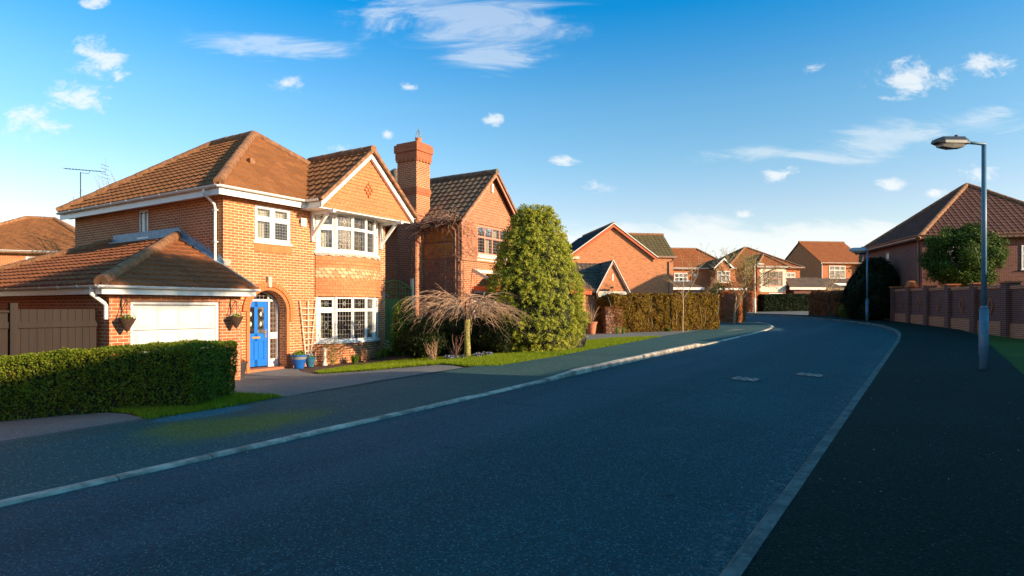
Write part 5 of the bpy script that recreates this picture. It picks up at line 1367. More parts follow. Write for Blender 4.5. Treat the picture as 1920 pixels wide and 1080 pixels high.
# HOUSE 3: long brick gable wall with small garage before it
def house3():
    D = 44.0; x0 = (1073 - 960) / F * D; z0 = H(x0 + 4, D)
    o = thing('detached_house', 'brick house with large plain gable wall and red barge boards behind the clipped hedge', 'house', (x0, D, z0), R(9))
    ze = EYE + (576 - 478) / F * D - z0; tan = .72; w = 6.15
    mb = MB(); gable_prism(mb, w, 9, -.8, ze, tan, 'y'); mb.box(w - .1, w + 1.65, .004, 8.9, -.8, ze - .05); mb.build('wall', 'brick3', o)
    roof_mesh('roof', 'tile_slate_blue', o, [planes(w, 9, ze, tan, 'gable_y', vg=.25)[0]], gauge=.25)  # left slope darker and bluer than the right slope
    roof_mesh('roof', 'tile_olive', o, [planes(w, 9, ze, tan, 'gable_y', vg=.25)[1]], gauge=.25)
    rz = ze + 1.75; c = math.cos(math.atan(.8)); s = math.sin(math.atan(.8))
    roof_mesh('wing_roof', 'tile_olive', o, [((6.1, -.12, ze - .05), (1, 0, 0), (0, c, s), 1.85, 2.35 / c, []), ((3.9, -.12, ze - .05), (1, 0, 0), (0, c, s), 2.2, 2.35 / c, [((0, .12, 0), (0, 1, 0))]), ((7.95, 4.6, ze - .05), (-1, 0, 0), (0, -c, s), 4.05, 2.35 / c, [])], gauge=.3)
    mb = MB(); caps(mb, (3.9, 2.22, ze - .05 + 2.35 * .8 + .05), (7.95, 2.22, ze - .05 + 2.35 * .8 + .05), .11); caps(mb, (w / 2, -.2, ze + w / 2 * tan + .14), (w / 2, 8, ze + w / 2 * tan + .14), .1); mb.build('ridge_tiles', 'ridge', o)
    mb = MB()
    for sx in (-1, 1):
        a = w / 2 + .33
        mb.prism([Vector((w / 2 + sx * a, -.22, ze + w / 2 * tan - a * tan - .14)), Vector((w / 2, -.22, ze + w / 2 * tan - .14)), Vector((w / 2, -.22, ze + w / 2 * tan + .10)), Vector((w / 2 + sx * a, -.22, ze + w / 2 * tan - a * tan + .10))], (0, .03, 0))
    mb.build('barge_board', 'redfascia', o)
    mb = MB()
    for sx in (-1, 1):
        a = w / 2 + .36; mb.beam((w / 2 + sx * a, -.24, ze + w / 2 * tan - a * tan + .14), (w / 2, -.24, ze + w / 2 * tan + .14), .06, .06)
    mb.build('verge', 'cream', o)
    mb = MB(); mb.prism([(7.8, .02, ze + .0), (7.8, 4.5, ze), (7.8, 2.25, ze + 1.75)], (.06, 0, 0)); mb.build('gable_end', 'brick3', o)
    mb = MB(); mb.box(-.36, .5, -.14, -.0, ze - .30, ze - .12); mb.build('eaves_box', 'render', o)
    mb = MB(); mb.box(w + .2, w + 1.9, -.16, -.12, ze - .12, ze); mb.tube([(w + 1.85, -.1, ze - .1), (w + 1.6, -.06, ze - .35), (w + 1.3, -.06, ze - .4), (w + 1.3, -.06, -.5)], .045, 8); mb.build('gutter', 'brownpipe', o)
    mb = MB(); mb.box(4.35, 5.35, -.05, -.001, 1.55, 1.95); mb.build('door_head', 'redfascia', o)
    mb = MB(); mb.box(4.4, 5.3, -.03, -.001, 0, 1.55); mb.build('back_door', 'glass_far', o)
    # chimney beyond the ridge
    mb = MB(); mb.box(-.35, .55, 4.2, 5.0, ze - 2, ze + 2.1); mb.box(-.42, .62, 4.13, 5.07, ze + 1.5, ze + 1.65); mb.box(-.42, .62, 4.13, 5.07, ze + 1.9, ze + 2.1); c_ = mb.build('chimney', 'brick3', o)
    mb = MB(); mb.lathe([(.16, ze + 2.1), (.14, ze + 2.3), (.15, ze + 2.31), (.2, ze + 2.45), (.2, ze + 2.51), (.05, ze + 2.6)], 14, (.15, 4.6, 0)); mb.build('chimney_pot', 'steel', c_)
house3()
def garage3():
    D = 37.5; x0 = (1121 - 960) / F * D; z0 = H(x0, D)
    o = thing('garage', 'small brick garage with white lintel and steep gable in front of the large gable house', 'garage', (x0, D, z0), R(10))
    w = 1.93; ze = EYE + (576 - 543) / F * D - z0; tan = 1.85; 
    mb = MB(); gable_prism(mb, w, 5.5, -.6, ze - .05, tan, 'y'); mb.build('wall', 'brick3', o)
    # ridge runs back to the left: roof slope seen from the road
    z_r = ze + w / 2 * tan
    mb = MB(); mb.box(.0, w, -.05, -.002, ze - .47, ze - .10); mb.build('lintel', 'render', o)
    mb = MB(); mb.box(.15, w - .15, -.03, -.003, -.2, ze - .48); mb.build('garage_door', 'fence_brown', o)
    mb = MB()
    for sx in (-1, 1):
        a = w / 2 + .12; mb.prism([Vector((w / 2 + sx * a, -.12, z_r - a * tan - .15)), Vector((w / 2, -.12, z_r - .17)), Vector((w / 2, -.12, z_r + .04)), Vector((w / 2 + sx * a, -.12, z_r - a * tan + .03))], (0, .03, 0))
    mb.build('barge_board', 'pinkwood', o)
    mb = MB()
    for sx in (-1, 1):
        a = w / 2 + .14; mb.beam((w / 2 + sx * a, -.14, z_r - a * tan + .07), (w / 2, -.14, z_r + .07), .05, .05)
    mb.build('verge', 'cream', o)
    c = math.cos(math.atan(tan)); s = math.sin(math.atan(tan)); a = w / 2 + .1; yl = 4.2
    roof_mesh('roof', 'tile_dark', o, [((w / 2 + a, -.1, z_r - a * tan + .05), (0, 1, 0), (-c, 0, s), 5.8, a / c, []), ((w / 2 - a, 5.7, z_r - a * tan + .05), (0, -1, 0), (c, 0, s), 5.8, a / c, [])], gauge=.3)
    mb = MB(); mb.box(.93, 1.02, -.015, -.001, ze + .55, ze + 1.0); mb.build('slit_vent', 'curtain', o)
    mb = MB(); mb.box(.9, 1.0, -.08, -.001, ze + .1, ze + .2); mb.build('wall_lamp', 'black', o)
    # long wing on the left whose roof slope faces the road
    ww_ = 3.6
    mb = MB(); mb.box(-ww_, -.02, .35, 3.6, -.6, ze - .15); mb.build('wing_wall', 'brick2', o)
    tn = (z_r - ze) / 2.1; c = math.cos(math.atan(tn)); s = math.sin(math.atan(tn))
    roof_mesh('wing_roof', 'tile_dark', o, [((-ww_, -.05, ze - .05), (1, 0, 0), (0, c, s), ww_ + .75, 2.15 / c, [((w / 2 - a, 0, z_r - a * tan + .05), (-tan, 0, 1)) if False else ((.05 * 0 + w / 2, 0, 0), (-1, 0, 0))]), ((w / 2, 4.25, ze - .05), (-1, 0, 0), (0, -c, s), ww_ + w / 2, 2.15 / c, [])], gauge=.3)
    mb = MB(); mb.box(-ww_, .02, -.1, -.06, ze - .2, ze - .04); mb.build('wing_gutter', 'black', o)
garage3()

def house4():
    D = 63.0; x0 = (1200 - 960) / F * D; z0 = H(x0 + 3, D)
    o = thing('detached_house', 'brown roofed brick house with a small white front gable right of the large gable house', 'house', (x0, D, z0), R(8))
    ze = EYE + (576 - 502) / F * D - z0; w = 10.6
    mb = MB(); mb.box(0, w, 0, 8, -1, ze); mb.build('wall', 'brick_far', o)
    roof_mesh('roof', 'tile_far', o, planes(w - .3, 5.6, ze, .78, 'hip', ov=.3), wave=False)
    mb = MB(); ridges(mb, w - .3, 5.6, ze, .78, 'hip', .3); mb.build('ridge_tiles', 'ridge', o)
    mb = MB(); edge_trim(mb, w - .3, 8, ze, .3, sides='f'); mb.build('gutter', 'upvc', o)
    fwin(o, 3.75, ze - 1.85, 1.45, 1.35, cols=3); fwin(o, 3.9, .9, 1.6, 1.3, cols=3); fwin(o, 5.7, .9, .9, 1.3, cols=2)
    mb = MB(); mb.box(2.7, 6.5, -1.3, -1.26, 2.35, 2.6); mb.build('porch_fascia', 'upvc', o)
    c = math.cos(math.atan(.5)); s = math.sin(math.atan(.5)); roof_mesh('porch_roof', 'tile_dark', o, [((2.7, -1.3, 2.6), (1, 0, 0), (0, c, s), 3.8, 1.3 / c, [((6.5, -1.3, 0), (-1, -1, 0))])], wave=False)
    mb = MB(); mb.box(3.3, 5.8, -.04, -.001, 3.28, 3.36); mb.build('porch_flashing', 'lead', o)
    mb = MB(); mb.prism([(5.92, -.07, ze - .75), (6.05, -.07, ze - .95), (6.2, -.07, ze - .75), (6.16, -.07, ze - .58), (5.98, -.07, ze - .58)], (0, .05, 0)); mb.build('alarm_box', 'upvc', o)
    # projecting front gable
    a = 7.3
    g = MB(); g.box(a + .35, a + 2.05, -1.5, 0, -1, ze - .25); g.prism([(a + .35, -1.5, ze - .25), (a + 2.05, -1.5, ze - .25), (a + 1.2, -1.5, ze + .75)], (0, 3.0, 0)); g.build('front_gable', 'brick_far', o)
    c = math.cos(math.atan(.92)); s = math.sin(math.atan(.92)); zr = ze + 1.0
    roof_mesh('gable_roof', 'tile_dark', o, [((a + 1.2 - 1.1, 2.5, zr - 1.1 * .92), (0, -1, 0), (c, 0, s), 4.15, 1.1 / c, []), ((a + 1.2 + 1.1, -1.65, zr - 1.1 * .92), (0, 1, 0), (-c, 0, s), 4.15, 1.1 / c, [])], wave=False)
    b = MB()
    for sx in (-1, 1):
        e0 = Vector((a + 1.2 + sx * 1.12, -1.66, zr - 1.12 * .92 - .2)); e1 = Vector((a + 1.2, -1.66, zr - .2)); b.prism([e0, e1, e1 + Vector((0, 0, .2)), e0 + Vector((0, 0, .2))], (0, .03, 0))
    b.build('barge_board', 'upvc', o)
    fwin(o, a + .5, ze - 1.6, 1.4, 1.25, cols=3, y0=-1.5)
    mb = MB(); mb.box(a - .1, a + 3.2, -2.6, -2.55, 2.3, 2.52); mb.build('lower_fascia', 'upvc', o)
    roof_mesh('lower_roof', 'tile_far', o, [((a - .1, -2.6, 2.5), (1, 0, 0), (0, .87, .49), 3.3, 1.4, [])], wave=False)
    mb = MB(); mb.box(a, a + 3.1, -2.35, 0, -1, 2.3); mb.build('lower_wall', 'brick_far', o)
house4()
def house5():
    D = 66.0; x0 = (1409 - 960) / F * D; z0 = H(x0 + 3, D)
    o = thing('detached_house', 'hip roofed brick house with a cream rendered upstairs bay behind the dark green hedge', 'house', (x0, D, z0), R(8))
    ze = EYE + (576 - 501) / F * D - z0; w = 5.75
    mb = MB(); mb.box(0, 3.3, -1.2, 0, -1, ze - .1); mb.box(-2.6, w, 0, 8, -1, ze); mb.box(w - 2.2, w + .02, -.01, 1, -1, 2.4); mb.build('wall', 'brick_far', o)
    roof_mesh('roof', 'tile_far', o, planes(w + 2.6, 8, ze, .60, 'hip', .35, -2.6), wave=False)
    roof_mesh('front_roof', 'tile_far', o, planes(3.3, 5, ze, .78, 'hip', .3, 0, -1.2), wave=False)
    mb = MB(); ridges(mb, w + 2.6, 8, ze, .60, 'hip', .35, -2.6); ridges(mb, 3.3, 5, ze, .78, 'hip', .3, 0, -1.2); mb.build('ridge_tiles', 'ridge', o)
    mb = MB(); edge_trim(mb, 3.3, 2, ze, .3, 0, -1.2, 'f'); edge_trim(mb, 2.45, 2, ze, .3, 3.3, 0, 'f'); mb.build('gutter', 'upvc', o)
    mb = MB(); mb.box(.35, 3.25, -1.24, -1.202, ze - 2.75, ze - .15)
    for k in range(5): mb.box(.22, .35, -1.24, -1.202, ze - 2.6 + k * .5, ze - 2.35 + k * .5); mb.box(3.2, 3.33, -1.24, -1.202, ze - 2.6 + k * .5, ze - 2.35 + k * .5)
    mb.build('render_panel', 'render', o)
    fwin(o, .75, ze - 2.1, 2.15, 1.6, cols=4, y0=-1.24, fmat='pinkwood', sill=False, rows=(1, 1)); fwin(o, 3.6, ze - 2.0, 1.55, 1.45, cols=3, fmat='upvc')
    fwin(o, 1.3, .6, 1.6, 1.3, cols=2, y0=-1.2, fmat='upvc')
    mb = MB()
    for k in range(11):
        a = math.pi * .2 + math.pi * .6 * k / 11; b = math.pi * .2 + math.pi * .6 * (k + 1) / 11 - .02
        mb.prism([(2.1 + r * math.cos(q), -1.23, .75 + r * math.sin(q)) for r, q in ((1.2, a), (1.4, a), (1.4, b), (1.2, b))], (0, .03, 0))
    mb.build('window_arch', 'redfascia', o)
    mb = MB(); mb.box(3.0, 3.25, -.06, -.001, ze - .75, ze - .45); mb.build('alarm_box', 'upvc', o)
    mb = MB(); mb.box(3.31, 7.6, -1.9, -1.86, 2.25, 2.5); mb.beam((3.35, -1.0, 2.75), (5.2, -.1, 3.5), .06, .16); mb.build('porch_fascia', 'cream', o)
    roof_mesh('porch_roof', 'tile_dark', o, [((3.31, -1.9, 2.5), (1, 0, 0), (0, .86, .5), 6.5, 2.3, [((9.8, -1.9, 0), (-1, -1, 0)), ((3.31, -1.9, 0), (1, -.25, 0))])], wave=False)
    mb = MB(); mb.box(4.0, 9.4, -1.6, 0, -1, 2.2); mb.build('porch_wall', 'brick_dark', o)
house5()
def house6():
    D = 78.0; x0 = (1541 - 960) / F * D; z0 = H(x0, D)
    o = thing('detached_house', 'brick house with tall plain gable end and red brown roof behind the brown hedge', 'house', (x0, D, z0), R(8))
    ze = EYE + (576 - 493) / F * D - z0; w = 4.7; dep = 9.4
    mb = MB(); gable_prism(mb, w + 1.8, dep, -1, ze, .66, 'x'); mb.build('wall', 'brick_far', o)
    roof_mesh('roof', 'tile_far', o, planes(w + 1.8, dep, ze, .66, 'gable_x', .35), wave=False)
    mb = MB(); ridges(mb, w + 1.8, dep, ze, .66, 'gable_x', .35); mb.build('ridge_tiles', 'ridge', o)
    mb = MB(); edge_trim(mb, w + .6, dep, ze, .3, sides='f'); mb.tube([(-.05, -.1, ze - .1), (-.05, -.1, .2)], .05, 6); mb.build('gutter', 'upvc', o)
    fwin(o, 1.0, ze - 2.0, 2.3, 1.65, cols=3); fwin(o, .7, 1.0, 3.4, 1.7, cols=4)
    mb = MB(); mb.lathe([(.1, 0), (.1, .06)], 10); a = mb.build('alarm_box', 'leaf_spring', o); a.location = (3.95, -.02, ze - 1.0); a.rotation_euler.x = R(90)
    mb = MB(); mb.box(-.1, 5.4, -1.2, -1.16, 2.85, 3.12); mb.build('porch_fascia', 'upvc', o)
    roof_mesh('porch_roof', 'tile_dark', o, [((-.1, -1.2, 3.12), (1, 0, 0), (0, .86, .5), 5.5, 1.35, [])], wave=False)
    # lower wing to the right
    mb = MB(); mb.box(w + .4, w + 5, -.6, 5, -1, ze - .25); mb.build('wing_wall', 'brick_dark', o)
    roof_mesh('wing_roof', 'tile_dark', o, planes(4.6, 5.6, ze - .2, .75, 'hip', .3, w + .4, -.6), wave=False)
    mb = MB(); edge_trim(mb, 4.6, 5, ze - .2, .3, w + .4, -.6, 'f'); mb.build('wing_gutter', 'upvc', o)
house6()
def house7():
    # corner nearest the camera, then the side wall running away
    A = Vector(((1729 - 960) / F * 33.5, 33.5)); B = Vector(((1619 - 960) / F * 42.0, 42.0)); d = (B - A).normalized(); L_ = (B - A).length
    z0 = .55
    rot = math.atan2(d.y, d.x)                 # local x = along side wall, away from camera; house lies to the right: local -y
    o = thing('detached_house', 'dark plum brick house with a hipped roof standing behind the pillared garden wall', 'house', (A.x, A.y, z0), rot - math.pi / 2)
    # local frame: y runs along d, x points to the right
    ze = EYE + (576 - 443) / F * 33.5 - z0; w = 8.5
    mb = MB(); mb.box(0, w, 0, L_, -.8, ze); mb.build('wall', 'brick_dark', o)
    roof_mesh('roof', 'tile_right', o, planes(w, L_, ze, .80, 'hip', .38), gauge=.3)
    mb = MB(); ridges(mb, w, L_, ze, .80, 'hip', .38); mb.build('ridge_tiles', 'ridge', o)
    mb = MB(); edge_trim(mb, w, L_, ze, .36, sides='fl'); mb.tube([(-.05, .35, ze - .1), (-.05, .35, -.3)], .04, 8); mb.build('gutter', 'brownpipe', o)
    fwin(o, L_ * .52 + .3, ze - 1.75, .55, 1.25, 'left', 1, fmat='brownpipe', glass='curtain')
    mb = MB(); mb.box(-.02, -.001, L_ * .52 - .35, L_ * .52 + .35, ze - 2.15, ze - 1.9); mb.build('soldier_course', 'rubbed', o)
    fwin(o, 1.2, ze - 1.9, 1.8, 1.3, 'front', 3); fwin(o, 1.2, .9, 2.2, 1.4, 'front', 3); fwin(o, 4.8, ze - 1.9, 1.8, 1.3, 'front', 3)
house7()
# neighbour beyond the left end (its aerial stands over the near roof)
def house0():
    D = 34.0; x0 = -33.5; z0 = .1
    o = thing('detached_house', 'brown roofed brick house far left behind the garage roof', 'house', (x0, D, z0), R(20))
    mb = MB(); mb.box(0, 9, 0, 7.5, -.8, 4.9); mb.build('wall', 'brick', o)
    roof_mesh('roof', 'tile1', o, planes(9, 7.5, 4.9, .62, 'hip', .35), gauge=.32, wave=False)
    mb = MB(); ridges(mb, 9, 7.5, 4.9, .62, 'hip'); mb.build('ridge_tiles', 'ridge', o)
    mb = MB(); edge_trim(mb, 9, 7.5, 4.9, sides='flr'); mb.build('gutter', 'upvc', o)
    fwin(o, 1, 3.4, 1.8, 1.2); fwin(o, 5, 3.4, 1.8, 1.2); fwin(o, 1, .9, 2.2, 1.3); fwin(o, 2, 3.4, .8, 1.2, 'right', 2, W_=9)
house0()
an = thing('aerial', 'slim television aerial rising beyond the left end of the near roof', 'aerial', (*(at(151, 27, 0).xy), 4.0), R(0))
m = MB(); m.tube([(0, 0, -4.1), (0, 0, 3.75)], .022, 8); m.build('mast', 'darksteel', an)
m = MB(); m.tube([(-.75, 0, 3.92), (1.05, .12, 3.78)], .014, 6)
for k in range(12): a = -.7 + k * .145; m.tube([(a, -.17, 3.916 - (a + .75) * .078), (a, .17, 3.916 - (a + .75) * .078)], .007, 4)
m.tube([(0, 0, 3.72), (.35, .04, 3.70), (.38, .05, 3.83)], .012, 5)
for dz in (-.28, -.12, .12, .28): m.tube([(1.03, -.16, 3.79 + dz), (1.03, .36, 3.79 + dz)], .009, 4)
m.tube([(1.03, .12, 3.5), (1.0, .12, 4.1)], .012, 4); m.build('antenna', 'darksteel', an)

# ------------------------------------------------------------------ unseen houses and garages, added beside and behind the camera to throw the shade
def shade_house(name, lab, q, p0, w, dep, ze, tan, kind='gable_x'):
    cat_ = 'garage' if name == 'garage' else 'house'
    x, y = PQ(p0, q); o = thing(name, lab, cat_, (x, y, H(x, y)), RANG)
    mb = MB(); gable_prism(mb, w, dep, -.8, ze, tan, 'x' if kind == 'gable_x' else 'y'); mb.build('wall', 'brick', o)
    for yy, nn in ((dep, (0, 1, 0)),):       # windows of the street side
        for k in range(3 if w > 7 else 1):
            u = w * (k + .5) / (3 if w > 7 else 1)
            if cat_ == 'house': window(o, (u + .8, yy + .03, .9), nn, 1.6, 1.2, grid_lights(1.6, 1.2, [1, 1], [1]), glass='glass_far', sill=.05); ze > 4 and window(o, (u + .8, yy + .03, ze - 1.7), nn, 1.6, 1.1, grid_lights(1.6, 1.1, [1, 1], [1]), glass='glass_far', sill=.05)
            else: window(o, (u + 2.1, yy + .03, -.05), nn, 4.2, 2.1, grid_lights(4.2, 2.1, [1], [1, 1, 1, 1]), glass='garage_door')
    mb = MB(); ridges(mb, w, dep, ze, tan, kind); mb.build('ridge_tiles', 'ridge', o)
    roof_mesh('roof', 'tile_far', o, planes(w, dep, ze, tan, kind, .35), wave=False)
    return o
# ------------------------------------------------------------------ hedges and trees
def hedge(name, label, path, w, h, n, size, mat, group=None, rnd=.25, rough=.06, lean=0, core='darkcore', cat='hedge', jit=.8, asp=.5, stems=None, scale_n=2.2, shrink=.07, ground=None, batter=0.0):
    """clipped hedge: path = centre line points (x,y); w, h = width and height"""
    P_ = [Vector((p[0], p[1], 0)) for p in path]
    x0, y0 = P_[0].x, P_[0].y; z0 = H(x0, y0)
    o = thing(name, label, cat, (x0, y0, z0), 0, group)
    segs = []; tot = 0
    for a, b in zip(P_, P_[1:]): segs.append((tot, a, b)); tot += (b - a).length
    def frame(s):
        s = min(max(s, 0), tot - 1e-4)
        for st, a, b in segs:
            L_ = (b - a).length
            if s <= st + L_:
                d = (b - a) / L_; return a + d * (s - st), d, Vector((-d.y, d.x, 0))
        st, a, b = segs[-1]; d = (b - a).normalized(); return b, d, Vector((-d.y, d.x, 0))
    def pos(s, t, z):
        """s along (may run beyond), t across, z up -> local"""
        e = 0
        if s < 0: e = s; s_ = 0
        elif s > tot: e = s - tot; s_ = tot
        else: s_ = s
        c, d, nn = frame(s_); q = c + d * e + nn * t
        return Vector((q.x - x0, q.y - y0, z + H(q.x, q.y) - z0)), d, nn
    A_top = tot * w; A_side = tot * h; A_end = w * h; S_ = A_top + 2 * A_side + 2 * A_end
    C = []; Nn = []
    for _ in range(n):
        r = random.random() * S_
        if r < A_top: s, t, z = random.uniform(0, tot), random.uniform(-w / 2, w / 2), h; nr = (0, 0, 1)
        elif r < A_top + 2 * A_side: sd_ = random.choice((-1, 1)); s, t, z = random.uniform(0, tot), sd_ * w / 2, h * random.random() ** .9; nr = (0, sd_, 0)
        else: sd_ = random.choice((-1, 1)); s, t, z = (0 if sd_ < 0 else tot), random.uniform(-w / 2, w / 2), h * random.random(); nr = (sd_, 0, 0)
        # round the edges
        cs = min(max(s, rnd), tot - rnd) if tot > 2 * rnd else tot / 2; ct_ = min(max(t, -w / 2 + rnd), w / 2 - rnd) if w > 2 * rnd else 0; cz = min(max(z, .0), h - rnd)
        v = Vector((s - cs, t - ct_, z - cz))
        if v.length > 1e-6: v = v.normalized() * rnd if (z > h - rnd or abs(s - cs) > 0 and abs(t - ct_) > 0) else v
        s, t, z = cs + v.x, ct_ + v.y, cz + v.z
        nr = v.normalized() if v.length > 1e-6 else Vector(nr)
        k = 1 - batter * (1 - z / h); t *= k
        q, d, nn = pos(s, t, z)
        N3 = d * nr.x + nn * nr.y + Vector((0, 0, nr.z))
        off = rough * 1.6 * nz((q.x + x0, q.y + y0, q.z), scale_n) + rough * nz((q.x + x0, q.y + y0, q.z + 9), scale_n * 4) - abs(random.gauss(0, .035))
        if z < .25 * h: off -= random.random() * .12 * (1 - z / (.25 * h))
        C.append(tuple(q + N3 * off)); Nn.append(tuple(N3))
    C = np.array(C)
    tint = rng.uniform(0, 1, n) * .75 + .25 * np.array([.5 + nz(c, 3.0) for c in C])
    leaves_mesh('leaves', C, Nn, size, mat, o, jit, asp, tint)
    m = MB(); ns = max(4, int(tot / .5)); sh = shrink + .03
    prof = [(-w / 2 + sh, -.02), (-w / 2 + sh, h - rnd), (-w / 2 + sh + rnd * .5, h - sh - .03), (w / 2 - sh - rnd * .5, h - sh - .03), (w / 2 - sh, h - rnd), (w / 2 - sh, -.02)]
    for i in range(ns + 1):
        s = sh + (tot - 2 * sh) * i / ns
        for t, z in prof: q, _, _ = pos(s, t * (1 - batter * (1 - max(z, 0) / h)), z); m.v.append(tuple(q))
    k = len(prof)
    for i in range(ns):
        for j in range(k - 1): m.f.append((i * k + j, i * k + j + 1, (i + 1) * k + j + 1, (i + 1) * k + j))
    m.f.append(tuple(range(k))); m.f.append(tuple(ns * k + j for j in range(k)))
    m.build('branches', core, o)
    if stems:
        m = MB()
        for _ in range(stems):
            s = random.uniform(0, tot); sd_ = random.choice((-1, 1)); t = sd_ * (w / 2 - .02)
            q, d, nn = pos(s, t * .8, 0); pts = [q]
            for j in range(1, 6): s += random.gauss(0, .05); qq, _, _ = pos(s, t + random.gauss(0, .02), h * j / 5.2); pts.append(qq)
            m.tube(pts, [.014, .012, .01, .008, .006, .004], 5)
        m.build('stems', 'twig_far', o)
    return o
g0, g1 = G(432, 764), G(150, 776)
# front hedge of the near house: its roadside face runs from the right end towards the left
ga = G(404, 775); gb_ = G(345, 780); gc = G(150, 781)
hx = Vector((ga.x, ga.y, 0)); hd_ = (Vector((G(140, 772).x, G(140, 772).y, 0)) - Vector((gb_.x, gb_.y, 0))).normalized()
HEDGE_A = [(-4.84, 9.95), (-7.0, 10.0), (-9.0, 9.85), (-11.5, 9.4), (-13.5, 8.6)]
hedge('garden_hedge', 'thick clipped dark green hedge in front of the white garage door', HEDGE_A, 1.5, 1.05, 105000, .021, 'leaf_hedge', rnd=.15, rough=.035, batter=.16)

def conifer():
    g = G(1003, 657); g.z = H(g.x, g.y)
    o = thing('conifer_tree', 'broad domed yellow green conifer between creeper house and pavement', 'tree', g)
    prof = [(0, .95), (.3, 1.28), (.7, 1.45), (1.1, 1.50), (1.8, 1.42), (2.5, 1.27), (3.2, 1.06), (3.75, .82), (4.2, .60), (4.5, .40), (4.72, .12)]
    def rad(z):
        for (a, ra), (b, rb) in zip(prof, prof[1:]):
            if a <= z <= b: return ra + (rb - ra) * (z - a) / (b - a)
        return .05
    C = []; Nn = []; T_ = []
    for _ in range(2700):
        z = random.random() ** .9 * 4.6; a = random.uniform(0, 2 * math.pi)
        lob = 1 + .15 * nz((math.cos(a) * 2, math.sin(a) * 2, z * .9), 1.3) + .05 * nz((math.cos(a) * 4, math.sin(a) * 4, z * 2), 1.5)
        r = rad(z) * lob * random.uniform(.90, 1.03); c = Vector((r * math.cos(a), r * math.sin(a), z))
        nr = Vector((math.cos(a), math.sin(a), .25 if z < 4 else .8)).normalized()
        tt = random.uniform(0, 1); out = random.uniform(.10, .30); tip = c + nr * out + Vector((0, 0, random.uniform(-.16, .06)))
        side_ = nr.cross(Vector((0, 0, 1))).normalized()
        for k in range(50):
            u = random.random() ** .7; w = (1 - u) * .085 + .012
            p = c.lerp(tip, u * 1.15) + side_ * random.gauss(0, w) + Vector((0, 0, random.gauss(0, w * .8))) - Vector((0, 0, .05 * u * u))
            C.append(tuple(p)); Nn.append(tuple(nr + Vector((.3, -.2, .4)))); T_.append(.25 * tt + .5 * u + random.uniform(0, .3))
    leaves_mesh('crown', C, Nn, .023, 'leaf_conifer', o, .7, .45, T_)
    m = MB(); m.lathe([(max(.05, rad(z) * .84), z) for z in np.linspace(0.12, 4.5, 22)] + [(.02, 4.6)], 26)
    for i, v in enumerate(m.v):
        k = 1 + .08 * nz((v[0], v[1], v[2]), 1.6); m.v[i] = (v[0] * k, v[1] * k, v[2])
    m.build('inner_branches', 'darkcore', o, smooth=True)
    m = MB(); m.tube([(0, 0, -.1), (0, 0, 2), (0, 0, 4)], [.16, .12, .04], 10); m.build('trunk', 'bark', o)
conifer()

def weeping():
    g = G(876, 674)
    o = thing('weeping_tree', 'leafless grafted weeping tree with mossy trunk in a ring of pansies', 'tree', g)
    m = MB(); m.tube([(0, 0, -.05), (.01, 0, .3), (-.005, 0, .8), (.01, 0, 1.12), (.02, 0, 1.2)], [.115, .092, .082, .09, .07], 14); m.build('trunk', 'bark_green', o, smooth=True)
    m = MB()
    # main limbs arch out of the graft, long whips hang from them
    limbs = []
    for k in range(15):
        a = 2 * math.pi * k / 15 + random.gauss(0, .15); l = random.uniform(.85, 1.4); rise = random.uniform(.3, .85); p = Vector((.02, 0, 1.14)); pts = [p.copy()]
        for j in range(1, 8):
            t = j / 7; q = Vector((math.cos(a + .15 * math.sin(t * 3 + k)) * l * t, math.sin(a + .15 * math.sin(t * 3 + k)) * l * t, 1.14 + rise * math.sin(t * 2.0) + random.gauss(0, .02))); pts.append(q)
        m.tube(pts, [.034 * (1 - .65 * i / 7) for i in range(8)], 7); limbs.append((pts, a))
    m.build('limbs', 'bark', o, smooth=True)
    m = MB()
    def whip(p, a, l, r, up):
        pts = [p.copy()]; d = Vector((math.cos(a), math.sin(a), up)); n = int(l / .09)
        for j in range(n):
            d = d + Vector((random.gauss(0, .10), random.gauss(0, .10), -.085 - .05 * random.random())); d = Vector((d.x * .985, d.y * .985, max(d.z, -1.6))); dd = d.normalized(); p = p + dd * .09; pts.append(p.copy())
            if random.random() < .16 and r > .004 and j > 2: whip(p, a + random.gauss(0, .9), l * random.uniform(.15, .4), r * .6, d.z * .4 + .1)
        if len(pts) > 2: m.tube(pts, [r * (1 - .7 * i / len(pts)) for i in range(len(pts))], 4, cap=False)
    for pts, a in limbs:
        for _ in range(23):
            j = random.randint(2, 7); whip(pts[j].copy(), a + random.gauss(0, .65), random.uniform(.5, 1.35), random.uniform(.004, .008), random.uniform(-.05, .5))
        for _ in range(11): whip(pts[random.randint(1, 5)].copy(), random.uniform(0, 6.28), random.uniform(.25, .7), .006, random.uniform(.2, .9))
    m.build('whips', 'twig', o, recalc=False)
    # ring of flowers round the foot
    for k in range(11):
        a = 2 * math.pi * k / 11 + random.gauss(0, .12); r = random.uniform(.36, .52); x, y = g.x + r * math.cos(a) * 1.25, g.y + r * math.sin(a)
        lab = 'blue and white pansy clump in the ring at the foot of the weeping tree'
        c = thing('pansy_clump', lab, 'flowers', (x, y, H(x, y) + .04), 0, 'pansies round the weeping tree')
        foliage_ball(c, 'leaves', (0, 0, .02), .13, 200, .024, 'leaf_dark', .8); foliage_ball(c, 'petals', (0, 0, .05), .13, 90, .02, 'petal', .7)
    ring = [g + Vector((math.cos(a) * .86, math.sin(a) * .62, 0)) for a in np.linspace(0, 6.283, 21)[:-1]]
    sheet('flower_ring_soil', ring, 'soil', .062, .5)
weeping()
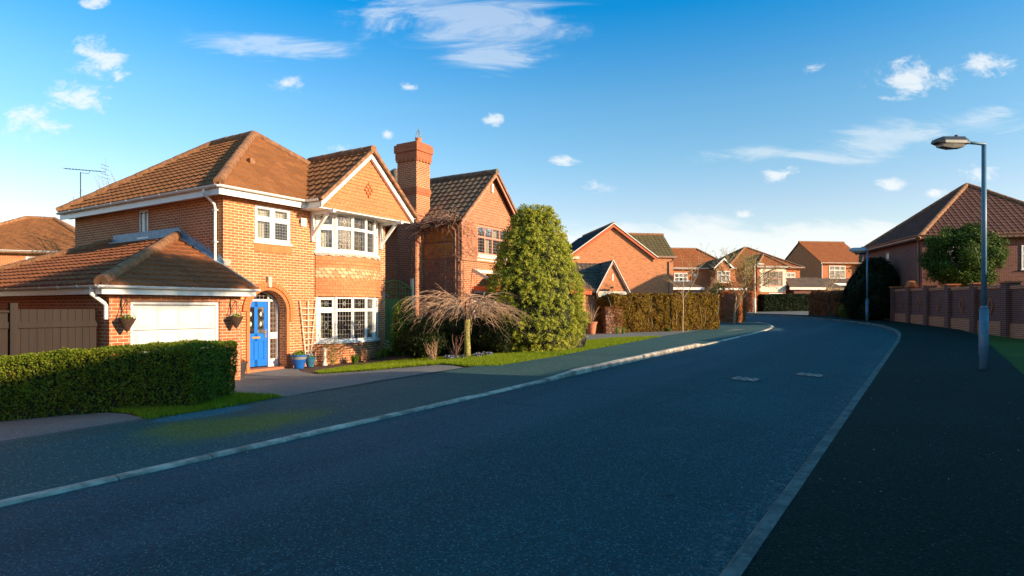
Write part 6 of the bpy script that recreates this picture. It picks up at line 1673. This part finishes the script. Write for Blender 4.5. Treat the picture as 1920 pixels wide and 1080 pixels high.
def bush(name, label, px, py, d, r, h, n, size, mat, cat='shrub', core=True, lobes=1.0, group=None, base=0.0, corem='darkcore'):
    x, y = (px - 960) / F * d, d; o = thing(name, label, cat, (x, y, H(x, y) - .05), 0, group)
    C = []; Nn = []
    for _ in range(n):
        v = Vector((random.gauss(0, 1), random.gauss(0, 1), random.gauss(0, 1))).normalized()
        k = 1 + lobes * (.22 * nz((v.x * 1.5 + px, v.y * 1.5, v.z * 1.5), 1) + .12 * nz((v.x * 4, v.y * 4 + px, v.z * 4), 1))
        rr = k * random.uniform(.86, 1.04); p = Vector((v.x * r * rr, v.y * r * rr, base + (h - base) * (.5 + .5 * v.z * rr)))
        C.append(tuple(p)); Nn.append(tuple(v))
    leaves_mesh('leaves', C, Nn, size, mat, o, .8, .5)
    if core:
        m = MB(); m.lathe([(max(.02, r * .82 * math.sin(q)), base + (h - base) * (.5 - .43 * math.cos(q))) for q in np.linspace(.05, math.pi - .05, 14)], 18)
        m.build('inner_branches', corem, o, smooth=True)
    return o
# shrubs behind the weeping tree
bush('garden_shrub', 'dark evergreen shrub left behind the weeping tree near the green gate', 805, 0, 19.6, .95, 1.35, 9000, .04, 'leaf_dark')
bush('garden_shrub', 'dark evergreen shrub directly behind the trunk of the weeping tree', 872, 0, 19.9, 1.0, 1.3, 9000, .04, 'leaf_dark')
bush('garden_shrub', 'dark evergreen shrub between weeping tree and conifer', 938, 0, 19.0, .85, 1.5, 8000, .035, 'leaf_dark')
x, y = at(813, 17.6, 0).xy; twiggy('twig_clump', 'pale bare twig clump left of the weeping tree trunk', 'shrub', x, y, 26, .72, 'twig', None, .55)
x, y = at(852, 18.0, 0).xy; twiggy('twig_clump', 'reddish bare twig clump just left of the mossy trunk', 'shrub', x, y, 18, .8, 'vine', None, .5)
x, y = at(746, 20.3, 0).xy; bush('garden_shrub', 'glossy green shrub climbing against the green gate', 757, 0, 20.6, .45, 1.9, 5000, .04, 'leaf_laurel', lobes=1.4)

# clipped mixed hedge along the far garden
hl = [at(1128, 28.2, 0), at(1240, 29.2, 0), at(1333, 30.6, 0)]
hedge('long_hedge', 'long olive and brown clipped hedge in front of the large gable house', hl, 1.5, 1.80, 90000, .035, 'leaf_mixed', rnd=.40, rough=.07, stems=22)
hedge('beech_shrub', 'copper leaved stretch of clipped beech near the left end of the long hedge', [at(1130, 27.55, 0), at(1166, 27.85, 0)], .45, 1.3, 4000, .03, 'leaf_beech_dark', rnd=.2, rough=.08, core='vine', cat='shrub')
hedge('beech_hedge', 'copper leaved beech hedge at the bend with a bare sapling in front', [at(1368, 36.6, 0), at(1383, 40, 0)], 1.1, 1.95, 14000, .05, 'leaf_beech', rnd=.2, rough=.08, core='vine')
hedge('beech_hedge', 'smaller copper leaved hedge behind the far left street lamp', [at(1400, 60, 0), at(1413, 63, 0)], 1.3, 2.0, 9000, .065, 'leaf_beech', rnd=.2, rough=.08, core='vine')
hedge('far_hedge', 'dark green clipped hedge below the hip roofed house', [at(1424, 61.5, 0), at(1470, 61.8, 0), at(1512, 62.5, 0)], 1.4, 1.75, 16000, .09, 'leaf_yew', rnd=.2, rough=.05)
hedge('brown_hedge', 'dull brown clipped hedge on the inside of the right pavement', [at(1530, 49, 0), at(1565, 45.5, 0), at(1585, 44, 0)], 1.3, 1.95, 20000, .055, 'leaf_beech_dark', rnd=.3, rough=.10)
bush('yew_bush', 'large dark yew bush behind the blue right hand lamp post', 1639, 0, 37.4, 1.3, 3.75, 26000, .07, 'leaf_yew', cat='bush', lobes=1.3)
bush('low_bush', 'small yellow green bush between brown hedge and large yew', 1588, 0, 41.5, .5, 1.1, 3000, .045, 'leaf_hedge', cat='bush')
bush('yew_bush', 'rounder dark yew bush at the left side of the large yew', 1610, 0, 38.6, .85, 3.0, 14000, .07, 'leaf_yew', cat='bush', lobes=.6)

def tree_right():
    d = 30.5; x, y = at(1806, d, 0).xy; o = thing('round_tree', 'leafy green round headed tree over the pillared garden wall', 'tree', (x, y, H(x, y)))
    m = MB(); m.tube([(0, 0, -.1), (.03, .02, 1.2), (0, 0, 2.3)], [.15, .11, .09], 10)
    for k in range(9):
        a = k * .7; m.tube([(0, 0, 1.9 + .08 * k), (.5 * math.cos(a), .5 * math.sin(a), 2.5 + .1 * k), (1.0 * math.cos(a), 1.0 * math.sin(a), 3.0 + .12 * k)], [.05, .035, .012], 6)
    m.build('trunk', 'bark', o)
    C = []; Nn = []
    for k in range(170):
        v = Vector((random.gauss(0, 1), random.gauss(0, 1), random.gauss(0, 1))).normalized(); r = random.uniform(.6, 1.0)
        c = Vector((v.x * 1.8 * r, v.y * 1.5 * r, 3.5 + v.z * 1.6 * r))
        for j in range(330):
            w = Vector((random.gauss(0, 1), random.gauss(0, 1), random.gauss(0, 1))).normalized(); p = c + w * .36 * random.uniform(.4, 1.05); C.append(tuple(p)); Nn.append(tuple((w + v).normalized()))
    leaves_mesh('crown', C, Nn, .05, 'leaf_tree', o, .6, .5)
tree_right()

# leafless trees
def bare_tree(name, label, x, y, h, mat='twig_far', depth=5, spread=.5, trunk=.09, clear=.3, n0=3, leaf=None, leafn=0, seed=1, group=None, up=.25, leafsize=.03):
    rs = random.Random(seed); o = thing(name, label, 'tree', (x, y, H(x, y) - .02), 0, group); m = MB(); mt = MB(); tips = []
    def grow(p, d, l, r, lev, target):
        pts = [p.copy()]; k = 4
        for j in range(k): d = (d + Vector((rs.gauss(0, .10 if lev else .03), rs.gauss(0, .10 if lev else .03), up * .12))).normalized(); p = p + d * l / k; pts.append(p.copy())
        target.tube(pts, [r * (1 - .38 * i / k) for i in range(k + 1)], 6 if lev < 2 else 4, cap=False)
        if lev >= 2: tips.extend(pts[1:])
        if lev >= depth: return
        for c in range(n0 if lev < 3 else 2):
            q = pts[rs.randint(2, k)] if c else pts[-1]; a = rs.uniform(0, 6.28); s = spread * rs.uniform(.5, 1.3)
            side_ = d.orthogonal().normalized(); side_.rotate(Matrix.Rotation(a, 3, d)); grow(q, (d + side_ * s).normalized(), l * rs.uniform(.6, .85), r * .58, lev + 1, m)
    grow(Vector((0, 0, 0)), Vector((rs.gauss(0, .03), rs.gauss(0, .03), 1)).normalized(), h * clear, trunk, 0, mt)
    mt.build('trunk', mat, o, smooth=True, recalc=False); m.build('branches', mat, o, recalc=False)
    if leaf and tips:
        T = np.array(tips); C = T[rng.integers(0, len(T), leafn)] + rng.normal(0, .05, (leafn, 3)); leaves_mesh('buds', C, rng.normal(0, 1, C.shape), leafsize, leaf, o)
    return o
x, y = at(1377, 34.2, 0).xy; bare_tree('street_tree', 'budding sapling with pale trunk in front of the copper beech hedge', x, y, 3.9, spread=.62, trunk=.06, clear=.44, n0=5, leaf='leaf_spring', leafn=2600, seed=5, depth=4, leafsize=.035)
x, y = at(1280, 27.9, 0).xy; bare_tree('sapling', 'thin leafless sapling growing out of the long clipped hedge', x, y, 3.5, spread=.75, trunk=.035, clear=.46, n0=3, seed=9, depth=3, leaf='leaf_spring', leafn=60)
x, y = at(1345, 47, 0).xy; bare_tree('bare_tree', 'leafless reddish tree in front of the small white barge board gable', x, y, 4.3, mat='twig_far', spread=.65, trunk=.08, clear=.28, n0=5, seed=13, depth=4)
x, y = at(1545, 53, 0).xy; bare_tree('bare_tree', 'leafless tree left of the tall plain gable house windows', x, y, 4.6, spread=.5, trunk=.09, clear=.3, n0=3, seed=21, depth=4)
x, y = at(1362, 44, 0).xy; bush('ivy_shrub', 'olive ivy covered shrub between the copper hedge and white gable house', 1352, 0, 44, .9, 2.7, 2600, .06, 'leaf_spring', core=False, lobes=1.6)
for i, (px, d, hh, sd_) in enumerate(((186, 33, 7.9, 31), (215, 34, 8.5, 32), (250, 35, 9.4, 33), (275, 36, 10.0, 34))):
    x, y = at(px, d, 0).xy; bare_tree('bare_tree', ['thin leafless treetop nearest the aerial behind the near roof', 'second thin leafless treetop right of the aerial', 'third leafless treetop above the middle of the near roof slope', 'rightmost and tallest leafless treetop above the near roof slope'][i],
                                      x, y, hh, mat='bark', spread=.34, trunk=.09, clear=.34, n0=3, seed=sd_, depth=4, group='leafless trees behind the near roof', up=.8)
# strip of daffodils and weeds below the long hedge
for i, (px, py) in enumerate(((1157, 624), (1168, 623), (1210, 619), (1217, 618), (1255, 619), (1275, 617), (1300, 616), (1322, 614))):
    g = G(px, py + 4); clump('daffodil_clump', 'green leaved clump at the foot of the long clipped hedge', 'plant', g.x, g.y, 26, random.uniform(.2, .4), 'leaf_plant', group='clumps below the long hedge', flowers='petal_w' if i in (2, 3) else None)
g = G(1109, 628); tp = thing('terracotta_pot', 'tall terracotta pot of bare stems beside the red porch pier', 'plant pot', (g.x, g.y, g.z + .03))
m = MB(); m.lathe([(.15, 0), (.17, .05), (.22, .4), (.24, .48), (.265, .49), (.27, .56), (.23, .56), (.22, .5)], 20); m.build('pot', 'terracotta', tp)
m = MB()
for k in range(22): a = random.uniform(0, 6.28); l = random.uniform(.4, .9); s_ = random.uniform(.1, .4); m.tube([(0, 0, .5), (s_ * .4 * math.cos(a), s_ * .4 * math.sin(a), .5 + l * .5), (s_ * math.cos(a), s_ * math.sin(a), .5 + l)], [.012, .009, .004], 5)
m.build('stems', 'twig', tp)

# ------------------------------------------------------------------ pillared garden wall on the right
W0 = at(1677, 35.6, 0).xy; W1 = at(1775, 28.2, 0).xy; wd = (Vector(W1) - Vector(W0)).normalized()
gwall = thing('garden_wall', 'brick garden wall with pillars and diamond panels in front of the plum brick house', 'wall', (W0[0], W0[1], 0), math.atan2(wd.y, wd.x))
LW = (Vector(W1) - Vector(W0)).length + 8.5; zt = 2.70
m = MB(); npan = 6; pw = LW / npan
pan = MB(); pl_ = MB(); cp = MB(); cr_ = MB(); di = MB()
for k in range(npan):
    x0 = k * pw; hx_ = H(W0[0] + wd.x * x0, W0[1] + wd.y * x0); top = EYE + .98 - .0 * k
    pl_.box(x0 - .22, x0 + .22, -.16, .3, hx_ - .3, hx_ + 2.06); cp.box(x0 - .27, x0 + .27, -.21, .35, hx_ + 2.06, hx_ + 2.12)
    pan.box(x0 + .22, x0 + pw - .22, 0, .22, hx_ - .3, hx_ + 1.82)
    cr_.box(x0 + .22, x0 + pw - .22, -.05, .26, hx_ + 1.82, hx_ + 1.95); cr_.box(x0 + .22, x0 + pw - .22, -.05, -.002, hx_ - .3, hx_ + .55)
    c = x0 + pw / 2; zc = hx_ + 1.15
    for a, b in (((-.2, 0), (0, .33)), ((0, .33), (.2, 0)), ((.2, 0), (0, -.33)), ((0, -.33), (-.2, 0))): di.beam((c + a[0], -.02, zc + a[1]), (c + b[0], -.02, zc + b[1]), .075, .04, (0, 1, 0))
    if k == 1:
        for j in range(12):
            a = math.pi * j / 12; b = math.pi * (j + 1) / 12 - .02; cp.prism([(x0 + r * math.cos(q) * 1.3, -.1, hx_ + 2.12 + r * math.sin(q)) for r, q in ((.05, a), (.28, a), (.28, b), (.05, b))], (0, .3, 0))
pan.build('wall_panel', 'brick_dark', gwall); pl_.build('pillar', 'brick_dark', gwall); cp.build('capping', 'rubbed', gwall); cr_.build('plinth', 'brick2', gwall); di.build('diamond_panel', 'chim_brick', gwall)

# ------------------------------------------------------------------ street lamps
def lamp(label, x, y, h, arm, ang, base_h=.0, mat='steel', head='steel', hs=1.0, pr=1.0):
    o = thing('street_lamp', label, 'street lamp', (x, y, H(x, y)), ang, 'street lamps')
    m = MB(); m.tube([(0, 0, -.1), (0, 0, 1.35)], .085 * pr, 12); m.tube([(0, 0, 1.35), (0, 0, 1.42)], [.085 * pr, .055 * pr], 12); m.tube([(0, 0, 1.40), (0, 0, h - .03)], [.055 * pr, .045 * pr], 12)
    m.tube([(0, 0, h - .05), (0, 0, h), (arm * .35, 0, h + .01), (arm, 0, h + .02)], [.045, .04, .032, .03], 10); m.build('post', mat, o, smooth=True)
    m = MB(); m.box(-.045, .045, -.092, -.08, .35, .95); m.build('door_panel', mat, o)
    A = arm; L_ = .62 * hs; w = .13 * hs; z = h + .0
    m = MB(); sec = lambda x_, w_, z0_, z1_: [(x_, -w_, z0_), (x_, w_, z0_), (x_, w_, z0_ + (z1_ - z0_) * .4), (x_, w_ * .6, z1_), (x_, -w_ * .6, z1_), (x_, -w_, z0_ + (z1_ - z0_) * .4)]
    S_ = [sec(A - .05, w * .6, z - .02, z + .06 * hs), sec(A + .08, w, z - .03, z + .11 * hs), sec(A + L_ * .8, w * .95, z - .03, z + .10 * hs), sec(A + L_, w * .6, z - .01, z + .05 * hs)]
    for s_ in S_: m.v += s_
    for i in range(3):
        for j in range(6): m.f.append((i * 6 + j, i * 6 + (j + 1) % 6, (i + 1) * 6 + (j + 1) % 6, (i + 1) * 6 + j))
    m.f.append(tuple(range(6))); m.f.append(tuple(18 + j for j in range(6))); hd_ = m.build('lamp_head', head, o)
    m = MB(); S_ = [(A + .1, w * .85, z - .03, z - .09 * hs), (A + L_ * .5, w * .9, z - .03, z - .11 * hs), (A + L_ * .82, w * .8, z - .03, z - .08 * hs)]
    for x_, w_, a_, b_ in S_: m.v += [(x_, -w_, a_), (x_, w_, a_), (x_, w_ * .7, b_), (x_, -w_ * .7, b_)]
    for i in range(2):
        for j in range(4): m.f.append((i * 4 + j, i * 4 + (j + 1) % 4, (i + 1) * 4 + (j + 1) % 4, (i + 1) * 4 + j))
    m.f.append((0, 1, 2, 3)); m.f.append((8, 9, 10, 11)); m.build('lens', 'came', hd_)
    m = MB(); m.tube([(A + .2, 0, z + .1 * hs), (A + .2, 0, z + .15 * hs)], .035, 8); m.build('photocell', 'black', hd_)
M['lampblue'] = plain('painted_lamp_post', (.09, .20, .28), .45, .12, 5)
x, y = at(1415, 57.5, 0).xy; lamp('distant pale street lamp standing before the copper hedge at the bend', x, y, 4.65, .25, 0, mat='render', head='render', pr=1.35)
x, y = at(1626, 35.9, 0).xy; lamp('blue painted street lamp standing before the large dark yew', x, y, 4.3, .12, math.pi, mat='lampblue', hs=1.5)
x, y = at(1845, 13.0, 0).xy; lamp('nearest street lamp at the right edge with only its head reaching into the sky', x, y, EYE + (576 - 270) / F * 13.0 - H(x, y), .45, math.pi + .1, mat='lampblue', head='darksteel', hs=1.15)

# ------------------------------------------------------------------ manhole covers
def cover(label, pts):
    P_ = [G(*p) for p in pts]; c = sum(P_, Vector()) / 4; o = thing('manhole_cover', label, 'manhole cover', (c.x, c.y, c.z), 0, 'covers in the road')
    L_ = [Vector((p.x - c.x, p.y - c.y, H(p.x, p.y) - c.z + .006)) for p in P_]
    for k, s_ in enumerate((1.0, .88)):
        m = MB(); m.prism([q * s_ + Vector((0, 0, .004 * k)) for q in L_], (0, 0, .004)); m.build('frame' if k == 0 else 'plate', 'rubber' if k == 0 else 'cover', o)
    m = MB(); a, b, c_, d = [q * .86 + Vector((0, 0, .008)) for q in L_]
    for i in range(9):
        for j in range(5):
            p = (a.lerp(b, (i + .5) / 9)).lerp(d.lerp(c_, (i + .5) / 9), (j + .5) / 5)
            if (i + j) % 3 == 0: continue
            m.box(p.x - .022, p.x + .022, p.y - .018, p.y + .018, p.z, p.z + .006)
    m.build('tread', 'kerb', o)
cover('left manhole cover with pale cast tread in the middle of the road', [(1366, 712), (1418, 717), (1430, 711), (1378, 706.5)])
cover('right manhole cover with pale cast tread nearer the right kerb', [(1489, 704), (1543, 709), (1548, 703.5), (1496, 699)])

# scattered leaves and grit on the pavements
def litter():
    C = []
    for _ in range(150):
        q = random.uniform(1.5, 22) ** 1.0; p = random.uniform(-.85, 1.3); x, y = PQ(p, q); C.append((x, y, H(x, y) + .055))
    for _ in range(160):
        q = random.uniform(3, 26); p = random.uniform(-8.9, -6.5); x, y = PQ(p, q); C.append((x, y, H(x, y) + .065))
    for _ in range(160):
        q = random.uniform(2, 24); p = random.choice((-1.15 - abs(random.gauss(0, .12)), -6.3 + abs(random.gauss(0, .15)))); x, y = PQ(p, q); C.append((x, y, H(x, y) + .008))
    C = np.array(C); o = leaves_mesh('leaf_litter', C, np.tile([0, 0, 1.], (len(C), 1)), .012, 'litter', None, .25, .6); tag(o, 'small pale leaves and grit scattered on road edges and pavements', 'leaf litter', kind='stuff')
M['litter'] = leafmat('litter_leaf', (.12, .14, .13), (.42, .42, .36), (.45, .2, .05))
litter()
# dark far tree belt that closes the horizon
def belt():
    C = []; Nn = []
    for k in range(260):
        a = random.uniform(-1.25, 1.25); r = random.uniform(150, 210); x = r * math.sin(a); y = r * math.cos(a); hh = random.uniform(3, 6); w = random.uniform(4, 8)
        for _ in range(90):
            v = Vector((random.gauss(0, 1), random.gauss(0, 1), random.gauss(0, 1))).normalized(); C.append((x + v.x * w, y + v.y * w, H(x, y) + hh * .5 + v.z * hh * .5)); Nn.append(tuple(v))
    o = leaves_mesh('distant_trees', C, Nn, .8, 'leaf_dark', None, .5, .7); tag(o, 'far off tree belt beyond the estate', 'trees', kind='stuff')
belt()

# unseen shadow casters added on the camera's side of the road
shade_house('detached_house', 'unseen brick house added across the road to shade the near drive', 5.2, 14.0, 7.6, 7.0, 3.65, .8)
shade_house('detached_house', 'unseen low brick house added behind the camera on the right, shading road and hedge', -6.9, 14.0, 12.0, 7.0, 3.65, .8)
def shade_pine():  # added out of view; flat crown shaped to shade the garage roof
    x, y = PQ(10.3, 13.1); o = thing('shade_pine_tree', 'unseen flat topped pine added across the road to shade the near garage roof', 'tree', (x, y, H(x, y)))
    m = MB(); m.tube([(0, 0, -.2), (.1, 0, 4), (0, .1, 7.4), (-.5, -.7, 8.9), (-1.2, -1.8, 9.3)], [.2, .15, .1, .07, .04], 8)
    m.build('trunk', 'bark', o); C = []; Nn = []
    for _ in range(7000):
        v = Vector((random.gauss(0, 1), random.gauss(0, 1), random.gauss(0, 1))).normalized() * random.uniform(.3, 1); C.append((-1.31 + v.x * 2.3, -1.89 + v.y * 2.3, 9.3 + v.z * .75)); Nn.append(tuple(v))
    leaves_mesh('crown', C, Nn, .09, 'leaf_yew', o, .8, .5)
shade_pine()
shade_house('detached_house', 'brick house further behind on the right of the road', -19.5, 13.5, 11.0, 7.0, 3.9, .75)
shade_house('garage', 'unseen low double garage added across the road to keep the carriageway shaded', 12.9, 13.0, 11.7, 6.0, 2.6, .62)  # added out of view; low continuous ridge shades only the road
shade_house('garage', 'unseen low double garage added nearer the plum brick house to shade the road', 24.9, 12.8, 7.5, 6.0, 2.6, .62)
x, y = Lc(-13.2, -1.0); o = thing('detached_house', 'unseen brick house added left of the near house to dim its side wall', 'house', (x, y, -.2), HROT)  # added out of view to block sky light from the near side wall
mb = MB(); gable_prism(mb, 7.6, 9, -.6, 5.0, .7, 'y'); mb.build('wall', 'brick', o); roof_mesh('roof', 'tile1', o, planes(7.6, 9, 5.0, .7, 'gable_y', .35), wave=False)
